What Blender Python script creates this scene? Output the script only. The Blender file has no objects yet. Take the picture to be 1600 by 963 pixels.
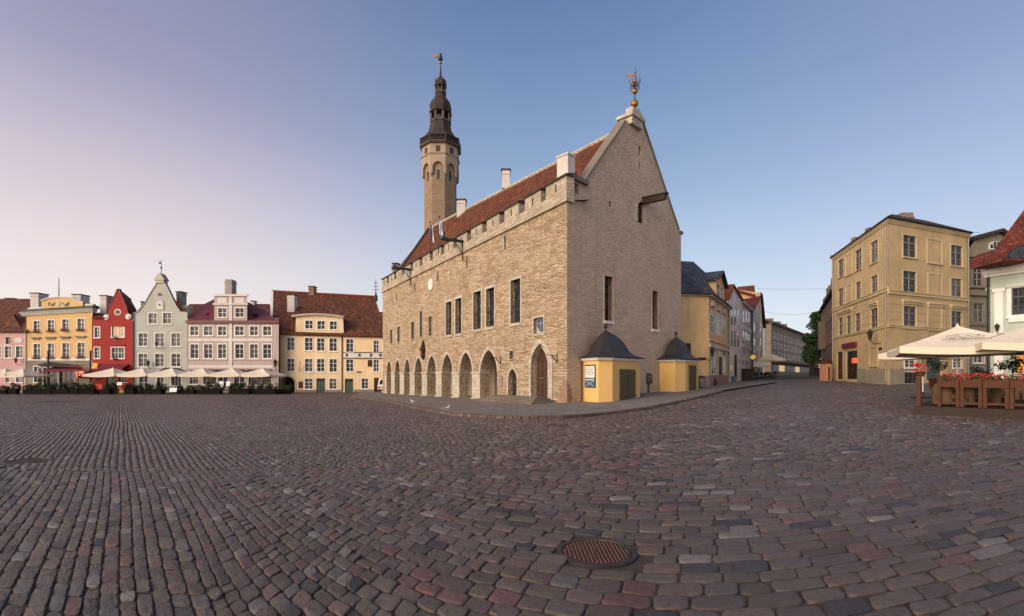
import bpy, bmesh, math, random
import numpy as np
from mathutils import Vector, Matrix
from mathutils.geometry import delaunay_2d_cdt
random.seed(7); rng = np.random.default_rng(7)
SC = bpy.context.scene
COL = SC.collection
PI = math.pi; R = math.radians
F, CX, HZ, CH = 764.0, 800.0, 590.0, 1.75      # focal length and horizon in photo pixels, eye height

# ------------------------------------------------------------------ terrain
def sm(t):
    t = np.clip(t, 0, 1); return t * t * (3 - 2 * t)
def zg(x, y):
    s = sm((np.asarray(x, float) + 2) / 14)
    w = np.clip(0.0205 * np.asarray(x, float) + 0.0155 * np.asarray(y, float) - 0.338, 0, 2.9)
    l = -0.009 * np.clip(np.asarray(y, float) - 20, 0, 60)
    return w * s + l * (1 - s)
def gz(x, y): return float(zg(x, y))
def at(px, py, Y): return Vector(((px - CX) / F * Y, Y, CH + (HZ - py) / F * Y))
def gp(px, py):                                  # the ground point seen at a photo pixel below the horizon
    Y = 1337 / (py - HZ)
    for _ in range(40): Y = .5 * Y + .5 * (CH - gz((px - CX) / F * Y, Y)) * F / (py - HZ)
    return Vector(((px - CX) / F * Y, Y, gz((px - CX) / F * Y, Y)))
def gx(px, Y): return Vector(((px - CX) / F * Y, Y, gz((px - CX) / F * Y, Y)))

# ------------------------------------------------------------------ mesh helper
class MB:
    def __init__(self): self.v = []; self.f = []; self.m = []; self.mi = 0
    def poly(self, pts):
        n = len(self.v); self.v += [tuple(p) for p in pts]; self.f.append(list(range(n, n + len(pts)))); self.m.append(self.mi)
    def hexa(self, b, t):                        # bottom and top loops of the same length
        n = len(b)
        k = len(self.v); self.v += [tuple(p) for p in b] + [tuple(p) for p in t]
        self.f.append([k + i for i in range(n)][::-1]); self.f.append([k + n + i for i in range(n)])
        for i in range(n):
            j = (i + 1) % n; self.f.append([k + i, k + j, k + n + j, k + n + i])
        self.m += [self.mi] * (n + 2)
    def box(self, x0, x1, y0, y1, z0, z1):
        self.hexa([(x0, y0, z0), (x1, y0, z0), (x1, y1, z0), (x0, y1, z0)], [(x0, y0, z1), (x1, y0, z1), (x1, y1, z1), (x0, y1, z1)])
    def fbox(self, fr, s0, s1, d0, d1, z0, z1):
        p = fr.p
        self.hexa([p(s0, d0, z0), p(s1, d0, z0), p(s1, d1, z0), p(s0, d1, z0)], [p(s0, d0, z1), p(s1, d0, z1), p(s1, d1, z1), p(s0, d1, z1)])
    def fprism(self, fr, poly, d0, d1):
        self.hexa([fr.p(s, d0, z) for s, z in poly], [fr.p(s, d1, z) for s, z in poly])
    def slab(self, pts, th):
        pts = [Vector(p) for p in pts]; n = (pts[1] - pts[0]).cross(pts[-1] - pts[0]).normalized()
        if n.z < 0: n = -n
        self.hexa([p - n * th for p in pts], pts)
    def tube(self, path, r, n=8, cap=True):
        path = [Vector(p) for p in path]; rs = r if isinstance(r, (list, tuple)) else [r] * len(path)
        k = len(self.v); ref = None
        for i, p in enumerate(path):
            d = (path[min(i + 1, len(path) - 1)] - path[max(i - 1, 0)]).normalized()
            a = Vector((0, 0, 1)) if abs(d.z) < .9 else Vector((1, 0, 0))
            u = d.cross(a).normalized(); w = d.cross(u).normalized()
            if ref is not None and u.dot(ref) < 0: u = -u; w = -w
            ref = u
            for q in range(n):
                t = 2 * PI * q / n; self.v.append(tuple(p + (u * math.cos(t) + w * math.sin(t)) * rs[i]))
        for i in range(len(path) - 1):
            for q in range(n):
                a = k + i * n + q; b = k + i * n + (q + 1) % n
                self.f.append([a, b, b + n, a + n]); self.m.append(self.mi)
        if cap:
            self.f.append([k + q for q in range(n)][::-1]); e = k + (len(path) - 1) * n; self.f.append([e + q for q in range(n)]); self.m += [self.mi] * 2
    def lathe(self, c, prof, n=16, ph=0.0, sx=1, sy=1):
        c = Vector(c); k = len(self.v)
        for r, z in prof:
            for q in range(n):
                t = ph + 2 * PI * q / n; self.v.append((c.x + r * sx * math.cos(t), c.y + r * sy * math.sin(t), c.z + z))
        for i in range(len(prof) - 1):
            for q in range(n):
                a = k + i * n + q; b = k + i * n + (q + 1) % n
                self.f.append([a, b, b + n, a + n]); self.m.append(self.mi)
        self.f.append([k + q for q in range(n)][::-1]); e = k + (len(prof) - 1) * n; self.f.append([e + q for q in range(n)]); self.m += [self.mi] * 2
    def loft(self, rings):                       # closed rings of equal length
        k = len(self.v); n = len(rings[0])
        for rg in rings: self.v += [tuple(p) for p in rg]
        for i in range(len(rings) - 1):
            for q in range(n):
                a = k + i * n + q; b = k + i * n + (q + 1) % n
                self.f.append([a, b, b + n, a + n]); self.m.append(self.mi)
        self.f.append([k + q for q in range(n)][::-1]); e = k + (len(rings) - 1) * n; self.f.append([e + q for q in range(n)]); self.m += [self.mi] * 2
    def ball(self, c, r, n=12, sx=1, sy=1, sz=1):
        m = max(5, n // 2)
        self.lathe(c, [(r * math.sin(PI * (i + .15) / (m + .3)), -r * sz * math.cos(PI * (i + .15) / (m + .3))) for i in range(m + 1)], n, 0, sx, sy)
    def obj(self, name, mat, parent=None, smooth=False, uv=True):
        me = bpy.data.meshes.new(name)
        off = Vector((0, 0, 0)); q = parent
        while q is not None: off += q.location; q = q.parent
        loc = Vector((0, 0, 0))
        if parent is None and self.v:
            a = np.array(self.v); loc = Vector(((a[:, 0].min() + a[:, 0].max()) / 2, (a[:, 1].min() + a[:, 1].max()) / 2, a[:, 2].min())); off = loc
        me.from_pydata([(x - off.x, y - off.y, z - off.z) for x, y, z in self.v], [], self.f)
        for m in (mat if isinstance(mat, (list, tuple)) else [mat]): me.materials.append(m)
        if isinstance(mat, (list, tuple)): me.polygons.foreach_set('material_index', self.m)
        bm = bmesh.new(); bm.from_mesh(me)
        bmesh.ops.recalc_face_normals(bm, faces=bm.faces)
        if uv:
            L = bm.loops.layers.uv.new('UV')
            for f in bm.faces:
                n = f.normal
                if abs(n.z) < .98: t = Vector((-n.y, n.x, 0)).normalized()
                else: t = Vector((1, 0, 0))
                if t.x < -1e-6 or (abs(t.x) < 1e-6 and t.y < 0): t = -t
                b = n.cross(t)
                if b.z < 0: b = -b
                for l in f.loops:
                    p = l.vert.co + off; l[L].uv = (p.dot(t), p.dot(b))
        bm.to_mesh(me); bm.free()
        if smooth: me.polygons.foreach_set('use_smooth', [True] * len(me.polygons))
        o = bpy.data.objects.new(name, me); COL.objects.link(o)
        if parent is not None: o.parent = parent
        else: o.location = loc
        return o

def tag(o, label, cat, group=None):
    o['label'] = label; o['category'] = cat
    if group: o['group'] = group
    return o
def struct(o, kind='structure'): o['kind'] = kind; return o
def thing(name, loc, label, cat, group=None):
    o = bpy.data.objects.new(name, None); COL.objects.link(o); o.location = loc; o.empty_display_size = .3
    return tag(o, label, cat, group)
def dup(root, loc, rz=0, label=None, group=None, scale=None):
    def cp(o, par):
        c = o.copy(); COL.objects.link(c); c.parent = par
        for ch in o.children: cp(ch, c)
        return c
    r = cp(root, None); r.location = loc; r.rotation_euler = (0, 0, rz)
    if scale: r.scale = scale
    if label: r['label'] = label
    if group: r['group'] = group
    return r

class Fr:                                        # a vertical plane: s along, d outward, z up
    def __init__(self, A, B):
        self.A = Vector((A[0], A[1])); B = Vector((B[0], B[1])); self.L = (B - self.A).length
        self.e = (B - self.A) / self.L; n = Vector((self.e.y, -self.e.x))
        if n.dot(self.A) > 0: n = -n
        self.n = n; self.dv = Vector((-n.x, -n.y, 0))
    def p(self, s, d, z):
        q = self.A + self.e * s + self.n * d; return Vector((q.x, q.y, z))
    def hit(self, px, py):
        u = Vector(((px - CX) / F, 1)); t = self.A.dot(self.n) / u.dot(self.n)
        q = u * t - self.A; return q.dot(self.e), CH + (HZ - py) / F * t
    def rect(self, x0, y0, x1, y1):
        xm = (x0 + x1) / 2
        a, b = self.hit(x0, y0)[0], self.hit(x1, y0)[0]
        return min(a, b), max(a, b), self.hit(xm, y1)[1], self.hit(xm, y0)[1]
    def base(self): return min(gz(*self.p(0, 0, 0)[:2]), gz(*self.p(self.L, 0, 0)[:2])) - .25

def wall_mesh(mb, fr, outline, holes, depth=.22, d=0.0, reveal_mi=None):
    vs = []; es = []
    def loop(poly):
        k = len(vs)
        for i, q in enumerate(poly):
            vs.append(Vector(q)); es.append((k + i, k + (i + 1) % len(poly)))
    loop(outline)
    for h in holes: loop(h)
    v2, e2, f2, *_ = delaunay_2d_cdt(vs, es, [], 1, 1e-5)
    def inside(p, poly):
        c = False; n = len(poly)
        for i in range(n):
            a, b = poly[i], poly[(i + 1) % n]
            if (a[1] > p[1]) != (b[1] > p[1]) and p[0] < (b[0] - a[0]) * (p[1] - a[1]) / (b[1] - a[1]) + a[0]: c = not c
        return c
    k = len(mb.v); mb.v += [tuple(fr.p(q.x, d, q.y)) for q in v2]
    for f in f2:
        c = (sum(v2[i].x for i in f) / len(f), sum(v2[i].y for i in f) / len(f))
        if inside(c, outline) and not any(inside(c, h) for h in holes):
            mb.f.append([k + i for i in f]); mb.m.append(mb.mi)
    old = mb.mi
    if reveal_mi is not None: mb.mi = reveal_mi
    for i, h in enumerate(holes):
        dp = depth[i] if isinstance(depth, (list, tuple)) else depth
        for a, b in zip(h, h[1:] + h[:1]):
            mb.poly([fr.p(a[0], d, a[1]), fr.p(b[0], d, b[1]), fr.p(b[0], d - dp, b[1]), fr.p(a[0], d - dp, a[1])])
    mb.mi = old

def rectp(s0, s1, z0, z1): return [(s0, z0), (s1, z0), (s1, z1), (s0, z1)]
def archp(s0, s1, z0, zs, zt, n=7):              # pointed arch
    c = (s0 + s1) / 2; w = (s1 - s0) / 2
    L = []; am = R(70)
    for i in range(n + 1):
        a = am * i / n; L.append((c - w * (1 - (1 - math.cos(a)) / (1 - math.cos(am))), zs + (zt - zs) * math.sin(a) / math.sin(am)))
    Rr = [(2 * c - x, z) for x, z in L[:-1]][::-1]
    return [(s0, z0)] + L + Rr + [(s1, z0)]
def roundp(s0, s1, z0, zs, zt, n=8):
    c = (s0 + s1) / 2; w = (s1 - s0) / 2
    return [(s0, z0)] + [(c - w * math.cos(PI * i / n), zs + (zt - zs) * math.sin(PI * i / n)) for i in range(n + 1)] + [(s1, z0)]
SUN_E, SKY_K, TWI_K, EXPO, FILL_GLOW = 3.5, 0.05, 0.8, 0.0, 2.2
# ------------------------------------------------------------------ materials
class NT:
    def __init__(self, name):
        self.m = bpy.data.materials.new(name); self.m.use_nodes = True; self.t = self.m.node_tree; self.t.nodes.clear()
        self.out = self.n('ShaderNodeOutputMaterial'); self.b = self.n('ShaderNodeBsdfPrincipled'); self.l(self.b.outputs[0], self.out.inputs[0])
    def n(self, ty, **kw):
        x = self.t.nodes.new(ty)
        for k, v in kw.items():
            if hasattr(x, k): setattr(x, k, v)
            else: x.inputs[k.replace('_', ' ')].default_value = v
        return x
    def l(self, a, b): self.t.links.new(a, b)
    def uv(self): return self.n('ShaderNodeUVMap', uv_map='UV').outputs[0]
    def objc(self): return self.n('ShaderNodeNewGeometry').outputs['Position']
    def mapp(self, v, sc=(1, 1, 1), loc=(0, 0, 0)):
        x = self.n('ShaderNodeMapping'); x.inputs['Scale'].default_value = sc; x.inputs['Location'].default_value = loc; self.l(v, x.inputs[0]); return x.outputs[0]
    def noise(self, v, scale, detail=4, rough=.55, dist=0):
        x = self.n('ShaderNodeTexNoise'); x.inputs['Scale'].default_value = scale; x.inputs['Detail'].default_value = detail; x.inputs['Roughness'].default_value = rough; x.inputs['Distortion'].default_value = dist
        self.l(v, x.inputs['Vector']); return x
    def ramp(self, f, stops):
        x = self.n('ShaderNodeValToRGB'); e = x.color_ramp.elements
        while len(e) < len(stops): e.new(.5)
        for i, (p, c) in enumerate(stops): e[i].position = p; e[i].color = (*c, 1) if len(c) == 3 else c
        self.l(f, x.inputs[0]); return x.outputs[0]
    def mix(self, f, a, b, mode='MIX'):
        x = self.n('ShaderNodeMix', data_type='RGBA', blend_type=mode)
        for s, q in ((0, f), (6, a), (7, b)):
            if hasattr(q, 'links'): self.l(q, x.inputs[s])
            elif s == 0: x.inputs[0].default_value = q
            else: x.inputs[s].default_value = (*q, 1)
        return x.outputs[2]
    def math(self, op, a, b=0, c=None, clamp=False):
        x = self.n('ShaderNodeMath', operation=op); x.use_clamp = clamp
        for i, q in enumerate((a, b) if c is None else (a, b, c)):
            if hasattr(q, 'links'): self.l(q, x.inputs[i])
            else: x.inputs[i].default_value = q
        return x.outputs[0]
    def bump(self, h, strength=.4, dist=.02, prev=None):
        x = self.n('ShaderNodeBump'); x.inputs['Strength'].default_value = strength; x.inputs['Distance'].default_value = dist; self.l(h, x.inputs['Height'])
        if prev is not None: self.l(prev, x.inputs['Normal'])
        return x.outputs[0]
    def set(self, col=None, rough=None, normal=None, metal=None, spec=None):
        for k, q in (('Base Color', col), ('Roughness', rough), ('Normal', normal), ('Metallic', metal), ('Specular IOR Level', spec)):
            if q is None: continue
            if hasattr(q, 'links'): self.l(q, self.b.inputs[k])
            elif k == 'Base Color': self.b.inputs[k].default_value = (*q, 1)
            else: self.b.inputs[k].default_value = q
        return self.m
def sc3(c, k): return tuple(min(1, x * k) for x in c)

def stucco(name, col, mott=.16, bump=.25, dirt=.5, dcol=(.16, .14, .12)):
    t = NT(name); g = t.objc()
    a = t.noise(g, .55, 5, .6).outputs[0]; b = t.noise(t.mapp(g, (1.6, 1.6, .18)), 1.2, 4, .6).outputs[0]; c = t.noise(g, 9, 4, .6).outputs[0]
    k = t.ramp(a, [(.3, sc3(col, 1 - mott)), (.7, sc3(col, 1 + mott * .6))])
    st = t.ramp(b, [(.56, (0, 0, 0)), (.78, (1, 1, 1))])
    k = t.mix(t.math('MULTIPLY', st, .42 * dirt), k, dcol)
    sp = t.ramp(c, [(.60, (0, 0, 0)), (.72, (1, 1, 1))])
    k = t.mix(t.math('MULTIPLY', sp, .18 * dirt), k, dcol)
    f = t.noise(g, 38, 3, .6).outputs[0]
    return t.set(k, .88, t.bump(f, bump, .012, t.bump(a, .3, .05)), spec=.25)
def paint(name, col, rough=.55, mott=.08, metal=0, bump=.08):
    t = NT(name); g = t.objc(); a = t.noise(g, 6, 4, .6).outputs[0]
    return t.set(t.ramp(a, [(.3, sc3(col, 1 - mott * 1.6)), (.7, sc3(col, 1 + mott))]), t.ramp(a, [(.3, (rough * .8,) * 3), (.7, (min(1, rough * 1.15),) * 3)]), t.bump(a, bump, .01), metal)
def wood(name, col, rough=.6, sc=(3, 3, .5)):
    t = NT(name); g = t.objc(); a = t.noise(t.mapp(g, sc), 9, 5, .65, .4).outputs[0]
    return t.set(t.ramp(a, [(.25, sc3(col, .55)), (.75, sc3(col, 1.25))]), rough, t.bump(a, .35, .01), spec=.18)
def tiles(name, c1, c2, c3, w=.24, h=.34, moss=.25):
    t = NT(name); u = t.uv()
    br = t.n('ShaderNodeTexBrick'); br.offset = 0.0 if h > .3 else .5
    wv = t.noise(t.objc(), 2.5, 2).outputs['Color']
    uu = t.mix(.025, u, wv, 'ADD'); t.l(uu, br.inputs['Vector'])
    for k, v in (('Scale', 1), ('Mortar Size', .03), ('Mortar Smooth', .6), ('Brick Width', w), ('Row Height', h), ('Bias', 0)): br.inputs[k].default_value = v
    br.inputs['Color1'].default_value = (0, 0, 0, 1); br.inputs['Color2'].default_value = (1, 1, 1, 1); br.inputs['Mortar'].default_value = (.5, .5, .5, 1)
    rnd = br.outputs['Color']
    k = t.ramp(rnd, [(0, c1), (.5, c2), (1, c3)])
    n1 = t.noise(t.objc(), .55, 6, .7).outputs[0]
    k = t.mix(t.math('MULTIPLY', t.ramp(n1, [(.42, (0, 0, 0)), (.68, (1, 1, 1))]), moss * 2), k, sc3(c1, .5))
    n2 = t.noise(t.objc(), 7, 4, .7).outputs[0]
    k = t.mix(.5, k, t.ramp(n2, [(.3, (.35, .35, .35)), (.7, (1, 1, 1))]), 'MULTIPLY')
    # pantile waves along u, row steps along v
    sx = t.n('ShaderNodeSeparateXYZ'); t.l(uu, sx.inputs[0])
    wav = t.math('SINE', t.math('MULTIPLY', sx.outputs[0], 2 * PI / w)); saw = t.math('FRACT', t.math('MULTIPLY', sx.outputs[1], 1 / h))
    hgt = t.math('ADD', t.math('MULTIPLY', wav, .5), t.math('MULTIPLY', saw, -1.0))
    k = t.mix(br.outputs['Fac'], k, sc3(c1, .25))
    return t.set(k, .8, t.bump(n2, .4, .03, t.bump(hgt, .9, .05)), spec=.3)
def rubble(name, c1, c2, c3, bw=.42, rh=.13, strength=1.0, warp=.16, mortar=(.40, .33, .24)):
    t = NT(name); u = t.uv()
    wv = t.n('ShaderNodeVectorMath', operation='MULTIPLY_ADD'); nz = t.noise(t.mapp(u, (1.2, 2.6, 1)), 1.5, 3, .6)
    t.l(nz.outputs['Color'], wv.inputs[0]); wv.inputs[1].default_value = (warp * 3, warp, 0); t.l(u, wv.inputs[2])
    br = t.n('ShaderNodeTexBrick'); t.l(wv.outputs[0], br.inputs['Vector'])
    for k, v in (('Scale', 1), ('Mortar Size', .018), ('Mortar Smooth', .5), ('Brick Width', bw), ('Row Height', rh), ('Bias', 0)): br.inputs[k].default_value = v
    br.squash = .7; br.squash_frequency = 3
    br.inputs['Color1'].default_value = (0, 0, 0, 1); br.inputs['Color2'].default_value = (1, 1, 1, 1); br.inputs['Mortar'].default_value = (.5, .5, .5, 1)
    k = t.ramp(br.outputs['Color'], [(0, c1), (.5, c2), (1, c3)])
    n1 = t.noise(t.objc(), .5, 6, .65).outputs[0]; n2 = t.noise(t.mapp(u, (2.2, 6, 1)), 1.6, 6, .7).outputs[0]; n3 = t.noise(u, 14, 4, .6).outputs[0]
    k = t.mix(br.outputs['Fac'], k, mortar)
    k = t.mix(.55, k, t.ramp(n1, [(.3, (.68, .66, .64)), (.7, (1.12, 1.1, 1.05))]), 'MULTIPLY')
    k = t.mix(.5, k, t.ramp(n2, [(.3, (.6, .58, .55)), (.65, (1.1, 1.1, 1.1))]), 'MULTIPLY')
    hh = t.math('ADD', t.math('MULTIPLY', br.outputs['Fac'], -1.2), t.math('ADD', t.math('MULTIPLY', n2, 2.2), t.math('MULTIPLY', n3, .5)))
    return t.set(k, .92, t.bump(hh, strength, .09), spec=.2)
def rubble2(name, c1, c2, c3, mort, sx=1.5, sy=4.6, strength=1.0):
    t = NT(name); u = t.uv(); nz = t.noise(u, 2.2, 3, .6).outputs['Color']
    wv = t.n('ShaderNodeVectorMath', operation='MULTIPLY_ADD'); t.l(nz, wv.inputs[0]); wv.inputs[1].default_value = (.30, .14, 0); t.l(u, wv.inputs[2])
    mp = t.mapp(wv.outputs[0], (sx, sy, 1))
    v1 = t.n('ShaderNodeTexVoronoi', feature='F1', voronoi_dimensions='2D'); v1.inputs['Scale'].default_value = 1; v1.inputs['Randomness'].default_value = .75; t.l(mp, v1.inputs['Vector'])
    v2 = t.n('ShaderNodeTexVoronoi', feature='DISTANCE_TO_EDGE', voronoi_dimensions='2D'); v2.inputs['Scale'].default_value = 1; v2.inputs['Randomness'].default_value = .75; t.l(mp, v2.inputs['Vector'])
    sx_ = t.n('ShaderNodeSeparateColor'); t.l(v1.outputs['Color'], sx_.inputs[0])
    k = t.ramp(sx_.outputs[0], [(.05, c1), (.5, c2), (.95, c3)])
    ed = t.ramp(v2.outputs['Distance'], [(.01, (1, 1, 1)), (.07, (0, 0, 0))]); k = t.mix(ed, k, mort)
    n1 = t.noise(t.objc(), .45, 6, .65).outputs[0]; n2 = t.noise(t.mapp(u, (2, 5, 1)), 1.8, 6, .7).outputs[0]; n3 = t.noise(u, 16, 4, .65).outputs[0]
    k = t.mix(.6, k, t.ramp(n1, [(.3, (.74, .72, .70)), (.68, (1.1, 1.08, 1.05))]), 'MULTIPLY')
    k = t.mix(.45, k, t.ramp(n3, [(.3, (.7, .68, .66)), (.65, (1.1, 1.1, 1.1))]), 'MULTIPLY')
    st = t.noise(t.mapp(t.objc(), (1.3, 1.3, .12)), 1.0, 4, .6).outputs[0]; k = t.mix(t.ramp(st, [(.58, (0, 0, 0)), (.8, (.35, .35, .35))]), k, sc3(c1, .5))
    dome = t.ramp(v2.outputs['Distance'], [(.0, (0, 0, 0)), (.22, (1, 1, 1))]); hh = t.math('ADD', t.math('MULTIPLY', dome, t.math('ADD', sx_.outputs[1], .5)), t.math('ADD', t.math('MULTIPLY', n2, 1.6), t.math('MULTIPLY', n3, .5)))
    return t.set(k, .92, t.bump(hh, strength, .13), spec=.2)
def emit(name, col, k):
    t = NT(name); g = t.objc(); a = t.noise(g, 3.5, 3, .6).outputs[0]
    cc = t.ramp(a, [(.35, sc3(col, .25)), (.62, col)])
    t.set((.03, .02, .02), .25); t.l(cc, t.b.inputs['Emission Color']); t.b.inputs['Emission Strength'].default_value = k
    return t.m
def glass(name, col=(.018, .02, .024), rough=.06, cur=.0):
    t = NT(name); g = t.objc(); a = t.noise(g, 1.1, 2, .5).outputs[0]; b = t.noise(g, 2.2, 2, .5).outputs[0]
    k = t.ramp(b, [(.42, col), (.60, sc3(col, 2.6))])
    return t.set(k, rough, t.bump(a, .10, .06), spec=.14)
def foliage(name, c1, c2):
    t = NT(name); a = t.noise(t.objc(), 5, 4, .7).outputs[0]
    at_ = t.n('ShaderNodeObjectInfo').outputs['Random']
    return t.set(t.ramp(a, [(.3, c1), (.7, c2)]), .65, spec=.25)

M = {}
M['white'] = paint('white_paint', (.74, .70, .66), .6)
M['offwhite'] = stucco('offwhite_plaster', (.66, .62, .58), .1)
M['frame'] = paint('window_frame_white', (.66, .63, .59), .5)
M['frame_dark'] = paint('window_frame_dark', (.07, .055, .05), .5)
M['glass'] = glass('window_glass'); M['glass2'] = glass('window_glass_curtain', (.05, .047, .043), .08)
M['lit'] = emit('lit_window', (1, .55, .14), .75); M['red_lit'] = emit('red_lit_sign', (1, .12, .05), 2.2); M['orange_lit'] = emit('orange_lit_window', (1, .33, .03), 1.5)
M['lamp_glow'] = emit('lamp_glow', (1, .55, .08), 1.1); M['frame_brown'] = paint('window_frame_brown', (.30, .25, .20), .55)
M['iron'] = paint('black_iron', (.022, .02, .02), .5, .2); M['dkmetal'] = paint('dark_sheet_metal', (.034, .019, .014), .7, .25)
M['dkred_metal'] = paint('dark_red_metal', (.11, .018, .022), .5, .15)
M['gold'] = paint('gilding', (.40, .21, .05), .5, .2, 1.0); M['zinc'] = paint('zinc_pipe', (.28, .25, .22), .5, .15, .3)
M['hall'] = rubble2('hall_limestone', (.47, .335, .215), (.60, .45, .305), (.69, .545, .39), (.52, .385, .26), 1.5, 6.8, .85)
M['hall_gable'] = rubble2('gable_limestone', (.52, .39, .295), (.575, .44, .335), (.62, .48, .37), (.53, .40, .30), 1.8, 7.6, .34)
M['hall_par'] = rubble('parapet_limestone', (.40, .33, .25), (.50, .42, .32), (.58, .50, .40), .5, .24, .6, .06)
M['ashlar'] = rubble('dressed_limestone', (.45, .40, .33), (.53, .47, .39), (.58, .53, .45), .7, .34, .35, .03, (.3, .26, .22))
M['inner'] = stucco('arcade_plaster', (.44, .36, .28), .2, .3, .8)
M['tower'] = rubble('tower_stone', (.26, .185, .125), (.29, .21, .145), (.32, .235, .16), .5, .2, .25, .05, (.30, .22, .15))
M['tower_lt'] = stucco('tower_plaster', (.36, .275, .20), .15, .2, .6)
M['roof_hall'] = tiles('hall_roof_tiles', (.095, .026, .009), (.215, .057, .016), (.32, .105, .030))
M['roof_red'] = tiles('red_roof_tiles', (.13, .03, .02), (.22, .05, .028), (.32, .09, .045))
M['roof_dull'] = tiles('weathered_roof_tiles', (.10, .036, .022), (.20, .062, .034), (.36, .13, .055), moss=.25)
M['roof_orange'] = tiles('orange_roof_tiles', (.22, .05, .02), (.30, .075, .03), (.36, .1, .045), moss=.12)
M['roof_dark'] = tiles('dark_roof_tiles', (.04, .03, .03), (.075, .05, .045), (.11, .075, .065))
M['roof_crim'] = paint('crimson_roof_sheet', (.13, .022, .028), .55, .2)
M['roof_crim2'] = tiles('crimson_roof_tiles', (.15, .02, .016), (.23, .028, .022), (.30, .045, .03), moss=.05)
M['slate'] = tiles('grey_slate', (.05, .055, .07), (.085, .095, .12), (.13, .14, .165), .4, .28, .2)
M['brickch'] = rubble('chimney_brick', (.20, .12, .09), (.27, .17, .13), (.33, .22, .17), .25, .08, .5, .02, (.3, .26, .22))
M['whitech'] = stucco('white_chimney_plaster', (.60, .54, .50), .15, .3, .8)
M['wood_door'] = wood('brown_door_wood', (.085, .042, .028), .5); M['wood_dk'] = wood('dark_wood', (.04, .025, .018), .6)
M['wood_pl'] = wood('planter_wood', (.085, .030, .014), .6); M['wicker'] = wood('wicker', (.13, .08, .045), .7, (9, 9, 9))
M['green_door'] = paint('green_door_paint', (.035, .07, .045), .45); M['green_dk'] = paint('dark_green_paint', (.015, .035, .028), .4)
M['kiosk'] = stucco('kiosk_yellow', (.76, .48, .17), .08, .15, .35, (.3, .2, .1)); M['kiosk_door'] = paint('kiosk_door_brown', (.085, .055, .02), .5, .12)
M['canvas'] = paint('cream_canvas', (.72, .62, .47), .85, .05); M['canvas_dk'] = paint('dark_canvas', (.03, .02, .018), .8, .2); M['canvas_red'] = paint('maroon_canvas', (.17, .012, .025), .8, .2)
M['flag_w'] = paint('flag_white', (.75, .75, .78), .8); M['flag_b'] = paint('flag_blue', (.04, .12, .42), .8); M['flag_k'] = paint('flag_black', (.02, .02, .02), .8)
M['cloth_r'] = paint('pennant_red', (.5, .06, .04), .8)
M['flower'] = paint('red_flowers', (.50, .012, .025), .8, .3); M['flower_p'] = paint('pink_flowers', (.62, .05, .22), .7, .3)
M['leaf'] = foliage('leaf_green', (.022, .045, .012), (.07, .12, .03)); M['leaf_dk'] = foliage('leaf_dark', (.012, .022, .010), (.035, .055, .02))
M['tree_leaf'] = foliage('tree_leaf', (.012, .030, .008), (.040, .075, .018))
M['bark'] = wood('bark', (.07, .05, .035), .9); M['stone_step'] = rubble('step_stone', (.19, .16, .13), (.23, .195, .16), (.27, .235, .20), 1.4, .4, .3, .02, (.15, .12, .1))
M['slabs'] = rubble('sidewalk_slabs', (.18, .155, .14), (.215, .185, .165), (.25, .22, .195), .9, .6, .18, .03, (.10, .085, .075))
M['kerb'] = rubble('kerb_granite', (.125, .085, .068), (.155, .105, .085), (.19, .145, .125), .8, .3, .3, .02, (.1, .08, .07))
M['grey_conc'] = rubble('grey_block_render', (.26, .21, .17), (.30, .25, .20), (.34, .285, .23), 1.2, .5, .2, .02, (.12, .1, .085))
M['paper'] = paint('poster_white', (.72, .72, .70), .5); M['blue'] = paint('poster_blue', (.05, .12, .25), .5, .3)
M['shield'] = paint('shield_blue', (.045, .085, .19), .5, .3)
M['cast'] = None
M['kroof'] = paint('kiosk_roof_sheet', (.030, .027, .027), .55, .25); M['shopglass'] = glass('shop_glass', (.03, .026, .022), .35)
M['brickpatch'] = rubble('old_brick_patch', (.36, .18, .13), (.42, .23, .17), (.46, .32, .23), .26, .08, .6, .03, (.4, .3, .22))
M['lantern'] = paint('lantern_stage_grey', (.10, .07, .055), .6, .2)
t_ = NT('planter_black'); M['plblack'] = t_.set((.012, .010, .008), .9, spec=.08)
M['coping'] = stucco('coping_stone', (.20, .165, .14), .2, .3, .8); M['greych'] = stucco('grey_chimney_plaster', (.33, .285, .265), .2, .3, .8)
# ------------------------------------------------------------------ camera, light, sky
cam = bpy.data.cameras.new('camera'); co = bpy.data.objects.new('camera', cam); COL.objects.link(co); SC.camera = co
co.location = (0, 0, CH); co.rotation_euler = (PI / 2, 0, 0)
cam.sensor_width = 36; cam.lens = 36 * F / 1600; cam.shift_y = (HZ - 481.5) / 1600; cam.clip_start = .05; cam.clip_end = 3000

SUN_EL, SUN_AZ = R(19), R(-131)                   # azimuth clockwise from +Y (straight ahead); an added, unseen sky glow is behind and to the left
sl = bpy.data.lights.new('sun', 'SUN'); so = bpy.data.objects.new('sun', sl); COL.objects.link(so)
sl.energy = SUN_E; sl.angle = R(45); sl.color = (1, .78, .58)
sd = Vector((math.sin(SUN_AZ) * math.cos(SUN_EL), math.cos(SUN_AZ) * math.cos(SUN_EL), math.sin(SUN_EL)))
so.rotation_euler = sd.to_track_quat('Z', 'Y').to_euler(); so.location = sd * 200

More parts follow.
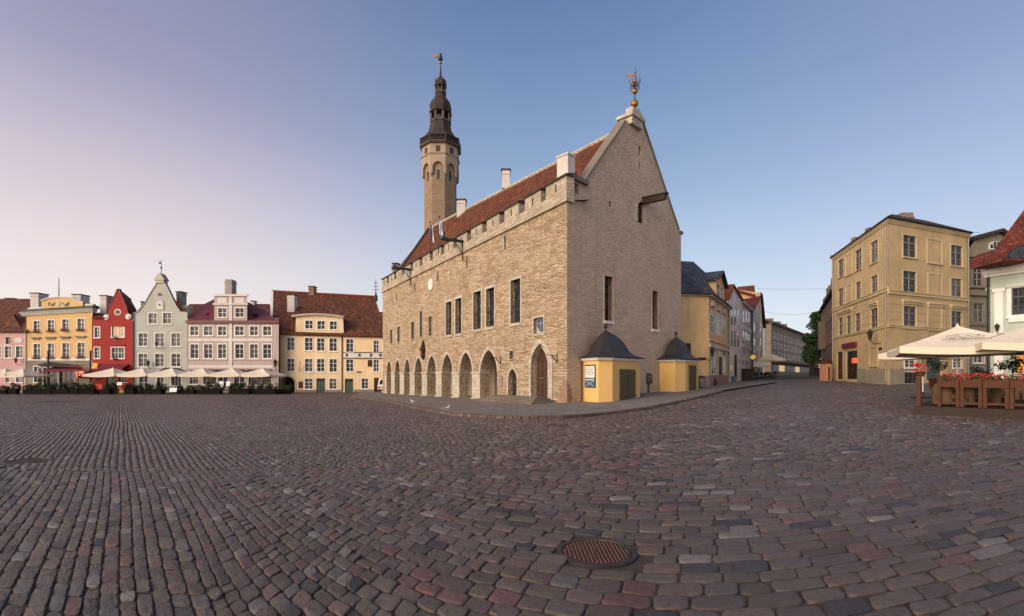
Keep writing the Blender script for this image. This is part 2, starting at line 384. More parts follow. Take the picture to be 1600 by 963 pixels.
w = bpy.data.worlds.new('World'); SC.world = w; w.use_nodes = True; t = w.node_tree; t.nodes.clear()
def wn(ty, **k):
    x = t.nodes.new(ty)
    for a, b in k.items(): setattr(x, a, b)
    return x
out = wn('ShaderNodeOutputWorld'); bg = wn('ShaderNodeBackground'); bg2 = wn('ShaderNodeBackground'); add = wn('ShaderNodeAddShader')
sky = wn('ShaderNodeTexSky', sky_type='NISHITA', sun_disc=False, sun_elevation=SUN_EL, sun_rotation=SUN_AZ, air_density=1.0, dust_density=1.2, ozone_density=1.5)
t.links.new(sky.outputs[0], bg.inputs[0]); bg.inputs[1].default_value = SKY_K
# twilight layer: pale pink towards the glow, blue overhead
tc = wn('ShaderNodeTexCoord'); sp = wn('ShaderNodeSeparateXYZ'); t.links.new(tc.outputs['Generated'], sp.inputs[0])
def wm(op, a, b=0.0):
    x = wn('ShaderNodeMath', operation=op)
    for i, q in enumerate((a, b)):
        if hasattr(q, 'links'): t.links.new(q, x.inputs[i])
        else: x.inputs[i].default_value = q
    return x.outputs[0]
def wr(f, st):
    x = wn('ShaderNodeValToRGB'); e = x.color_ramp.elements; x.color_ramp.interpolation = 'B_SPLINE'
    while len(e) < len(st): e.new(.5)
    for i, (p, c) in enumerate(st): e[i].position = p; e[i].color = (*c, 1)
    t.links.new(f, x.inputs[0]); return x.outputs[0]
def S(r, g, b):
    f = lambda c: (c / 255 / 12.92) if c / 255 <= .04045 else ((c / 255 + .055) / 1.055) ** 2.4
    return (f(r), f(g), f(b))
az = wm('ARCTAN2', sp.outputs[0], sp.outputs[1])            # -pi..pi, 0 straight ahead
el = wm('ARCSINE', sp.outputs[2])
eln = wm('MULTIPLY', el, 1 / (PI / 2))                      # 0 horizon .. 1 zenith
# how far round from the glow: 0 at the sun's azimuth, 1 opposite
dz = wm('ABSOLUTE', wm('SUBTRACT', az, SUN_AZ)); dz = wm('MINIMUM', dz, wm('SUBTRACT', 2 * PI, dz)); dn = wm('MULTIPLY', dz, 1 / PI)
K = lambda c, k: tuple(x * k for x in c)
fill_core = wr(eln, [(0, K(S(255, 214, 180), FILL_GLOW)), (.2, K(S(255, 222, 200), FILL_GLOW)), (.45, K(S(225, 214, 222), FILL_GLOW * .6)), (.75, S(170, 176, 205)), (1, S(130, 142, 180))])  # unseen sky behind the camera, brightened to light the building fronts
glow = wr(eln, [(0, S(255, 242, 228)), (.08, S(255, 234, 224)), (.17, S(240, 214, 214)), (.30, S(156, 152, 182)), (.6, S(96, 106, 152)), (1, S(130, 142, 180))])
mid = wr(eln, [(0, S(232, 228, 226)), (.10, S(204, 212, 224)), (.22, S(152, 176, 208)), (.42, S(80, 110, 160)), (.7, S(72, 98, 145)), (1, S(130, 142, 180))])
far = wr(eln, [(0, S(222, 212, 214)), (.08, S(206, 204, 216)), (.18, S(172, 184, 212)), (.31, S(134, 146, 186)), (.7, S(88, 104, 150)), (1, S(130, 142, 180))])
def wmix(f, a, b):
    x = wn('ShaderNodeMix', data_type='RGBA'); t.links.new(f, x.inputs[0]); t.links.new(a, x.inputs[6]); t.links.new(b, x.inputs[7]); return x.outputs[2]
def sst(v, a, b):
    x = wn('ShaderNodeMapRange', interpolation_type='SMOOTHSTEP'); t.links.new(v, x.inputs[0]); x.inputs[1].default_value = a; x.inputs[2].default_value = b; return x.outputs[0]
c0_ = wmix(sst(dn, .18, .50), fill_core, glow); c1_ = wmix(sst(dn, .50, .74), c0_, mid); c2_ = wmix(sst(dn, .80, .98), c1_, far)
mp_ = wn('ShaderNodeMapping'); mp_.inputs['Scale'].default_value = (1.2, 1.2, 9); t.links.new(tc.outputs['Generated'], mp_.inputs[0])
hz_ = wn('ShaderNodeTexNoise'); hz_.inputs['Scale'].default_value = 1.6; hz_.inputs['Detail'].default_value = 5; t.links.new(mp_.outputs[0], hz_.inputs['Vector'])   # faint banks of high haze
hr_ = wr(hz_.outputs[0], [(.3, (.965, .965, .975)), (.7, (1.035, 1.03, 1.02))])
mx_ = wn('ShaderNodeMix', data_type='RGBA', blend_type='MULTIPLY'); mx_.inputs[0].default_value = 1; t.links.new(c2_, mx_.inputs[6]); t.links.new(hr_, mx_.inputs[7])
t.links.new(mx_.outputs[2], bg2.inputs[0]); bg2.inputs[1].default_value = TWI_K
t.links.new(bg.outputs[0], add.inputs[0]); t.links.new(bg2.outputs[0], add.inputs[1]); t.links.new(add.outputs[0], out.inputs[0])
vs = SC.view_settings; vs.view_transform = 'Standard'; vs.look = 'None'; vs.exposure = EXPO; vs.gamma = 1; vs.use_curve_mapping = False
SC.cycles.max_bounces = 6; SC.cycles.diffuse_bounces = 3; SC.cycles.glossy_bounces = 3

# ------------------------------------------------------------------ ground sheet
def axis(lim, fine, step1, step2):
    a = list(np.arange(-fine, fine + .01, step1)); b = list(np.arange(fine + step2, lim + 1, step2)); return np.array([-x for x in b][::-1] + a + b)
def und(x, y): return .010 * np.sin(x * .9 + 1.3 * np.sin(y * .5)) * np.sin(y * .8 + np.sin(x * .6))
gxs = np.concatenate([np.arange(-900, -84, 60.0), np.arange(-84, 84, .6), np.arange(84, 130, 4), np.arange(130, 900, 70.0)]); gys = np.concatenate([np.arange(-60, 0, 4.0), np.arange(0, 70, .6), np.arange(70, 230, 4), np.arange(230, 1400, 80.0)])
XX, YY = np.meshgrid(gxs, gys); ZZ = zg(XX, YY) + np.where((np.abs(XX) < 83) & (YY < 69) & (YY > 1), und(XX, YY), 0) - .017
nv = XX.size; ny, nx = XX.shape
me = bpy.data.meshes.new('ground'); me.vertices.add(nv); me.vertices.foreach_set('co', np.stack([XX, YY, ZZ], -1).astype('f').ravel())
i, j = np.meshgrid(np.arange(nx - 1), np.arange(ny - 1)); a = (j * nx + i).ravel(); q = np.stack([a, a + 1, a + 1 + nx, a + nx], -1)
me.loops.add(q.size); me.loops.foreach_set('vertex_index', q.ravel().astype('i')); me.polygons.add(len(q)); me.polygons.foreach_set('loop_start', np.arange(0, q.size, 4).astype('i'))
me.update(calc_edges=True)
g = NT('joint_soil'); n1 = g.noise(g.objc(), 1.3, 5, .6).outputs[0]; n2 = g.noise(g.objc(), 22, 4, .7).outputs[0]
k = g.ramp(n2, [(.3, (.030, .021, .016)), (.7, (.07, .052, .040))])
k = g.mix(g.ramp(n1, [(.56, (0, 0, 0)), (.70, (.9, .9, .9))]), k, (.085, .085, .018))
g.set(k, .9, g.bump(n2, .6, .03)); me.materials.append(g.m)
go = bpy.data.objects.new('ground', me); COL.objects.link(go); struct(go)

# ------------------------------------------------------------------ sidewalk round the hall
def sw_pt(px, py): v = gp(px, py); return (v.x, v.y)
kerb_px = [(549, 621), (575, 624), (605, 628), (640, 636), (668, 642), (700, 648), (740, 652), (790, 654.5), (840, 655), (890, 653), (940, 648.5), (985, 643), (1025, 636.5), (1060, 629), (1095, 621), (1128, 612.5)]
kerb = [sw_pt(*q) for q in kerb_px]
back = [(30.5, 56), (27.0, 61), (18.6, 47.6), (8, 46), (-2, 50), (-8, 62), (-22, 72)]
SW = kerb + back
def in_poly(x, y, poly):
    x = np.asarray(x); y = np.asarray(y); c = np.zeros(x.shape, bool); n = len(poly)
    for i in range(n):
        (x1, y1), (x2, y2) = poly[i], poly[(i + 1) % n]
        if y1 == y2: continue
        c ^= ((y1 > y) != (y2 > y)) & (x < (x2 - x1) * (y - y1) / (y2 - y1) + x1)
    return c
vs_ = [Vector(p) for p in SW]; es_ = [(i, (i + 1) % len(SW)) for i in range(len(SW))]
for X in np.arange(-26, 34, 2.0):
    for Y in np.arange(20, 74, 2.0):
        if in_poly(X, Y, SW): vs_.append(Vector((X, Y)))
v2, e2, f2, *_ = delaunay_2d_cdt(vs_, es_, [], 1, 1e-4)
mb = MB(); mb.v = [(p.x, p.y, gz(p.x, p.y) + .12) for p in v2]; mb.f = [list(f) for f in f2]; mb.m = [0] * len(mb.f)
struct(mb.obj('sidewalk', M['slabs']))
mb = MB()
kv = [Vector(p) for p in kerb]
fine = []
for i in range(len(kv) - 1):                     # Catmull-Rom through the kerb points
    p0, p1, p2, p3 = kv[max(0, i - 1)], kv[i], kv[i + 1], kv[min(len(kv) - 1, i + 2)]
    for k_ in range(4):
        s = k_ / 4; fine.append(.5 * ((2 * p1) + (p2 - p0) * s + (2 * p0 - 5 * p1 + 4 * p2 - p3) * s * s + (3 * p1 - p0 - 3 * p2 + p3) * s ** 3))
fine.append(kv[-1])
for a, b in zip(fine, fine[1:]):
    d = (b - a); L = d.length; d /= L; n = Vector((d.y, -d.x)); m = max(1, round(L / .9))
    for i in range(m):
        p = a + d * (L * i / m + .012); q = a + d * (L * (i + 1) / m - .012); h = .128 + random.uniform(-.006, .01)
        o1 = n * (.16 + random.uniform(-.01, .01)); o2 = -n * .12; z = gz(p.x, p.y)
        mb.hexa([(*(p + o1), z - .1), (*(q + o1), z - .1), (*(q + o2), z - .1), (*(p + o2), z - .1)], [(*(p + o1 * .9), z + h), (*(q + o1 * .9), z + h), (*(q + o2), z + h), (*(p + o2), z + h)])
struct(mb.obj('kerb', M['kerb']))
SWB = [tuple(p) for p in fine] + back

# ------------------------------------------------------------------ cobbles: curved courses of dressed setts
tg = np.linspace(-1.45, 1.45, 1500)
th0 = np.interp(tg, [-1.5, -.64, -.50, -.39, -.2, 0, .2, .37, 1.5], [.77, .77, .745, .69, .57, .46, .40, .37, .36])
ker = np.hanning(121); ker /= ker.sum(); th0 = np.convolve(np.pad(th0, 60, mode='edge'), ker, 'valid')
bet = th0 - tg
dth = np.gradient(th0, tg)
integ = np.where(tg < -.6, 0, np.tan(np.clip(bet, -1.4, 1.4)) * dth)
lr = np.cumsum(integ) * (tg[1] - tg[0]); rho = np.exp(lr)
def inv(qv, pv):
    b = np.arctan2(pv, qv); th = np.interp(-b, -bet, tg); rr = np.hypot(qv, pv) / np.interp(th, tg, rho); return th, rr
def place(qv, pv):
    th, rr = inv(qv, pv); return rr * th, rr
def gen(p_lo, p_hi, off, wmul):
    Q = []; q = -26.0 + off
    while q < 66:
        wq = .145 * wmul * random.uniform(.86, 1.16); Q.append((q, wq)); q += wq
    cq, cp, hq, hp = [], [], [], []
    for q, wq in Q:
        n = int((p_hi - p_lo) / .2) + 4
        L = rng.uniform(.17, .32, n) * np.where(rng.random(n) < .06, 1.3, 1); e = p_lo + np.concatenate([[0], np.cumsum(L)]) + 0
        e = e + rng.uniform(0, .02)
        c = (e[1:] + e[:-1]) / 2; h = (e[1:] - e[:-1]) / 2
        k = (c > p_lo) & (c < p_hi); c = c[k]; h = h[k]
        cp.append(c); hp.append(h); cq.append(np.full(len(c), q + wq / 2) + .016 * np.sin(c * 1.1 + q * .35) + .012 * np.sin(c * .43 + q * .9)); hq.append(np.full(len(c), wq / 2))
    return [np.concatenate(x) for x in (cq, cp, hq, hp)]
A_ = gen(-36, 9.2, 0, 1.0); B_ = gen(9.24, 70, .06, 1.02)
cq, cp, hq, hp = [np.concatenate([a, b]) for a, b in zip(A_, B_)]
th, rr = inv(cq, cp); X0 = rr * th; Y0 = rr
keep = (np.abs(th) < 1.32) & (rr > 2.4) & (rr < 66)
keep &= ~((np.abs(bet[0]) < 0))
keep &= ~in_poly(X0, Y0, SWB)
LIDS = []                                        # (name, centre, radius)
for px, py, rx in ((932, 861, 54), (42, 720, 26), (872, 664.5, 14), (1352, 630, 19), (92, 628, 26)):
    v = gp(px, py); LIDS.append((v, rx / F * v.y))
for v, r in LIDS: keep &= (X0 - v.x) ** 2 + (Y0 - v.y) ** 2 > (r + .13) ** 2
cq, cp, hq, hp, th, rr = [x[keep] for x in (cq, cp, hq, hp, th, rr)]
N = len(cq)
# per-sett tint
tint = np.array([.126, .095, .079]) * rng.uniform(.74, 1.18, (N, 1)) * rng.uniform(.94, 1.06, (N, 3))
u = rng.random(N)
for lo, hi, col in ((0, .06, (.150, .080, .070)), (.06, .12, (.112, .101, .096)), (.12, .16, (.20, .175, .155)), (.16, .20, (.055, .049, .049)), (.20, .26, (.145, .098, .08))):
    k = (u >= lo) & (u < hi); tint[k] = np.array(col) * rng.uniform(.8, 1.2, (k.sum(), 1))
dz_ = rng.normal(0, .0035, N); tq = rng.normal(0, .0045, N); tp = rng.normal(0, .005, N)
jc = rng.uniform(-.055, .055, (N, 4, 2))           # corner jitter
def template(nring, npt, rad):
    a = (np.arange(npt) + .5) / npt * 2 * PI; n_ = rad
    c, s = np.cos(a), np.sin(a); k = (np.abs(c) ** n_ + np.abs(s) ** n_) ** (-1 / n_)
    return np.stack([c * k, s * k], -1)
def build(idx, rings, npt, sup):
    """rings: (scale, z) from the outside in, last one closed by a centre point"""
    base = template(len(rings), npt, sup); n = len(idx)
    T = np.concatenate([base * s for s, z in rings] + [np.zeros((1, 2))]); Z = np.concatenate([np.full(npt, z) for s, z in rings] + [np.array([rings[-1][1] + .002])])
    nvp = len(T); U, V_ = T[:, 0], T[:, 1]
    w4 = np.stack([(1 - U) * (1 - V_), (1 + U) * (1 - V_), (1 + U) * (1 + V_), (1 - U) * (1 + V_)], -1) / 4
    J = np.einsum('vk,nkd->nvd', w4, jc[idx])
    loc_rho = np.interp(th[idx], tg, rho)
    gap = .0075
    aq = (hq[idx] - gap * loc_rho)[:, None]; ap = (hp[idx] - .0055 * loc_rho)[:, None]
    edge = np.concatenate([np.full(npt, s) for s, z in rings] + [np.zeros(1)])
    rough = 1 + rng.normal(0, .03, (n, nvp)) * (edge > .5)
    qv = cq[idx][:, None] + (U[None] * rough + J[..., 0]) * aq; pv = cp[idx][:, None] + (V_[None] * rough + J[..., 1]) * ap
    x, y = place(qv, pv)
    z = Z[None] + dz_[idx][:, None] + tq[idx][:, None] * U[None] + tp[idx][:, None] * V_[None] + rng.normal(0, .0022, (n, nvp)) + zg(x, y) + und(x, y)
    co = np.stack([x, y, z], -1).reshape(-1, 3)
    f = []
    for r in range(len(rings) - 1):
        for q in range(npt): a = r * npt + q; b = r * npt + (q + 1) % npt; f.append([a, b, b + npt, a + npt])
    quads = np.array(f); lr_ = (len(rings) - 1) * npt
    tris = np.array([[lr_ + q, lr_ + (q + 1) % npt, nvp - 1] for q in range(npt)])
    off = (np.arange(n) * nvp)[:, None, None]
    return co, (quads[None] + off).reshape(-1, 4), (tris[None] + off).reshape(-1, 3), np.repeat(tint[idx], nvp, 0)
near = np.where(rr < 9.5)[0]; mid_ = np.where((rr >= 9.5) & (rr < 24))[0]; far_ = np.where(rr >= 24)[0]
P = [build(near, [(1.0, -.06), (.995, -.010), (.96, -.002), (.86, .0), (.45, .001)], 20, 7.5),
     build(mid_, [(1.0, -.04), (.985, -.007), (.90, -.001)], 8, 6), build(far_, [(1.0, -.03), (.93, -.001)], 4, 60)]
# the 4-point template sits on the diagonals: (cos45)*k with a high exponent gives the corners
co_ = np.concatenate([p[0] for p in P]); offs = np.cumsum([0] + [len(p[0]) for p in P])
qd = np.concatenate([p[1] + o for p, o in zip(P, offs)]); tr = np.concatenate([p[2] + o for p, o in zip(P, offs)]); tn = np.concatenate([p[3] for p in P])
me = bpy.data.meshes.new('cobblestones'); me.vertices.add(len(co_)); me.vertices.foreach_set('co', co_.astype('f').ravel())
li = np.concatenate([qd.ravel(), tr.ravel()]).astype('i'); me.loops.add(len(li)); me.loops.foreach_set('vertex_index', li)
ls = np.concatenate([np.arange(len(qd)) * 4, len(qd) * 4 + np.arange(len(tr)) * 3]).astype('i'); me.polygons.add(len(ls)); me.polygons.foreach_set('loop_start', ls)
me.polygons.foreach_set('use_smooth', np.ones(len(ls), bool))
me.update(calc_edges=True)
ca = me.color_attributes.new('tint', 'FLOAT_COLOR', 'POINT'); ca.data.foreach_set('color', np.concatenate([tn, np.ones((len(tn), 1))], 1).astype('f').ravel())
g = NT('sett_stone'); vc = g.n('ShaderNodeVertexColor', layer_name='tint').outputs[0]; p_ = g.objc()
n1 = g.noise(p_, 20, 6, .75).outputs[0]; n2 = g.noise(p_, 120, 3, .6).outputs[0]; n3 = g.noise(p_, .35, 4, .6).outputs[0]; n4 = g.noise(p_, 7, 4, .6).outputs[0]
k = g.mix(1, vc, g.ramp(n1, [(.28, (.50, .47, .45)), (.48, (.95, .95, .95)), (.74, (1.12, 1.08, 1.05))]), 'MULTIPLY')
k = g.mix(.6, k, g.ramp(n3, [(.35, (.70, .68, .66)), (.65, (1, 1, 1))]), 'MULTIPLY')
k = g.mix(g.ramp(n2, [(.62, (0, 0, 0)), (.74, (.35, .35, .35))]), k, (.26, .24, .22))
g.set(k, g.ramp(n4, [(.3, (.42, .42, .42)), (.7, (.66, .66, .66))]), g.bump(n2, .5, .008, g.bump(n1, .8, .025)), spec=.42)
me.materials.append(g.m)
ob = bpy.data.objects.new('cobblestones', me); COL.objects.link(ob); struct(ob)

# manhole lids
g = NT('rusty_cast_iron'); n1 = g.noise(g.objc(), 14, 5, .7).outputs[0]
M['cast'] = g.set(g.ramp(n1, [(.3, (.05, .026, .020)), (.7, (.12, .055, .040))]), .55, g.bump(n1, .4, .01), .55)
M['cast_dk'] = paint('dark_cast_iron', (.055, .045, .041), .55, .2, .5)
lid_labels = ['large rusty round manhole cover with raised lattice in the foreground cobbles', 'dark slotted drain cover among the cobbles at the left edge of the square',
              'small dark drain lid in cobbles just before the sidewalk corner of the town hall', 'worn flat manhole cover in the paving towards the street opening', 'flat dark cover in the paving before the terraces on the left']
for (v, r), lab in zip(LIDS, lid_labels):
    th_ = thing('manhole_cover', v, lab, 'manhole cover', None)
    mb = MB(); mb.lathe((v.x, v.y, v.z - .06), [(r * 1.14, 0), (r * 1.14, .056), (r * 1.02, .062), (r * 1.0, .045), (.01, .045)], 48); mb.obj('rim', M['cast_dk'], th_)
    mb = MB(); mb.lathe((v.x, v.y, v.z - .03), [(r * .985, 0), (r * .985, .024), (r * .93, .026), (.01, .026)], 48)
    st = r / (9 if r < .4 else 8); m = int(r / st) + 1
    for i in range(-m, m + 1):
        for j in range(-m, m + 1):
            x, y = i * st, j * st
            if x * x + y * y < (r * .9) ** 2 and not (abs(i) + abs(j) < 1):
                a = st * .40; cx_, cy_ = v.x + x, v.y + y; z = v.z - .004
                mb.hexa([(cx_ - a, cy_, z), (cx_, cy_ - a, z), (cx_ + a, cy_, z), (cx_, cy_ + a, z)], [(cx_ - a * .7, cy_, z + .009), (cx_, cy_ - a * .7, z + .009), (cx_ + a * .7, cy_, z + .009), (cx_, cy_ + a * .7, z + .009)])
    mb.obj('lid', M['cast'], th_)
# ------------------------------------------------------------------ helpers for buildings
def window(root, fr, s0, s1, z0, z1, depth=.2, cas=.12, cols=2, rows=3, cm='white', fm='frame', gl='glass', proud=.035, sill=True, d0=0.0, fw=.05, transom=None):
    """window child (casing, sash bars, sill) with a pane sub-part; the hole itself is cut in the wall"""
    if gl == "glass" and random.random() < .3: gl = "glass2"
    mb = MB()
    if cas:
        mb.fbox(fr, s0 - cas, s0, d0 - .02, d0 + proud, z0 - cas * .6, z1 + cas); mb.fbox(fr, s1, s1 + cas, d0 - .02, d0 + proud, z0 - cas * .6, z1 + cas)
        mb.fbox(fr, s0, s1, d0 - .02, d0 + proud, z1, z1 + cas); mb.fbox(fr, s0, s1, d0 - .02, d0 + proud, z0 - cas * .6, z0)
    if sill: mb.fbox(fr, s0 - cas - .05, s1 + cas + .05, d0 - .01, d0 + proud + .09, z0 - cas * .6 - .07, z0 - cas * .6 - .002)
    mb.mi = 1; a = d0 - depth + .03; b = a + min(.06, depth * .4)
    mb.fbox(fr, s0, s0 + fw, a, b, z0, z1); mb.fbox(fr, s1 - fw, s1, a, b, z0, z1); mb.fbox(fr, s0 + fw, s1 - fw, a, b, z0, z0 + fw); mb.fbox(fr, s0 + fw, s1 - fw, a, b, z1 - fw, z1)
    for i in range(1, cols):
        c = s0 + (s1 - s0) * i / cols; k = fw * (.75 if i * 2 == cols else .42); mb.fbox(fr, c - k, c + k, a + .004, b + .006, z0 + fw, z1 - fw)
    hs = [i / rows for i in range(1, rows)]
    for i, h in enumerate(hs):
        c = z0 + (z1 - z0) * h; k = fw * (.75 if i == len(hs) - 1 else .4); mb.fbox(fr, s0 + fw, s1 - fw, a + .008, b + .002, c - k, c + k)
    w_ = mb.obj('window', [M[cm], M[fm]], root)
    pb = MB(); pb.poly([fr.p(s0, a + .012, z0), fr.p(s1, a + .012, z0), fr.p(s1, a + .012, z1), fr.p(s0, a + .012, z1)])
    pb.obj('pane', M[gl], w_)
    return w_

def facade(root, fr, top, wins, mat, name='wall', z0=None, side=None, extra=(), **kw):
    """top: outline from the left end to the right end as photo pixels on the plane, or (s, z) when already local"""
    zb = fr.base() if z0 is None else z0
    o = [(0.0, zb)] + [(q[1], q[2]) if q[0] == 'L' else fr.hit(*q) for q in top] + [(fr.L, zb)]
    o = [o[0]] + [(max(0.0, min(fr.L, s)), z) for s, z in o[1:-1]] + [o[-1]]
    holes = []; rects = []
    for wdef in wins:
        (x0, y0, x1, y1), opt = wdef[0], (wdef[1] if len(wdef) > 1 else {})
        r = fr.rect(x0, y0, x1, y1); rects.append((r, opt)); holes.append(rectp(*r))
    mb = MB(); wall_mesh(mb, fr, o, holes + list(extra), kw.get('depth', .2))
    if side:                                     # depth of the body: side walls and back
        zl, zr = o[1][1], o[-2][1]
        a, b = side if isinstance(side, tuple) else (side, side)
        V = fr.dv; L0, L1 = fr.p(0, 0, 0), fr.p(fr.L, 0, 0); up = lambda p, z: Vector((p.x, p.y, z)); K0, K1 = L0 + V * a, L1 + V * b
        mb.poly([up(L0, zb), up(K0, zb), up(K0, zl), up(L0, zl)]); mb.poly([up(L1, zb), up(K1, zb), up(K1, zr), up(L1, zr)]); mb.poly([up(K0, zb), up(K1, zb), up(K1, zr), up(K0, zl)])
    w_ = mb.obj(name, M[mat], root)
    for r, opt in rects:
        o2 = dict(kw.get('win', {})); o2.update(opt)
        if o2.pop('kind', 'w') == 'w': window(root, fr, *r, depth=kw.get('depth', .2), **o2)
    return w_, o

# ------------------------------------------------------------------ town hall
A = Vector((86 / F * 31.1, 31.1)); B = Vector((-202 / F * 63.7, 63.7)); D = Vector((264 / F * 42.0, 42.0)); C_ = B + (D - A) * .95
fl = Fr(A, B); fe = Fr(A, D)                     # long arcade front, gable front
hall = thing('town_hall', (*((A + B + D + C_) / 4), 0), 'medieval limestone town hall with pointed arcade, battlements, red roof and tall tower', 'town hall')
ZC = fl.hit(885, 316)[1]; ZC2 = fl.hit(603, 455)[1]
def zc(s): return ZC + (ZC2 - ZC) * s / fl.L
# openings
k3 = lambda x, y: (590 + x / 3.703, 400 + y / 3.703)
holes = []; depths = []; winrects = []
for x0, y0, x1, y1 in ((772, 137, 828, 388), (630, 187, 677, 410), (556, 207, 600, 425), (452, 247, 487, 450), (397, 267, 430, 457)):
    r = fl.rect(*k3(x0, y0), *k3(x1, y1)); winrects.append((r, 'big'))
for x0, y0, x1, y1 in ((297, 350, 315, 463), (245, 320, 260, 470), (196, 382, 212, 483), (116, 410, 130, 500), (74, 427, 86, 508), (765, 550, 786, 598)):
    r = fl.rect(*k3(x0, y0), *k3(x1, y1)); winrects.append((r, 'small'))
for r, kd in winrects: holes.append(rectp(*r)); depths.append(.45)
zs_ = 1.75 + (590 - 583.6) / F * fl.A.y          # springing line found from the pier tops
arches = []
for x0, x1, ya in ((595, 692, 545), (475, 548, 558), (373, 434, 570), (288, 339, 578), (216, 258, 588), (155, 189, 597), (101, 130, 602), (54, 80, 607)):
    s0 = fl.hit(k3(x0, 0)[0], 500)[0]; s1 = fl.hit(k3(x1, 0)[0], 500)[0]; s0, s1 = min(s0, s1), max(s0, s1)
    xm = (x0 + x1) / 2; zt = fl.hit(*k3(xm, ya))[1]; zsp = fl.hit(*k3(xm, 683))[1]
    arches.append((s0, s1, zsp, zt))
ZB = -.9
for s0, s1, zsp, zt in arches: holes.append(archp(s0, s1, ZB + .02, zsp, zt)); depths.append(.9)
def pxarch(fr, x0, x1, yb, ysp, yt, kk=k3):
    a, b = fr.hit(kk(x0, 0)[0], 500)[0], fr.hit(kk(x1, 0)[0], 500)[0]; xm = (x0 + x1) / 2
    return min(a, b), max(a, b), fr.hit(*kk(xm, yb))[1], fr.hit(*kk(xm, ysp))[1], fr.hit(*kk(xm, yt))[1]
door_s = pxarch(fl, 757, 807, 828, 715, 655); portal_o = pxarch(fl, 890, 1001, 830, 640, 508); fl5 = Fr(A - fl.n * .5, B - fl.n * .5); portal_i = pxarch(fl5, 924, 996, 813, 640, 535)
sq = fl.rect(*k3(905, 358), *k3(962, 448)); clk = fl.hit(*k3(311, 165))
holes += [archp(*door_s), archp(*portal_o), rectp(*sq)]; depths += [.5, .55, .3]
mb = MB(); wall_mesh(mb, fl, [(0, ZB), (0, zc(0)), (fl.L, zc(fl.L)), (fl.L, ZB)], holes, depths)
# inner box behind the arcade: back wall, vault, ends
sa, sb = min(a[0] for a in arches) - .6, max(a[1] for a in arches) + .3
mb.obj('wall', M['hall'], hall)
mb = MB(); zt = 5.0
mb.poly([fl.p(sa, -4.2, ZB), fl.p(sb, -4.2, ZB), fl.p(sb, -4.2, zt), fl.p(sa, -4.2, zt)]); mb.poly([fl.p(sa, -.9, zt), fl.p(sb, -.9, zt), fl.p(sb, -4.2, zt), fl.p(sa, -4.2, zt)])
for s in (sa, sb): mb.poly([fl.p(s, -.9, ZB), fl.p(s, -4.2, ZB), fl.p(s, -4.2, zt), fl.p(s, -.9, zt)])
mb.poly([fl.p(sa, -.9, -.30), fl.p(sb, -.9, -.30), fl.p(sb, -4.2, -.30), fl.p(sa, -4.2, -.30)])
# inner face of the arcade wall
wall_mesh(mb, fl, rectp(sa, sb, ZB, zt), [archp(a[0], a[1], ZB + .02, a[2], min(a[3], zt - .05)) for a in arches], 0, -.9)
# cross ribs of the vault
for s0, s1, zsp, zt2 in arches[1:]:
    mb.fbox(fl, s1 + .15, s1 + .5, -4.2, -3.7, ZB, zt); mb.fbox(fl, s1 + .15, s1 + .5, -3.7, -.9, zt - .5, zt)
mb.obj('arcade_passage', M['inner'], hall)
# dark doors and windows on the arcade's back wall
for ai, kind in ((0, 'w'), (3, 'd'), (1, 'n'), (5, 'd2')):
    s0, s1, zsp, zt2 = arches[ai]; mb = MB(); c = s0 - .4 if kind in 'wn' else (s0 + s1) / 2 + 2.5
    if kind == 'w': mb.fprism(fl, archp(c - .2, c + 1.5, 1.9, 3.0, 4.1), -4.19, -4.1); mb.obj('arcade_window', M['glass'], hall)
    else: mb.fbox(fl, c - .8, c + .8, -4.19, -4.08, -.3, 2.4); mb.obj('arcade_door', M['green_door'] if kind == 'd' else M['wood_dk'], hall)
# wooden notice panel in first arch, low light wall
s0, s1 = arches[0][:2]; mb = MB(); mb.fbox(fl, s0 + .02, s0 + 1.0, -.95, -.80, -.2, 1.75); mb.obj('notice_panel', M['offwhite'], hall)
# piers of lighter stone with a plinth
edges = sorted(arches); piers = []
for a, b in zip(edges, edges[1:]): piers.append((a[1], b[0], b[2]))
piers.append((edges[-1][1], edges[-1][1] + .75, edges[-1][2]))
for p0, p1, z in piers:
    mb = MB(); p1 = min(p1, fl.L - .02)
    mb.fbox(fl, p0 + .004, p1 - .004, -.88, .05, ZB, z); mb.fbox(fl, p0 - .07, p1 + .07, -.95, .12, z + .002, z + .16)
    mb.fbox(fl, p0 - .10, p1 + .10, -.98, .16, ZB, .18 - .012 * p0); mb.obj('pier', M['ashlar'], hall)
# arch mouldings
def arch_trim(fr, s0, s1, z0, zsp, zt, w, d0, d1):
    i = archp(s0, s1, z0, zsp, zt, 9); cx_ = (s0 + s1) / 2
    o = archp(s0 - w, s1 + w, z0, zsp, zt + w * 1.3, 9); m = MB()
    for q in range(len(i) - 1):
        m.hexa([fr.p(*(i[q][0], d0, i[q][1])), fr.p(i[q + 1][0], d0, i[q + 1][1]), fr.p(o[q + 1][0], d0, o[q + 1][1]), fr.p(o[q][0], d0, o[q][1])],
               [fr.p(*(i[q][0], d1, i[q][1])), fr.p(i[q + 1][0], d1, i[q + 1][1]), fr.p(o[q + 1][0], d1, o[q + 1][1]), fr.p(o[q][0], d1, o[q][1])])
    return m
for s0, s1, zsp, zt2 in arches: arch_trim(fl, s0, s1, zsp + .17, zsp + .18, zt2, .22, -.03, .03).obj('arch_moulding', M['ashlar'], hall)
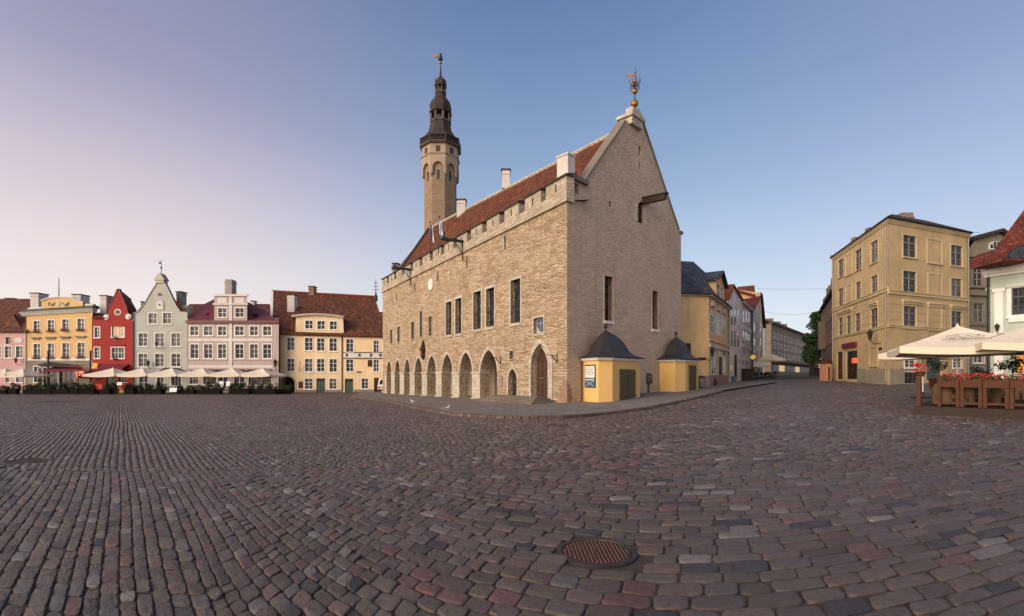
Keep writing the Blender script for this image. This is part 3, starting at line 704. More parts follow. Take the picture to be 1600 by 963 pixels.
# windows
for (s0, s1, z0, z1), kd in winrects:
    mb = MB(); cs = .22 if kd == 'big' else .09
    mb.fbox(fl, s0 - cs, s0, -.3, .05, z0 - cs, z1 + cs); mb.fbox(fl, s1, s1 + cs, -.3, .05, z0 - cs, z1 + cs); mb.fbox(fl, s0, s1, -.3, .05, z1, z1 + cs); mb.fbox(fl, s0 - .03, s1 + .03, -.3, .10, z0 - cs, z0)
    mb.mi = 1
    n = 2 if kd == 'big' else 1; mrow = max(2, round((z1 - z0) / .62))
    for i in range(0, n + 1):
        c = s0 + (s1 - s0) * i / n; mb.fbox(fl, c - .03, c + .03, -.40, -.34, z0, z1)
    for i in range(1, mrow): c = z0 + (z1 - z0) * i / mrow; mb.fbox(fl, s0, s1, -.395, -.35, c - .014, c + .014)
    w_ = mb.obj('window', [M['ashlar'], M['iron']], hall); pb = MB(); pb.poly([fl.p(s, -.385, z) for s, z in rectp(s0, s1, z0, z1)]); pb.obj('pane', M['glass'], w_)
# small door, portal
def plank_door(fr, a, dd, mat, name='door', split=True):
    s0, s1, z0, zsp, zt = a; m = MB(); m.fprism(fr, archp(s0, s1, z0, zsp, zt), dd, dd + .1)
    if split: m.mi = 1; m.fbox(fr, (s0 + s1) / 2 - .02, (s0 + s1) / 2 + .02, dd + .1, dd + .125, z0, zt - .1)
    for zz in (z0 + .5, z0 + 1.5, z0 + 2.5): m.mi = 1; m.fbox(fr, s0 + .08, s1 - .08, dd + .1, dd + .118, zz, zz + .07)
    o = m.obj(name, [mat, M['iron']], hall)
    for k_ in ((-.12, .12) if split else (.2,)):
        h = MB(); h.ball(fr.p((s0 + s1) / 2 + k_, dd + .15, z0 + 1.25), .06); h.obj('door_knob', M['zinc'], o)
plank_door(fl, door_s, -.48, M['wood_dk'], split=False)
arch_trim(fl, *door_s, .16, -.02, .04).obj('door_surround', M['ashlar'], hall)
plank_door(fl, portal_i, -.54, M['wood_door'])
so0, so1, *_r = portal_o
st = 2
for i in range(st):                              # stepped jambs of the portal
    f0 = i / st; ins = lambda a, b, f: a + (b - a) * f
    a = [ins(portal_o[j], portal_i[j], f0) for j in range(5)]; b = [ins(portal_o[j], portal_i[j], f0 + 1 / st) for j in range(5)]
    I = archp(b[0], b[1], portal_o[2], b[3], b[4], 9); O = archp(a[0], a[1], portal_o[2], a[3], a[4], 9); m = MB(); d1 = -.16 - .16 * i
    for q in range(len(I) - 1): m.hexa([fl.p(I[q][0], -.55, I[q][1]), fl.p(I[q + 1][0], -.55, I[q + 1][1]), fl.p(O[q + 1][0], -.55, O[q + 1][1]), fl.p(O[q][0], -.55, O[q][1])], [fl.p(I[q][0], d1, I[q][1]), fl.p(I[q + 1][0], d1, I[q + 1][1]), fl.p(O[q + 1][0], d1, O[q + 1][1]), fl.p(O[q][0], d1, O[q][1])])
    m.obj('portal_jamb', M['ashlar'], hall)
arch_trim(fl, portal_o[0], portal_o[1], portal_o[2], portal_o[3], portal_o[4], .26, -.02, .07).obj('portal_moulding', M['ashlar'], hall)
# steps
c = (portal_i[0] + portal_i[1]) / 2; zd = portal_i[2]; zs0 = gz(*fl.p(c, 0, 0)[:2]) + .12
mb = MB(); nst = 4
for i in range(nst):
    e = (nst - 1 - i) * .36; h0 = zs0 - .1 if i == 0 else zs0 + (zd - zs0) * i / nst + .001; mb.fbox(fl, portal_i[0] - .5 - e, door_s[1] + .6 + e * .6, .08 - .002 * i, 1.0 + e, h0, zs0 + (zd - zs0) * (i + 1) / nst - .06); mb.fbox(fl, portal_i[0] - .56 - e, door_s[1] + .66 + e * .6, .081 - .002 * i, 1.06 + e, zs0 + (zd - zs0) * (i + 1) / nst - .059, zs0 + (zd - zs0) * (i + 1) / nst)
mb.obj('steps', M['stone_step'], hall)
# coat of arms in its square frame
s0, s1, z0, z1 = sq; mb = MB(); cs = .16
for q in ((s0 - cs, s0, z0 - cs, z1 + cs), (s1, s1 + cs, z0 - cs, z1 + cs), (s0, s1, z1, z1 + cs), (s0, s1, z0 - cs, z0)): mb.fbox(fl, q[0], q[1], -.1, .06, q[2], q[3])
mb.obj('shield_frame', M['ashlar'], hall)
mb = MB(); mb.fbox(fl, s0, s1, -.29, -.24, z0, z1); mb.obj('shield_panel', M['ashlar'], hall)
cs_, cz_, hw, hh = (s0 + s1) / 2, (z0 + z1) / 2, (s1 - s0) * .36, (z1 - z0) * .40
mb = MB(); mb.fprism(fl, [(cs_ - hw, cz_ + hh), (cs_ - hw, cz_ - hh * .1), (cs_ - hw * .6, cz_ - hh * .65), (cs_, cz_ - hh), (cs_ + hw * .6, cz_ - hh * .65), (cs_ + hw, cz_ - hh * .1), (cs_ + hw, cz_ + hh)], -.24, -.17)
sh = mb.obj('shield', M['shield'], hall)
mb = MB(); mb.fbox(fl, cs_ - hw * .12, cs_ + hw * .12, -.17, -.15, cz_ - hh * .7, cz_ + hh * .85); mb.fbox(fl, cs_ - hw * .7, cs_ + hw * .7, -.17, -.152, cz_ + hh * .3, cz_ + hh * .5); mb.obj('shield_cross', M['zinc'], sh)
# patch of old red brick at the foot of the corner
for fr_, pts_ in ((fl, [(.0, -.2), (.9, -.2), (.95, .1), (.72, .3), (.88, .55), (.66, .75), (.92, .95), (.80, 1.2), (.52, 1.25), (.60, 1.5), (.30, 1.42), (.22, 1.65), (.0, 1.55)]), (fe, [(.0, -.2), (.5, -.2), (.44, .2), (.56, .45), (.40, .7), (.5, .95), (.28, 1.1), (.34, 1.3), (.12, 1.35), (.0, 1.55)])):
    mb = MB(); mb.fprism(fr_, pts_, -.05, .014); mb.obj('brick_patch', M['brickpatch'], hall)
# clock disc
mb = MB()
ring = lambda r, d: [fl.p(clk[0] + r * math.cos(2 * PI * i / 28), d, clk[1] + r * math.sin(2 * PI * i / 28)) for i in range(28)]
mb.hexa(ring(.70, -.02), ring(.66, .10)); ck = mb.obj('clock_rim', M['ashlar'], hall)
mb = MB(); mb.hexa(ring(.56, .05), ring(.56, .13)); mb.obj('clock_face', M['paper'], ck)
mb = MB(); mb.fbox(fl, clk[0] - .02, clk[0] + .03, .131, .145, clk[1] - .08, clk[1] + .38); mb.fbox(fl, clk[0] - .28, clk[0] + .07, .146, .16, clk[1] - .02, clk[1] + .03); mb.obj('clock_hands', M['zinc'], ck)
# iron wall anchors and wall spout statue
for px, py in ((789.5, 379), (730, 410), (684.5, 432), (648.6, 450), (620, 464)):
    s, z = fl.hit(px, py); mb = MB(); mb.fbox(fl, s - .05, s + .05, -.02, .06, z - .5, z + .5); mb.obj('wall_anchor', M['iron'], hall)
s, z = fl.hit(*k3(270, 600)); z1 = fl.hit(*k3(270, 487))[1]; mb = MB()
mb.lathe(fl.p(s, .12, z), [(.05, 0), (.22, .25), (.28, .3), (.26, z1 - z - 1.2), (.42, z1 - z - 1.1), (.03, z1 - z)], 8); mb.obj('niche_statue', M['wood_dk'], hall)
# lantern brackets on the wall
for px, py in (k3(712, 598), k3(1040, 585)):
    s, z = fl.hit(px, py); mb = MB(); mb.tube([fl.p(s, 0, z - .35), fl.p(s, .5, z + .1), fl.p(s, .85, z + .12)], .035, 6); mb.tube([fl.p(s, 0, z + .1), fl.p(s, .5, z + .1)], .03, 6); mb.tube([fl.p(s, .02, z - .4), fl.p(s, .02, z + .25)], .04, 6); mb.obj('wall_bracket', M['iron'], hall)
s, z = fl.hit(*k3(716, 725)); mb = MB(); mb.fbox(fl, s - .22, s + .22, 0, .06, z - .45, z + .45); mb.obj('notice_board', M['zinc'], hall)
# cornice, parapet and merlons
def sl(fr_s0, fr_s1, d0, d1, a0, a1, m):         # a band that follows the cornice slope, a0/a1 heights above it
    m.hexa([fl.p(fr_s0, d0, zc(fr_s0) + a0), fl.p(fr_s1, d0, zc(fr_s1) + a0), fl.p(fr_s1, d1, zc(fr_s1) + a0), fl.p(fr_s0, d1, zc(fr_s0) + a0)],
           [fl.p(fr_s0, d0, zc(fr_s0) + a1), fl.p(fr_s1, d0, zc(fr_s1) + a1), fl.p(fr_s1, d1, zc(fr_s1) + a1), fl.p(fr_s0, d1, zc(fr_s0) + a1)])
mb = MB(); sl(-.12, fl.L + .12, -.5, .16, .002, .12, mb); mb.obj('cornice', M['hall_par'], hall)
mb = MB(); sl(-.06, fl.L + .06, -.55, .10, .122, .78, mb); mb.obj('parapet', M['hall_par'], hall)
nm = 14; per = (fl.L + .8) / nm
for i in range(nm):
    a = -.06 + i * per; b = min(a + per - .82, fl.L + .06) if i else 2.15
    mb = MB(); sl(a, b, -.55, .10, .782, 1.62, mb); me_ = mb.obj('merlon', M['hall_par'], hall)
    mb = MB(); za, zb_ = zc(a) + 1.622, zc(b) + 1.622
    mb.hexa([fl.p(a - .07, -.68, za), fl.p(b + .07, -.68, zb_), fl.p(b + .07, .2, zb_), fl.p(a - .07, .2, za)], [fl.p(a - .07, -.68, za + .32), fl.p(b + .07, -.68, zb_ + .32), fl.p(b + .07, .2, zb_ + .13), fl.p(a - .07, .2, za + .13)])
    mb.obj('merlon_cap', M['dkmetal'], me_)
    c = (a + b) / 2; mb = MB(); mb.fbox(fl, c - .07, c + .07, .09, .112, zc(c) + .92, zc(c) + 1.42); mb.obj('arrow_slit', M['iron'], me_)
# gable front
o = [(0, ZB), (0, zc(0) + .78)]
sg = [fe.hit(*q) for q in ((897, 292), (914, 283), (977, 190), (1003, 190), (1060, 360))]
zr = fe.hit(1064, 366)[1]
o += [(sg[0][0], zc(0) + .78), (sg[0][0], sg[1][1])] + sg[1:] + [(fe.L, zr), (fe.L, ZB)]
k6 = lambda x, y: (860 + x / 3.107, 350 + y / 3.107); k5 = lambda x, y: (840 + x / 3.567, 90 + y / 3.567)
gw = [fe.rect(*k6(262, 256), *k6(302, 472)), fe.rect(*k6(494, 328), *k6(523, 512))]
ha = pxarch(fe, 557, 597, 925, 850, 805, k5)
smalls = [fe.rect(*k5(562, 497), *k5(577, 545)), fe.rect(*k5(565, 585), *k5(572, 630)), fe.rect(*k5(397, 803), *k5(413, 830)), fe.rect(*k5(187, 698), *k5(230, 758))]
mb = MB(); wall_mesh(mb, fe, o, [rectp(*r) for r in gw + smalls] + [roundp(ha[0], ha[1], ha[2], ha[3], ha[4])], .4)
for r in smalls: mb.poly([fe.p(s, -.4, z) for s, z in rectp(*r)])
mb.obj('gable_wall', M['hall_gable'], hall)
for s0, s1, z0, z1 in gw:
    mb = MB(); cs = .2
    mb.fbox(fe, s0 - cs * .5, s0, -.3, .04, z0, z1 + cs); mb.fbox(fe, s1, s1 + cs, -.3, .04, z0, z1 + cs); mb.fbox(fe, s0, s1, -.3, .04, z1, z1 + cs); mb.mi = 2; mb.fbox(fe, s0 - .1, s1 + .12, -.3, .12, z0 - .2, z0 - .002)
    mb.mi = 1; mb.fbox(fe, (s0 + s1) / 2 - .03, (s0 + s1) / 2 + .03, -.37, -.32, z0, z1)
    for i in range(1, 7): c = z0 + (z1 - z0) * i / 7; mb.fbox(fe, s0, s1, -.365, -.33, c - .02, c + .02)
    w_ = mb.obj('window', [M['hall_gable'], M['iron'], M['white']], hall); pb = MB(); pb.poly([fe.p(s, -.36, z) for s, z in rectp(s0, s1, z0, z1)]); pb.obj('pane', M['glass'], w_)
mb = MB(); mb.fprism(fe, roundp(*ha), -.38, -.28); mb.obj('hatch', M['wood_dk'], hall)
I = roundp(*ha); O = roundp(ha[0] - .28, ha[1] + .28, ha[2], ha[3], ha[4] + .28); m = MB()
for q in range(len(I) - 1): m.hexa([fe.p(I[q][0], -.05, I[q][1]), fe.p(I[q + 1][0], -.05, I[q + 1][1]), fe.p(O[q + 1][0], -.05, O[q + 1][1]), fe.p(O[q][0], -.05, O[q][1])], [fe.p(I[q][0], .05, I[q][1]), fe.p(I[q + 1][0], .05, I[q + 1][1]), fe.p(O[q + 1][0], .05, O[q + 1][1]), fe.p(O[q][0], .05, O[q][1])])
m.obj('hatch_surround', M['ashlar'], hall)
s, z = fe.hit(1004, 313); mb = MB(); q = at(1040, 303, 36.4); p = fe.p(s, -.3, z + .1); dirv = (q - p).normalized()
E3 = Vector((*fe.e, 0)); mb.slab([p + E3 * .16, p - E3 * .16, q - E3 * .16, q + E3 * .16], .42); bm_ = mb.obj('hoist_beam', M['wood_dk'], hall)
mb = MB(); UP = Vector((0, 0, .09)); mb.slab([p + UP + E3 * .24, p + UP - E3 * .24, q + dirv * .15 + UP - E3 * .24, q + dirv * .15 + UP + E3 * .24], .08); mb.obj('beam_cover', M['dkmetal'], bm_)
# gable coping
mb = MB()
for a, b in ((sg[1], sg[2]), (sg[3], sg[4])):
    dv = Vector((b[0] - a[0], b[1] - a[1])).normalized(); nn = Vector((-dv.y, dv.x))
    if nn.y < 0: nn = -nn
    pts = [Vector(a) - nn * .02, Vector(b) - nn * .02, Vector(b) + nn * .12, Vector(a) + nn * .12]
    mb.fprism(fe, [tuple(x) for x in pts], -.75, .10)
mb.fbox(fe, sg[0][0] - .3, sg[1][0] + .1, -.8, .25, sg[1][1] - .3, sg[1][1] - .02)
mb.fbox(fe, fe.L - .35, fe.L + .18, -.9, .12, zr - .02, zr + .22)
mb.obj('coping', M['coping'], hall)
# back walls
mb = MB(); mb.poly([(*D, ZB), (*C_, ZB), (*C_, zr), (*D, zr)])
fw = Fr(B, C_); zap = fe.hit(990, 188)[1]; zap2 = 22.7
mb.poly([(*B, ZB), (*C_, ZB), (*C_, 14.0), (*((B + C_) / 2), zap2), (*B, zc(fl.L) + .8)])
mb.obj('rear_wall', M['hall_gable'], hall)
# roof
def rf(fr, s, d, z): return fr.p(s, d, z)
mS = (sg[2][0] + sg[3][0]) / 2
E0 = fe.p(sg[1][0] - .1, -.45, sg[1][1] - .55); R0 = fe.p(mS, -.45, zap - .3)
e2 = (C_ - B).normalized(); E1 = Vector((*(B + e2 * (sg[1][0] - .2)), sg[1][1] - .1)); R1 = Vector((*((B + C_) / 2), zap2))
X0 = fe.p(fe.L + .3, -.45, zr - .2); X1 = Vector((*(C_ + e2 * .3), 13.9))
mb = MB(); mb.slab([E0, E1, R1, R0], .25); mb.slab([X0, X1, R1, R0], .25); roof = mb.obj('roof', M['roof_hall'], hall)
mb = MB()
nR = 60
for i in range(nR):
    a = R0.lerp(R1, i / nR); b = R0.lerp(R1, (i + .93) / nR); mb.tube([a + Vector((0, 0, .05)), b + Vector((0, 0, .09))], .16, 6)
mb.obj('ridge_tiles', M['ashlar'], roof)
mb = MB(); mb.tube([E1 + Vector((0, 0, .1)), R1 + Vector((0, 0, .1))], .22, 6); mb.obj('verge', M['dkmetal'], roof)
mb = MB(); mb.poly([fl.p(0, -.5, zc(0) + .2), fl.p(fl.L, -.5, zc(fl.L) + .2), fl.p(fl.L, -1.9, zc(fl.L) + .5), fl.p(0, -1.9, zc(0) + .5)]); mb.obj('gutter', M['dkmetal'], roof)
# apex block and vane
mb = MB(); c = fe.p(mS, -.25, zap - .25)
mb.fbox(fe, mS - .75, mS + .75, -.8, .32, zap - .55, zap - .02); mb.fbox(fe, mS - .92, mS + .92, -.95, .45, zap - .018, zap + .22)
mb.fprism(fe, [(mS - .9, zap + .222), (mS + .9, zap + .222), (mS, zap + .75)], -.9, .4); mb.fbox(fe, mS - .28, mS + .28, -.5, .08, zap + .5, zap + .95)
ab = mb.obj('apex_block', M['ashlar'], hall)
mb = MB(); T0 = at(991, 168, c.y); T1 = at(993, 106, c.y); mb.tube([T0 - Vector((0, 0, .4)), T1], [.07, .02], 6); po = mb.obj('vane_pole', M['iron'], ab)
for y, r in ((162, .29), (143, .21), (127, .16), (113, .09)):
    mb = MB(); mb.ball(at(991.5 + (162 - y) * .03, y, c.y), r); mb.obj('gilded_ball', M['gold'], ab)
mb = MB(); v = at(992, 134, c.y)
for i in range(8):
    a = 2 * PI * i / 8; dx = Vector((math.cos(a), math.sin(a), 0)); mb.tube([v, v + dx * .35 + Vector((0, 0, .12)), v + dx * .42 + Vector((0, 0, .45))], .035, 5); mb.tube([v, v + dx * .35 - Vector((0, 0, .1)), v + dx * .3 - Vector((0, 0, .35))], .03, 5)
mb.obj('vane_crown', M['kerb'], ab)
mb = MB(); v = at(992, 118, c.y); mb.slab([v + Vector((0, 0, .12)), v + Vector((-.4, .1, .16)), v + Vector((-.7, .2, .10)), v + Vector((-.4, .1, .05)), v - Vector((0, 0, .1))], .02); mb.hexa([v + Vector((0, 0, -.07)), v + Vector((-.8, .1, -.0)), v + Vector((-.8, .12, -.0)), v + Vector((0, .02, -.07))], [v + Vector((0, 0, .08)), v + Vector((-.8, .1, .07)), v + Vector((-.8, .12, .07)), v + Vector((0, .02, .08))]); mb.obj('vane_flag', M['gold'], ab)
# chimneys on the hall
def chimney(parent, px0, px1, yt, yb, Y, mat, dep=None, cap=True, name='chimney', top='dkmetal'):
    a = at(px0, yb, Y); b = at(px1, yt, Y); w_ = b.x - a.x; dep = dep or w_; m = MB()
    m.box(a.x, b.x, Y, Y + dep, a.z - .8, b.z - (.12 if cap else 0)); m.box(a.x - .06, b.x + .06, Y - .06, Y + dep + .06, b.z - .55, b.z - .38)
    if cap: m.mi = 1; m.box(a.x - .12, b.x + .12, Y - .12, Y + dep + .12, b.z - .119, b.z)
    return m.obj(name, [M[mat], M[top]], parent)
def Yr(px, frac):                                 # depth of a point part-way up the left roof slope
    lo = E0.lerp(R0, frac); hi = E1.lerp(R1, frac); d_ = hi - lo; u_ = (px - CX) / F
    t_ = (u_ * lo.y - lo.x) / (d_.x - u_ * d_.y); return (lo + d_ * t_).y
mb = MB(); s_ = sg[0][0]; zt = fe.hit(906, 243)[1]; mb.fbox(fe, s_ - .1, s_ + .62, -1.35, -.42, sg[1][1] - .9, zt); mb.fbox(fe, s_ - .16, s_ + .68, -1.41, -.36, zt + .002, zt + .12); mb.obj('chimney', M['whitech'], hall)
chimney(hall, 784.5, 796.5, 264, 282, Yr(790, 1.0) - .2, 'whitech'); chimney(hall, 714, 727, 311, 332, Yr(720, .9), 'whitech'); chimney(hall, 613.5, 622, 411, 428, 66.5, 'brickch')
# dragon-head water spouts
for px, py in ((712, 385), (630, 437.5)):
    s, z = fl.hit(px + 13, py); z = zc(s) + .95; mb = MB()
    path = [fl.p(s, .1, z), fl.p(s + .1, .9, z + .05), fl.p(s + .2, 1.5, z + .02), fl.p(s + .25, 1.9, z + .15), fl.p(s + .28, 2.2, z + .05)]
    mb.tube(path, [.14, .15, .17, .26, .10], 8); mb.tube([path[3] + Vector((0, 0, .15)), path[3] + Vector((0, 0, .55)) - Vector((*fl.n, 0)) * .2], [.08, .02], 5); mb.tube([path[3] - Vector((0, 0, .1)), path[4] - Vector((0, 0, .3))], [.09, .05], 5)
    mb.tube([fl.p(s, .1, z - 1.5), fl.p(s, .25, z - .9), fl.p(s + .1, .9, z - .08)], .05, 6); mb.tube([fl.p(s, .16, z - 1.7), fl.p(s, .16, z)], .05, 6)
    mb.obj('dragon_spout', M['green_dk'], hall, smooth=True)
# ------------------------------------------------------------------ tower (octagonal)
TY = 71.0; tx = at(688.5, 0, TY).x; pw = lambda px: px / F * TY
zt_ = lambda y: CH + (HZ - y) / F * TY
def octa(m, prof, n=8, ph=PI / 8): m.lathe((tx, TY, 0), prof, n, ph)
kk = 1 / math.cos(PI / 8) * 1.0
r_s = pw(25.2) / .98
mb = MB(); octa(mb, [(r_s, 6), (r_s, zt_(263))]); shaft = mb.obj('tower', M['tower'], hall)
mb = MB(); r_u = pw(29.5); octa(mb, [(r_u, zt_(262)), (r_u, zt_(232))]); octa(mb, [(r_u + .14, zt_(252)), (r_u + .14, zt_(250))]); octa(mb, [(r_u + .2, zt_(236)), (r_u + .3, zt_(233))])
mb.obj('tower_drum', M['tower_lt'], shaft)
# corbel arches between shaft and drum
for i in range(8):
    a0 = PI / 8 + i * PI / 4; a1 = a0 + PI / 4; am = (a0 + a1) / 2; ap = (r_u + .02) * math.cos(PI / 8)
    nrm = Vector((math.cos(am), math.sin(am))); tv = Vector((-math.sin(am), math.cos(am))); half = r_u * math.sin(PI / 8)
    f = Fr.__new__(Fr); f.A = Vector((tx, TY)) + nrm * ap - tv * half; f.e = tv; f.n = nrm; f.L = 2 * half
    zb, ztp = zt_(281), zt_(261.9); I = archp(.28, 2 * half - .28, zb, zb + .8, ztp - .15, 7)
    m = MB(); dpt = ap - r_s * math.cos(PI / 8)
    outl = [(0, ztp), (0, zb + .3)] + [(.14, zb - .1)] + I + [(2 * half - .14, zb - .1), (2 * half, zb + .3), (2 * half, ztp)]
    wall_mesh(m, f, outl, [])
    for a, b in zip(I, I[1:]): m.poly([f.p(a[0], 0, a[1]), f.p(b[0], 0, b[1]), f.p(b[0], -dpt, b[1]), f.p(a[0], -dpt, a[1])])
    m.poly([f.p(0, 0, zb + .3), f.p(.14, 0, zb - .1), f.p(.28, 0, zb), f.p(.28, -dpt, zb), f.p(.14, -dpt, zb - .5), f.p(0, -dpt, zb - .3)])
    m.poly([f.p(2 * half, 0, zb + .3), f.p(2 * half - .14, 0, zb - .1), f.p(2 * half - .28, 0, zb), f.p(2 * half - .28, -dpt, zb), f.p(2 * half - .14, -dpt, zb - .5), f.p(2 * half, -dpt, zb - .3)])
    m.obj('corbel_arch', M['tower_lt'], shaft)
    # windows: square in the drum, arched in the shaft
    m = MB(); c = half; fz = zt_(244.5); m.fbox(f, c - .3, c + .3, -.1, .012, fz - .45, fz + .4); m.obj('drum_window', M['iron'], shaft)
    f2 = Fr.__new__(Fr); ap2 = r_s * math.cos(PI / 8); h2 = r_s * math.sin(PI / 8); f2.A = Vector((tx, TY)) + nrm * ap2 - tv * h2; f2.e = tv; f2.n = nrm; f2.L = 2 * h2
    m = MB(); z0, z1 = zt_(289.5), zt_(274.5); m.fprism(f2, roundp(h2 - .24, h2 + .24, z0, z1 - .3, z1), -.1, .012); m.obj('shaft_window', M['iron'], shaft)
    m = MB(); I2 = roundp(h2 - .24, h2 + .24, z0, z1 - .3, z1); O2 = roundp(h2 - .36, h2 + .36, z0, z1 - .3, z1 + .14)
    for q in range(len(I2) - 1): m.hexa([f2.p(I2[q][0], 0, I2[q][1]), f2.p(I2[q + 1][0], 0, I2[q + 1][1]), f2.p(O2[q + 1][0], 0, O2[q + 1][1]), f2.p(O2[q][0], 0, O2[q][1])], [f2.p(I2[q][0], .04, I2[q][1]), f2.p(I2[q + 1][0], .04, I2[q + 1][1]), f2.p(O2[q + 1][0], .04, O2[q + 1][1]), f2.p(O2[q][0], .04, O2[q][1])])
    m.obj('shaft_window_surround', M['tower_lt'], shaft)
# gallery
mb = MB(); rg = pw(32.8); octa(mb, [(r_u + .2, zt_(233)), (rg, zt_(236.5)), (rg + .05, zt_(235)), (rg, zt_(233.5)), (r_u * .8, zt_(233))])
for i in range(8):
    for k_ in range(9):
        a0 = PI / 8 + i * PI / 4; p0 = Vector((math.cos(a0), math.sin(a0))) * (rg - .1); p1 = Vector((math.cos(a0 + PI / 4), math.sin(a0 + PI / 4))) * (rg - .1)
        q = p0.lerp(p1, k_ / 9); rr_ = .09 if k_ == 0 else .035; mb.box(tx + q.x - rr_, tx + q.x + rr_, TY + q.y - rr_, TY + q.y + rr_, zt_(236), zt_(222))
octa(mb, [(rg - .02, zt_(224.2)), (rg - .02, zt_(222.6)), (rg - .22, zt_(222.6)), (rg - .22, zt_(224.2))])
octa(mb, [(rg - .05, zt_(230)), (rg - .05, zt_(229)), (rg - .16, zt_(229)), (rg - .16, zt_(230))])
mb.obj('gallery', M['dkmetal'], shaft)
# spire: skirt, lanterns and onion caps
mb = MB()
octa(mb, [(pw(q) * kk * .98, zt_(y)) for q, y in ((23, 233), (26.5, 223.5), (26, 221), (22, 215), (18.2, 209), (17, 203), (15.6, 197), (14.8, 194.5), (15.6, 194.3), (15.6, 193.5), (10, 193))])
octa(mb, [(pw(q) * kk * .98, zt_(y)) for q, y in ((13, 180.5), (17, 178.8), (17.2, 177.2), (15, 175), (16.6, 170), (16.2, 166), (13.2, 160), (9.6, 155.5), (8.2, 151), (7.6, 148.5), (8.6, 148), (8.6, 147.2), (5, 147))])
octa(mb, [(pw(q) * kk * .98, zt_(y)) for q, y in ((7, 137.2), (9.4, 136.2), (9.4, 135), (8.4, 133.5), (9.2, 130), (8.4, 127), (5, 124), (2.4, 121), (1.5, 116), (.9, 108), (.35, 98))])
sp_ = mb.obj('spire', M['dkmetal'], shaft)
mb = MB()
for (rq, y0, y1, npost) in ((14.6, 193.2, 180.4, 8), (7.6, 147.2, 137.2, 8)):
    for i in range(npost):
        a = PI / 8 + i * PI / 4; rr_ = pw(rq) * kk * .95; w_ = pw(rq) * .13; c = (tx + rr_ * math.cos(a), TY + rr_ * math.sin(a)); mb.lathe((*c, 0), [(w_, zt_(y0)), (w_, zt_(y1))], 6)
        a2 = a + PI / 4; c2 = (tx + rr_ * math.cos(a2), TY + rr_ * math.sin(a2))
        mb.hexa([(*c, zt_(y0)), (*c2, zt_(y0)), (c2[0] * .98 + tx * .02, c2[1] * .98 + TY * .02, zt_(y0)), (c[0] * .98 + tx * .02, c[1] * .98 + TY * .02, zt_(y0))], [(*c, zt_(y0 - (y0 - y1) * .22)), (*c2, zt_(y0 - (y0 - y1) * .22)), (c2[0] * .98 + tx * .02, c2[1] * .98 + TY * .02, zt_(y0 - (y0 - y1) * .22)), (c[0] * .98 + tx * .02, c[1] * .98 + TY * .02, zt_(y0 - (y0 - y1) * .22))])
    octa(mb, [(pw(rq) * .5, zt_(y0)), (pw(rq) * .5, zt_(y1))])
mb.obj('lantern_stage', M['lantern'], shaft)
mb = MB(); mb.ball((tx, TY, zt_(98)), pw(2.4), 14); mb.obj('gilded_ball', M['gold'], shaft)
mb = MB(); v = Vector((tx, TY, zt_(94))); mb.tube([v - Vector((0, 0, .3)), v + Vector((0, 0, .75))], .06, 6)
mb.lathe((tx - .02, TY, v.z), [(.30, 0), (.34, .2), (.22, .3), (.30, .42), (.26, .6), (.14, .68), (.17, .8), (.12, .95), (.02, 1.0)], 10); mb.tube([v + Vector((-.1, 0, .5)), v + Vector((-.75, 0, .35))], .05, 5)
mb.obj('vane_figure', M['green_dk'], shaft, smooth=True)
mb = MB(); mb.tube([v + Vector((-.5, 0, -.1)), v + Vector((-.5, 0, 1.0))], .03, 5); mb.hexa([v + Vector((-.5, 0, .45)), v + Vector((-1.2, 0, .55)), v + Vector((-1.2, .03, .55)), v + Vector((-.5, .03, .45))], [v + Vector((-.5, 0, .85)), v + Vector((-1.2, 0, .85)), v + Vector((-1.2, .03, .85)), v + Vector((-.5, .03, .85))]); mb.obj('vane_flag', M['gold'], shaft)

# flags leaning out from the parapet
def flag(px0, py0, px1, py1, label, cols):
    s, z = fl.hit(px0, py0); b0 = fl.p(s, .14, z); u_ = (px1 - CX) / F; Yv = b0.y - .8; b1 = Vector((u_ * Yv, Yv, CH + (HZ - py1) / F * Yv))
    th_ = thing('flag', b0, label, 'flag'); mb = MB(); mb.tube([b0, b1], [.05, .03], 6); mb.ball(b1, .09, 8); mb.obj('flag_pole', M['iron'], th_)
    dv = (b1 - b0).normalized(); n = 10; L = 1.35; m = MB()
    for r in range(3):
        m.mi = r; rows = []
        for k_ in (r / 3, (r + 1) / 3):
            line = []
            for i in range(n + 1):
                f_ = i / n; p = b1 - dv * (.15 + f_ * L); o_ = k_ * .5 * (.55 + .45 * f_); line.append(p + Vector((o_ * .8, o_ * .25 * math.sin(f_ * 7 + k_ * 5), -o_ * 1.2)))
            rows.append(line)
        for i in range(n): m.poly([rows[0][i], rows[0][i + 1], rows[1][i + 1], rows[1][i]])
    m.obj('flag_cloth', [M[c] for c in cols], th_)
flag(674, 402, 672.5, 347, 'dark furled flag on left of the two poles leaning from the town hall battlements', ('flag_b', 'flag_k', 'flag_w'))
flag(687, 397, 686.5, 339, 'white and blue flag on the right pole leaning from town hall battlements', ('flag_w', 'flag_b', 'flag_w'))

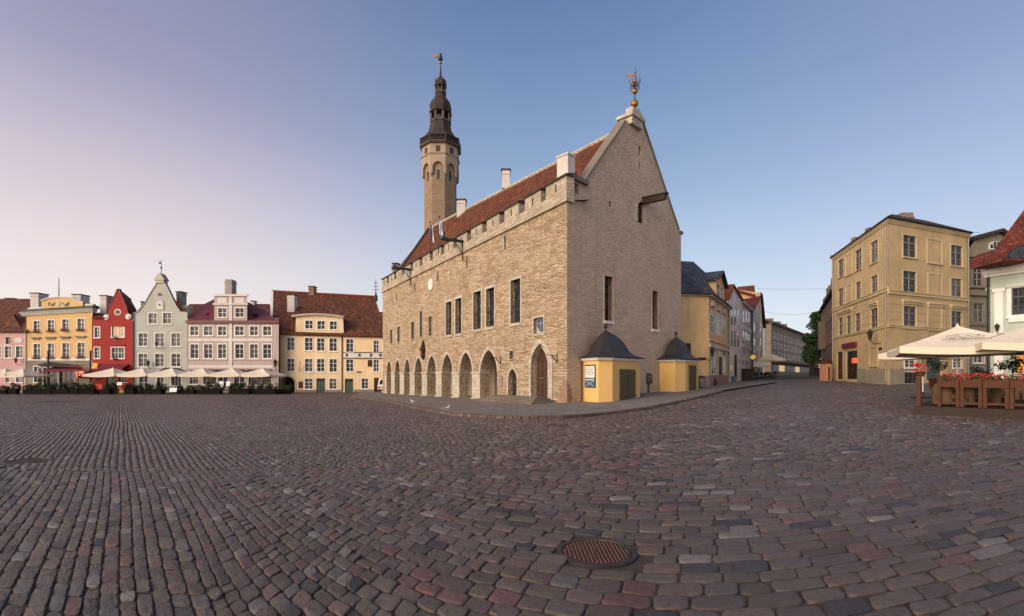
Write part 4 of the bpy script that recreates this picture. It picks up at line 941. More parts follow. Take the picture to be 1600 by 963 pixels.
# ------------------------------------------------------------------ yellow kiosks against the gable
def kiosk(pts_px, label, eave_px, apex_px, poster, door_face):
    g_ = [Vector(((q[0] - CX) / F * q[1], q[1], gz((q[0] - CX) / F * q[1], q[1]) + .1)) for q in pts_px]
    base = Vector((sum(p.x for p in g_) / len(g_), sum(p.y for p in g_) / len(g_), min(p.z for p in g_)))
    zb = min(p.z for p in g_) - .05
    root = thing('kiosk', (base.x, base.y, zb), label, 'kiosk', 'yellow kiosks against the gable wall')
    P_ = [Vector((p.x, p.y)) for p in g_]
    def proj_wall(p, pull): s = (p - fe.A).dot(fe.e); return fe.A + fe.e * s + fe.n * .02
    # back corners on the wall line
    P_ = P_ + [proj_wall(P_[-1], 0)]
    ym = g_[1].y; ze = CH + (HZ - eave_px[1]) / F * ym; za = CH + (HZ - apex_px[1]) / F * (base.y + .8)
    mb = MB(); mb.hexa([(*p, zb) for p in P_], [(*p, ze - .12) for p in P_]); body = mb.obj('body', M['kiosk'], root)
    cen = sum(P_, Vector((0, 0))) / len(P_); cen += fe.n * -.25
    grow = lambda k, z: [(*(cen + (p - cen) * k), z) for p in P_]
    mb = MB(); mb.hexa(grow(1.07, ze - .118), grow(1.13, ze + .04)); mb.obj('eave_band', M['white'], root)
    H = za - ze; mb = MB()
    ring = [(1.18, .045), (1.17, .075), (1.02, .11), (.86, .16), (.74, .23), (.67, .32), (.62, .43), (.555, .55), (.47, .67), (.36, .79), (.23, .89), (.11, .96), (.04, 1.0)]
    ctr2 = cen - fe.n * .1
    def rg(k, f): return [(*(ctr2 + (cen + (p - cen) - ctr2) * k), ze + H * f) for p in P_]
    mb.loft([rg(k, f) for k, f in ring]); rf_ = mb.obj('roof', M['kroof'], root)
    mb = MB(); mb.lathe((*ctr2, za - .05), [(.10, 0), (.05, .1), (.05, .2), (.13, .28), (.15, .36), (.10, .46), (.02, .52)], 10); mb.obj('finial', M['dkmetal'], rf_, smooth=True)
    # door
    a, b = P_[door_face], P_[door_face + 1]; f = Fr(a, b); s0, s1 = f.L * .24, f.L * .80; zd = zb + .12; zt2 = zd + 2.05 if ze - zb > 2.4 else ze - .4
    mb = MB(); mb.fbox(f, s0, s1, .0, .05, zd, zt2); m2 = (s0 + s1) / 2
    dr = mb.obj('door', M['kiosk_door'], root)
    mb = MB(); mb.fbox(f, m2 - .015, m2 + .015, .05, .06, zd, zt2)
    for zz in (zd + .25, zt2 - .3):
        for ss in (s0 - .08, s1 - .06): mb.fbox(f, ss, ss + .14, .051, .075, zz, zz + .09)
    mb.obj('hinges', M['iron'], dr)
    if poster:
        f = Fr(P_[0], P_[1]); h0 = zb + 1.0; s0, s1 = f.L * .15, f.L * .84; h1 = h0 + 1.45
        mb = MB(); mb.fbox(f, s0, s1, .0, .06, h0, h1); ps = mb.obj('poster', M['iron'], root)
        mb = MB(); mb.fbox(f, s0 + .05, s1 - .05, .06, .07, h0 + .62, h1 - .08)
        mb.mi = 1
        for i in range(5): mb.fbox(f, s0 + .10, s1 - .1 - .1 * (i % 3), .07, .074, h1 - .22 - i * .10, h1 - .19 - i * .10)
        mb.obj('poster_text', [M['paper'], M['zinc']], ps)
        mb = MB(); mb.fbox(f, s0 + .05, s1 - .05, .06, .068, h0 + .05, h0 + .57)
        mb.mi = 1; a0, a1, b0, b1 = s0 + .06, s1 - .06, h0 + .07, h0 + .42; w_ = .06
        mb.fprism(f, [(a0, b0), (a0 + w_, b0), (a1, b1), (a1 - w_, b1)], .069, .074); mb.fprism(f, [(a1 - w_, b0), (a1, b0), (a0 + w_, b1), (a0, b1)], .0745, .079)
        mb.fbox(f, s0 + .08, s1 - .08, .069, .073, h0 + .47, h0 + .53); mb.obj('poster_picture', [M['blue'], M['paper']], ps)
    return root
kiosk([(911.5, 32.0), (935, 30.3), (957, 30.5), (1000, 33.4)], 'yellow kiosk with poster on its side by the corner of the gable wall', (955, 560), (946, 517), True, 2)
kiosk([(1030, 39.25), (1055, 38.2), (1071, 38.7), (1091, 40.9)], 'yellow kiosk without a poster at the far end of the gable wall', (1060, 563), (1047, 527), False, 2)
# meter box on its post
v = gp(1013, 616); th_ = thing('parking_meter', v, 'dark green box on a post standing between the two yellow kiosks', 'meter')
hh = at(0, 583, v.y).z - v.z
mb = MB(); mb.lathe(v, [(.2, -.05), (.2, .06), (.075, .08), (.07, hh * .52)], 10); mb.obj('post', M['green_dk'], th_)
mb = MB(); mb.lathe(v, [(.30, hh * .5), (.32, hh * .52), (.32, hh * .88), (.24, hh * .97), (.05, hh)], 12, 0, 1, .8); mb.obj('box', M['green_dk'], th_)
mb = MB()
for z in (.66, .80): mb.box(v.x - .04, v.x + .16, v.y - .275, v.y - .235, v.z + hh * z, v.z + hh * (z + .05))
mb.obj('display', M['gold'], th_)
# ------------------------------------------------------------------ the row of houses along the far side of the square
c1 = lambda x, y: (x / 3.853, 390 + y / 3.853)
c2 = lambda x, y: (280 + x / 3.8515, 390 + y / 3.8515)
HY = 72.0
def frow(x0, x1, Y):
    f = Fr((at(x0, 0, Y).x, Y), (at(x1, 0, Y).x, Y)); f.dv = Vector((((x0 + x1) / 2 + 8 - CX) / F, 1, 0)); return f   # the old plots run back at a slant
def W(kk, x0, x1, y0, y1, **o): return ((*kk(x0, y0), *kk(x1, y1)), o)
def house(name, fr, label, cat='house'):
    c = fr.p(fr.L / 2, -4, 0); return thing(name, (c.x, c.y, fr.base() + .2), label, cat)
def band(root, fr, x0, x1, y0, y1, kk, mat, d1=.08, name='band', d0=-.02):
    s0, z1 = fr.hit(*kk(x0, y0)); s1, z0 = fr.hit(*kk(x1, y1)); m = MB(); m.fbox(fr, s0, s1, d0, d1, z0, z1); return m.obj(name, M[mat], root)
def door(root, fr, r, mat='green_door', depth=.2, glazed=True):
    s0, s1, z0, z1 = r; m = MB(); m.fbox(fr, s0, s1, -depth, -depth + .06, z0, z1); c = (s0 + s1) / 2
    m.fbox(fr, c - .02, c + .02, -depth + .06, -depth + .08, z0, z1); h = z1 - z0
    for a, b in ((s0 + .08, c - .08), (c + .08, s1 - .08)):
        for f0, f1 in ((.06, .38), (.44, .74)): m.fbox(fr, a, b, -depth + .061, -depth + .075, z0 + h * f0, z0 + h * f1)
    o = m.obj('door', M[mat], root); m = MB(); m.fbox(fr, s0 + .06, s1 - .06, -depth + .062, -depth + .07, z0 + h * .79, z1 - .06); m.obj('transom_pane', M['glass'], o)
    m = MB(); m.ball(fr.p(c + .1, -depth + .11, z0 + 1.05), .045, 8); m.obj('door_handle', M['zinc'], o)
def roof2(root, pts, mat, th=.22, name='roof'):
    m = MB()
    for p in pts: m.slab(p, th)
    return m.obj(name, M[mat], root)
def wall_lantern(root, fr, px, py, size=1.0, out=.55):
    s, z = fr.hit(px, py); m = MB(); m.tube([fr.p(s, 0, z - .5 * size), fr.p(s, out * .6, z - .62 * size), fr.p(s, out, z - .3 * size)], .03 * size, 6)
    m.lathe(fr.p(s, out, z - .3 * size), [(.06 * size, 0), (.10 * size, .04 * size), (.19 * size, .5 * size), (.25 * size, .52 * size), (.08 * size, .72 * size), (.03 * size, .78 * size), (.01, .9 * size)], 6)
    return m.obj('wall_lantern', M['iron'], root)
def pipe(root, fr, px, y0, y1, mat='zinc', r=.06):
    s = fr.hit(px, 500)[0]; za, zb = fr.hit(px, y0)[1], fr.hit(px, y1)[1]; m = MB(); m.tube([fr.p(s, .10, zb), fr.p(s, .10, za), fr.p(s, .3, za + .35)], r, 6)
    for i in range(4): z = zb + (za - zb) * (i + .5) / 4; m.tube([fr.p(s, .10, z), fr.p(s, .10, z + .06)], r * 1.35, 6)
    return m.obj('drainpipe', M[mat], root)
def leafball(m, c, rx, ry, rz, n, size, rnd=random):
    for _ in range(n):
        a = rnd.random() * 2 * PI; z = rnd.uniform(-1, 1); r = math.sqrt(1 - z * z); k = rnd.random() ** .4
        p = Vector((c[0] + rx * r * math.cos(a) * k, c[1] + ry * r * math.sin(a) * k, c[2] + rz * z * k))
        u = Vector((rnd.gauss(0, 1), rnd.gauss(0, 1), rnd.gauss(0, .6))).normalized(); v = u.cross(Vector((rnd.gauss(0, 1), rnd.gauss(0, 1), rnd.gauss(0, 1)))).normalized(); s = size * rnd.uniform(.6, 1.3)
        m.poly([p - u * s, p - v * s * .5, p + u * s, p + v * s * .5])
def flowers(root, fr, s0, s1, z, mat='flower', box='wood_dk', n=60, d=.16):
    m = MB(); m.fbox(fr, s0, s1, .06, .06 + d + .1, z - .16, z); b = m.obj('flower_box', M[box], root)
    m = MB()
    for _ in range(n):
        q = fr.p(random.uniform(s0, s1), .06 + random.uniform(0, d + .1), z + random.uniform(0, .28)); leafball(m, q, .05, .05, .04, 3, .06)
    m.obj('blossoms', M[mat], b)
    m = MB()
    for _ in range(n // 2): leafball(m, fr.p(random.uniform(s0, s1), .06 + random.uniform(0, d + .1), z + random.uniform(-.1, .12)), .06, .06, .06, 3, .06)
    m.obj('leaves', M['leaf'], b)
RF = lambda x0, x1, y0, y1, **o: (x0, x1, y0, y1, o)

pal = dict(pink=(.60, .36, .34), orange=(.70, .455, .20), red=(.33, .040, .034), grey=(.44, .45, .40), rose=(.47, .37, .345), cream=(.74, .565, .35), cream2=(.76, .57, .34))
for k_, v_ in pal.items(): M['st_' + k_] = stucco('plaster_' + k_, v_, .10, .2, .5)
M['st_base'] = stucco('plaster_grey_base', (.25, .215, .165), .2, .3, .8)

# pink house at the left edge
fr = frow(-70, 42, HY); h = house('pink_house', fr, 'pale pink house with dark tiled roof cut by the left edge of the square')
facade(h, fr, [(-70, 517), (42, 517)], [W(c1, 30, 70, 583, 652), W(c1, 97, 137, 583, 652), W(c1, -34, 6, 583, 652), W(c1, 35, 66, 528, 570, gl='lit' if 0 else 'glass2', cas=.03, cols=1, rows=2, fm='frame_dark'), W(c1, 38, 64, 760, 800), W(c1, 97, 137, 760, 800)], 'st_pink', side=10)
band(h, fr, -270, 160, 488, 497, c1, 'dkmetal', .3, 'cornice'); pipe(h, fr, 40.6, 522, 608, 'white')
s, z = fr.hit(*c1(113, 547)); m = MB(); m.hexa([fr.p(s + .62 * math.cos(2 * PI * i / 20), -.01, z + .42 * math.sin(2 * PI * i / 20)) for i in range(20)], [fr.p(s + .6 * math.cos(2 * PI * i / 20), .06, z + .4 * math.sin(2 * PI * i / 20)) for i in range(20)]); m.obj('medallion', M['offwhite'], h)
wall_lantern(h, fr, *c1(118, 672))
roof2(h, [[at(-80, 518, HY - .4), at(43, 518, HY - .4), at(48, 467, HY + 6), at(-80, 467, HY + 6)]], 'roof_dull')
m = MB(); m.hexa([at(*c1(22, 470), HY + .2), at(*c1(125, 470), HY + .2), at(*c1(118, 440), HY + 3.6), at(*c1(30, 440), HY + 3.6)], [at(*c1(48, 400), HY + .6), at(*c1(76, 385), HY + .8), at(*c1(76, 385), HY + 3.6), at(*c1(48, 400), HY + 3.6)]); m.obj('dormer', M['roof_dull'], h)
chimney(h, *[q / 3.853 for q in (32, 80)], 390 + 292 / 3.853, 390 + 310 / 3.853, HY + 6, 'brickch', 1.2)

# orange-yellow house
fr = frow(41.5, 143.5, HY); h = house('orange_house', fr, 'orange yellow house with curved attic pediment and red flower boxes under its windows')
wn_ = [W(c1, a, b, c, d) for a, b, c, d in ((203, 240, 430, 495), (288, 327, 426, 491), (376, 414, 421, 487), (467, 507, 417, 485))] + [W(c1, a, b, c, d) for a, b, c, d in ((203, 243, 568, 653), (288, 328, 566, 653), (376, 416, 564, 652), (467, 510, 562, 650))]
facade(h, fr, [c1(160, 395), c1(553, 370)], wn_, 'st_orange', side=11, z0=fr.hit(*c1(350, 668))[1])
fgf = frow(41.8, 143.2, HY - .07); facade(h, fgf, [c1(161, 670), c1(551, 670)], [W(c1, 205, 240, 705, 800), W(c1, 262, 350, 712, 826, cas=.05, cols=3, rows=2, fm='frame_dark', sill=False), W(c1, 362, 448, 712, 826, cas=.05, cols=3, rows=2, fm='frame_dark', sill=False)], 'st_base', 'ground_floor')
for (px, o) in wn_:
    s0, s1, z0, z1 = fr.rect(*px); flowers(h, fr, s0 - .05, s1 + .05, z0 + .02, n=26)
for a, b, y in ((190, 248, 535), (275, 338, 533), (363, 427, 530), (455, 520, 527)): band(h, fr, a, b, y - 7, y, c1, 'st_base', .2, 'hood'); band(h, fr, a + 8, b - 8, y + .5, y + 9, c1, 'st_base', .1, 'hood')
band(h, fr, 172, 548, 655, 669, c1, 'white', .12)
m = MB()
s0, z0 = fr.hit(*c1(140, 398)); s1, z1 = fr.hit(*c1(565, 372))
m.hexa([fr.p(s0, -.5, z0 - .1), fr.p(s1, -.5, z1 - .1), fr.p(s1, .15, z1 - .1), fr.p(s0, .15, z0 - .1)], [fr.p(s0 - .2, -.5, z0 + .45), fr.p(s1 + .2, -.5, z1 + .45), fr.p(s1 + .2, .55, z1 + .45), fr.p(s0 - .2, .55, z0 + .45)]); m.obj('cornice', M['offwhite'], h)
m = MB(); m.hexa([fr.p(s0 - .2, -.9, z0 + .452), fr.p(s1 + .2, -.9, z1 + .452), fr.p(s1 + .2, .6, z1 + .452), fr.p(s0 - .2, .6, z0 + .452)], [fr.p(s0, -.9, z0 + .9), fr.p(s1, -.9, z1 + .9), fr.p(s1, -.1, z1 + .9), fr.p(s0, -.1, z0 + .9)]); m.obj('cornice_roof', M['green_door'], h)
P3 = [fr.hit(*c1(x, y)) for x, y in ((245, 362), (245, 312), (285, 296), (350, 289), (415, 292), (500, 325), (500, 357))]
m = MB(); m.fprism(fr, P3, -.6, -.12); at_ = m.obj('attic', M['st_orange'], h)
m = MB()
for a, b in zip(P3[1:-1], P3[2:]): m.hexa([fr.p(a[0], -.68, a[1]), fr.p(b[0], -.68, b[1]), fr.p(b[0], .02, b[1]), fr.p(a[0], .02, a[1])], [fr.p(a[0], -.68, a[1] + .18), fr.p(b[0], -.68, b[1] + .18), fr.p(b[0], .02, b[1] + .18), fr.p(a[0], .02, a[1] + .18)])
m.obj('attic_moulding', M['offwhite'], at_)
s, z = fr.hit(*c1(349, 326)); m = MB(); m.hexa([fr.p(s + .34 * math.cos(2 * PI * i / 16), -.13, z + .4 * math.sin(2 * PI * i / 16)) for i in range(16)], [fr.p(s + .3 * math.cos(2 * PI * i / 16), -.05, z + .36 * math.sin(2 * PI * i / 16)) for i in range(16)]); m.obj('attic_medallion', M['zinc'], at_)
for sg_ in (-1, 1):
    m = MB(); m.tube([fr.p(s + sg_ * (.55 + .85 * q / 8), -.07, z + .2 - .42 * math.sin(PI * q / 8)) for q in range(9)], [.04, .06, .09, .11, .12, .11, .09, .06, .04], 6); m.tube([fr.p(s + sg_ * 1.42, -.07, z + .25), fr.p(s + sg_ * 1.46, -.07, z - .3)], [.07, .03], 6); m.obj('garland', M['zinc'], at_)
for a, b, y0, y1 in ((160, 198, 350, 376), (198, 246, 345, 374), (500, 556, 326, 356)): band(h, fr, a, b, y0, y1, c1, 'offwhite', -.14, 'parapet', -.6)
roof2(h, [[at(*c1(160, 380), HY + .8), at(*c1(550, 360), HY + .8), at(*c1(540, 318), HY + 6), at(*c1(175, 318), HY + 6)]], 'roof_dark')
chimney(h, 182 / 3.853, 232 / 3.853, 390 + 260 / 3.853, 480, HY + 3, 'whitech', 1.6); chimney(h, 435 / 3.853, 485 / 3.853, 390 + 268 / 3.853, 478, HY + 3, 'whitech', 1.6)
m = MB(); m.tube([at(*c1(355, 300), HY + .4), at(*c1(355, 172), HY + .4)], [.07, .04], 6); m.obj('flagpole', M['iron'], h)
m = MB(); s0, z1 = fr.hit(*c1(466, 716)); s1, z0 = fr.hit(*c1(510, 747)); m.fbox(fr, s0, s1, .05, .3, z0, z1); m.obj('lit_sign', M['red_lit'], h)
m = MB(); s0, z1 = fr.hit(*c1(468, 752)); s1, z0 = fr.hit(*c1(492, 776)); m.fbox(fr, s0, s1, .05, .2, z0, z1); m.obj('lit_menu', M['red_lit'], h)
# red gabled house
fr = frow(143.6, 208, HY - .2); h = house('red_house', fr, 'narrow red gabled house with white scrolls and one lit window')
facade(h, fr, [c1(555, 404), c1(628, 404), c1(634, 425), c1(652, 372), c1(706, 246), c1(716, 246), c1(765, 362), c1(788, 425), c1(799, 425)],
       [W(c1, 570, 600, 468, 530), W(c1, 674, 747, 462, 527, cols=4, gl='lit', rows=2), W(c1, 570, 600, 590, 655), W(c1, 672, 747, 590, 655, cols=4, rows=2), W(c1, 640, 700, 755, 830, cas=0, fm='frame_dark'), W(c1, 715, 770, 755, 800, cas=0, fm='frame_dark', cols=3, rows=1)], 'st_red', side=10)
s, z = fr.hit(*c1(710, 378)); m = MB(); rg_ = lambda r, d: [fr.p(s + r * math.cos(2 * PI * i / 20), d, z + r * .95 * math.sin(2 * PI * i / 20)) for i in range(20)]
m.hexa(rg_(.52, -.02), rg_(.48, .07)); o_ = m.obj('oculus_frame', M['white'], h); m = MB(); m.hexa(rg_(.36, .06), rg_(.36, .08)); m.obj('oculus_pane', M['glass'], o_)
for a, b in ((642, 408), (775, 405)):
    s, z = fr.hit(*c1(a, b)); m = MB()
    for r0, d in ((.44, .12), (.31, .2), (.14, .28)): m.hexa([fr.p(s + r0 * math.cos(2 * PI * i / 18), -.1, z + r0 * math.sin(2 * PI * i / 18)) for i in range(18)], [fr.p(s + r0 * .92 * math.cos(2 * PI * i / 18), d, z + r0 * .92 * math.sin(2 * PI * i / 18)) for i in range(18)])
    m.obj('gable_scroll', M['white'], h)
m = MB()
for a, b in (((650, 372), (706, 246)), ((716, 246), (767, 362))):
    a, b = fr.hit(*c1(*a)), fr.hit(*c1(*b)); m.hexa([fr.p(a[0], -.4, a[1]), fr.p(b[0], -.4, b[1]), fr.p(b[0], .06, b[1]), fr.p(a[0], .06, a[1])], [fr.p(a[0], -.4, a[1] + .25), fr.p(b[0], -.4, b[1] + .25), fr.p(b[0], .06, b[1] + .25), fr.p(a[0], .06, a[1] + .25)])
m.obj('coping', M['roof_crim'], h)
ap = at(*c1(711, 240), HY); rg2 = at(*c1(735, 250), HY + 9)
roof2(h, [[ap + Vector((0, .1, 0)), ap + Vector((-5.2, 9, 0)), at(*c1(838, 392), HY + 6), at(*c1(795, 425), HY + .1)], [ap + Vector((0, .1, 0)), ap + Vector((-5.2, 9, 0)), at(*c1(640, 400), HY + 9), at(*c1(640, 425), HY + .1)]], 'roof_crim2')
roof2(h, [[at(*c1(553, 408), HY - .5), at(*c1(630, 408), HY - .5), at(*c1(630, 380), HY + 3), at(*c1(558, 380), HY + 3)]], 'roof_crim2', name='side_roof')
for y in (456, 572): band(h, fr, 665, 752, y, y + 6, c1, 'st_red', .18, 'ledge')
for y in (529, 657): s0, z = fr.hit(*c1(690, y)); flowers(h, fr, s0, s0 + .5, z, 'leaf', n=12)
chimney(h, 603 / 3.853, 640 / 3.853, 390 + 275 / 3.853, 492, HY + 2, 'whitech', 1.5); chimney(h, 636 / 3.853, 662 / 3.853, 390 + 296 / 3.853, 492, HY + 3.8, 'whitech', 1.2)
m = MB(); a, b = fr.hit(*c1(628, 716)), fr.hit(*c1(778, 690)); m.fprism(fr, [(a[0], a[1]), (b[0], a[1]), (b[0], b[1]), (a[0], b[1])], .02, .08); m.hexa([fr.p(a[0], .08, a[1] + .5), fr.p(b[0], .08, a[1] + .5), fr.p(b[0], 1.3, a[1] - .3), fr.p(a[0], 1.3, a[1] - .3)], [fr.p(a[0], .08, b[1]), fr.p(b[0], .08, b[1]), fr.p(b[0], 1.3, a[1] + .0), fr.p(a[0], 1.3, a[1])]); m.obj('awning', M['canvas_red'], h)
s, z = fr.hit(*c1(585, 705)); m = MB(); m.fbox(fr, s - .3, s + .3, .3, .7, z - .3, z + .4); m.fbox(fr, s - .36, s + .36, .25, .75, z + .4, z + .5); m.obj('lit_lantern', M['lamp_glow'], h)
# grey green gabled house
fr = frow(208.4, 293, HY); h = house('grey_house', fr, 'tall grey green gabled house with weather vane on its peak')
gwin = [W(c1, 895, 945, 385, 447, rows=2), W(c1, 982, 1032, 382, 447, rows=2)] + [W(c1, a, b, 505, 582) for a, b in ((835, 888), (935, 987), (1033, 1087))] + [W(c1, a, b, 628, 705) for a, b in ((835, 888), (935, 987), (1033, 1087))] + [W(c1, 838, 890, 762, 840, rows=2), W(c1, 1030, 1090, 765, 820, cols=3, rows=1), W(c1, 945, 985, 770, 835, rows=2)]
facade(h, fr, [c1(806, 390), c1(838, 372), c1(872, 325), c1(905, 268), c1(945, 205), c1(945, 190), c1(985, 190), c1(1010, 235), c1(1040, 297), c1(1068, 350), c1(1085, 372), c1(1128, 378)], gwin, 'st_grey', side=12)
og = [fr.hit(*c1(*q)) for q in ((806, 390), (838, 372), (872, 325), (905, 268), (945, 205))]; og2 = [fr.hit(*c1(*q)) for q in ((985, 190), (1010, 235), (1040, 297), (1068, 350), (1085, 372))]
for L_ in (og, og2):
    m = MB()
    for a, b in zip(L_, L_[1:]): m.hexa([fr.p(a[0], -.4, a[1]), fr.p(b[0], -.4, b[1]), fr.p(b[0], .1, b[1]), fr.p(a[0], .1, a[1])], [fr.p(a[0], -.4, a[1] + .14), fr.p(b[0], -.4, b[1] + .14), fr.p(b[0], .1, b[1] + .14), fr.p(a[0], .1, a[1] + .14)])
    m.obj('coping', M['zinc'], h)
s0, z0 = fr.hit(*c1(945, 190)); s1, _ = fr.hit(*c1(985, 190)); zc_ = fr.hit(*c1(965, 145))[1]; c = (s0 + s1) / 2
m = MB(); m.fbox(fr, s0 - .12, s1 + .12, -.7, .15, z0 - .3, z0 + .1); m.fprism(fr, [(s0 - .3, z0 + .1), (s1 + .3, z0 + .1), (s1 + .1, z0 + .45), (c + .15, zc_), (c - .15, zc_), (s0 - .1, z0 + .45)], -.8, .25); m.obj('peak_cap', M['zinc'], h)
m = MB(); v = fr.p(c, -.2, zc_); zt_2 = fr.hit(*c1(970, 55))[1]; m.tube([v, Vector((v.x, v.y, zt_2))], [.05, .025], 6); m.ball(v + Vector((0, 0, .9)), .14, 8); m.box(v.x - .35, v.x + .05, v.y - .02, v.y + .02, zt_2 - .75, zt_2 - .45); m.obj('weather_vane', M['iron'], h)
s0, s1, z0, z1 = fr.rect(*c1(940, 302), *c1(988, 365)); m = MB(); m.fprism(fr, roundp(s0, s1, z0, z1 - .4, z1), -.02, .08); n_ = m.obj('niche_frame', M['zinc'], h); m = MB(); m.fprism(fr, roundp(s0 + .15, s1 - .15, z0 + .12, z1 - .5, z1 - .14), .075, .10); m.obj('niche_panel', M['offwhite'], n_); m = MB(); m.ball(fr.p((s0 + s1) / 2, .1, (z0 + z1) / 2), .13, 8); m.obj('niche_relief', M['iron'], n_)
s, z = fr.hit(*c1(962, 278)); m = MB(); m.fprism(fr, roundp(s - .28, s + .28, z, z + .05, z + .4), -.01, .06); m.obj('half_moon_vent', M['iron'], h)
roof2(h, [[at(*c1(965, 196), HY + .1) + Vector((0, 0, -.2)), at(*c1(965, 196), HY + .1) + fr.dv * 11 + Vector((0, 0, -.2)), at(*c1(1125, 378), HY) + fr.dv * 11, at(*c1(1125, 382), HY + .1)], [at(*c1(965, 196), HY + .1) + Vector((0, 0, -.2)), at(*c1(965, 196), HY + .1) + fr.dv * 11 + Vector((0, 0, -.2)), at(*c1(806, 390), HY) + fr.dv * 11, at(*c1(808, 392), HY + .1)]], 'roof_crim2')
chimney(h, 1062 / 3.853, 1092 / 3.853, 390 + 252 / 3.853, 482, HY + 3, 'greych', 1.2); chimney(h, 1098 / 3.853, 1128 / 3.853, 390 + 335 / 3.853, 488, HY + 1, 'st_grey', 1.2, False); chimney(h, 850 / 3.853, 868 / 3.853, 390 + 313 / 3.853, 482, HY + 5, 'whitech', 1)
wall_lantern(h, fr, *c1(908, 690), 1.2); wall_lantern(h, fr, *c1(957, 575), 1.0); pipe(h, fr, 207 + 2.5, 492, 608)
s0, z = fr.hit(*c1(988, 745)); s1, _ = fr.hit(*c1(1115, 745)); z1 = fr.hit(*c1(1050, 713))[1]; m = MB(); c = (s0 + s1) / 2
pr = [(c - (c - s0) * math.cos(PI * i / 12), z + (z1 - z) * math.sin(PI * i / 12)) for i in range(13)]; m.fprism(fr, pr, .02, 1.2); m.obj('arched_awning', M['canvas_dk'], h)
# rose house with mansard
fr = frow(293.4, 436, HY); h = house('rose_house', fr, 'wide dusky pink house with crimson mansard roof and tall chimney block')
xs = ((68, 115), (150, 200), (235, 283), (338, 387), (427, 473), (506, 553))
wn_ = [W(c2, a, b, 463, 517, rows=2, cas=.16) for a, b in xs] + [W(c2, a, b, 571, 655, cas=.14) for a, b in xs] + [W(c2, 62, 115, 722, 810, cas=.08, cols=3), W(c2, 145, 225, 730, 810, cas=.1, cols=3, rows=2, fm='frame_dark'), W(c2, 235, 292, 730, 835, cas=.08), W(c2, 330, 392, 735, 835, cas=.08), W(c2, 417, 556, 735, 815, cas=.1, cols=5, rows=2, fm='frame_dark')]
facade(h, fr, [c2(52, 432), c2(600, 442)], wn_, 'st_rose', side=12)
for y0, y1, mt in ((535, 554, 'offwhite'), (697, 713, 'offwhite'), (661, 668, 'st_rose')): band(h, fr, 54, 562, y0, y1, c2, mt, .07)
band(h, fr, 302, 320, 436, 725, c2, 'offwhite', .10, 'pilaster'); band(h, fr, 562, 600, 440, 862, c2, 'st_rose', .06, 'pilaster')
m = MB(); a, b = fr.hit(*c2(46, 440)), fr.hit(*c2(604, 426)); m.fbox(fr, a[0], b[0], -.4, .35, a[1] - .1, a[1] + .28); m.obj('cornice', M['roof_crim'], h)
e0, e1 = at(*c2(48, 428), HY - .3), at(*c2(604, 440), HY - .3); q0, q1 = at(*c2(135, 336), HY + 3.2), at(*c2(520, 372), HY + 3.2); t0, t1 = at(*c2(215, 296), HY + 5), at(*c2(418, 318), HY + 5)
bk = lambda p, d: p + fr.dv * d
roof2(h, [[e0, e1, q1, q0], [q0, q1, t1, t0], [e0, bk(e0, 12), bk(q0, 8), q0], [e1, bk(e1, 12), bk(q1, 8), q1], [q0, bk(q0, 8), bk(t0, 5), t0], [q1, bk(q1, 8), bk(t1, 5), t1], [t0, t1, bk(t1, 5), bk(t0, 5)]], 'roof_crim')
f2 = Fr((at(*c2(212, 0), HY).x, HY - .05), (at(*c2(410, 0), HY).x, HY - .05)); f2.dv = fr.dv
dm, _ = facade(h, f2, [('L', 0, fr.hit(*c2(212, 275))[1]), ('L', f2.L, fr.hit(*c2(212, 275))[1])], [W(c2, 235, 284, 353, 407, rows=2), W(c2, 339, 388, 353, 407, rows=2)], 'st_rose', 'dormer', z0=fr.hit(*c2(212, 431))[1], side=5)
for y0, y1 in ((270, 282), (325, 334)): band(h, f2, 206, 416, y0, y1, c2, 'offwhite', .2, 'dormer_cornice', -.02)
for a, b in ((230, 288), (335, 392)): band(h, f2, a, b, 290, 322, c2, 'offwhite', .05, 'dormer_panel')
band(h, f2, 302, 320, 283, 324, c2, 'offwhite', .09, 'pilaster'); band(h, f2, 302, 320, 335, 430, c2, 'offwhite', .09, 'pilaster')
for a in (170, 457):
    v = at(*c2(a, 388), HY + 1.6); m = MB(); m.ball(v, .42, 10, 1, 1.4, .6); m.obj('roof_vent', M['roof_crim'], h)
m = MB(); s0, z0 = f2.hit(*c2(272, 271)); s1, z1 = f2.hit(*c2(350, 262)); m.fbox(f2, s0, s1, -2.6, -.9, z0 - .3, z1); m.obj('chimney_base', M['roof_crim'], h)
chimney(h, 280 + 275 / 3.8515, 280 + 317 / 3.8515, 390 + 180 / 3.8515, 458, HY + 1.1, 'greych', 1.2, False)
wall_lantern(h, fr, *c2(588, 690), 1.5)
for a, b in ((120, 295), (330, 395), (415, 560)):
    s0, z1 = fr.hit(*c2(a, 722)); s1, z0 = fr.hit(*c2(b, 745)); m = MB(); m.hexa([fr.p(s0, .1, z0 + .35), fr.p(s1, .1, z0 + .35), fr.p(s1, 1.2, z0 - .1), fr.p(s0, 1.2, z0 - .1)], [fr.p(s0, .1, z1), fr.p(s1, .1, z1), fr.p(s1, 1.2, z0 + .1), fr.p(s0, 1.2, z0 + .1)]); m.obj('awning', M['canvas_dk'], h)
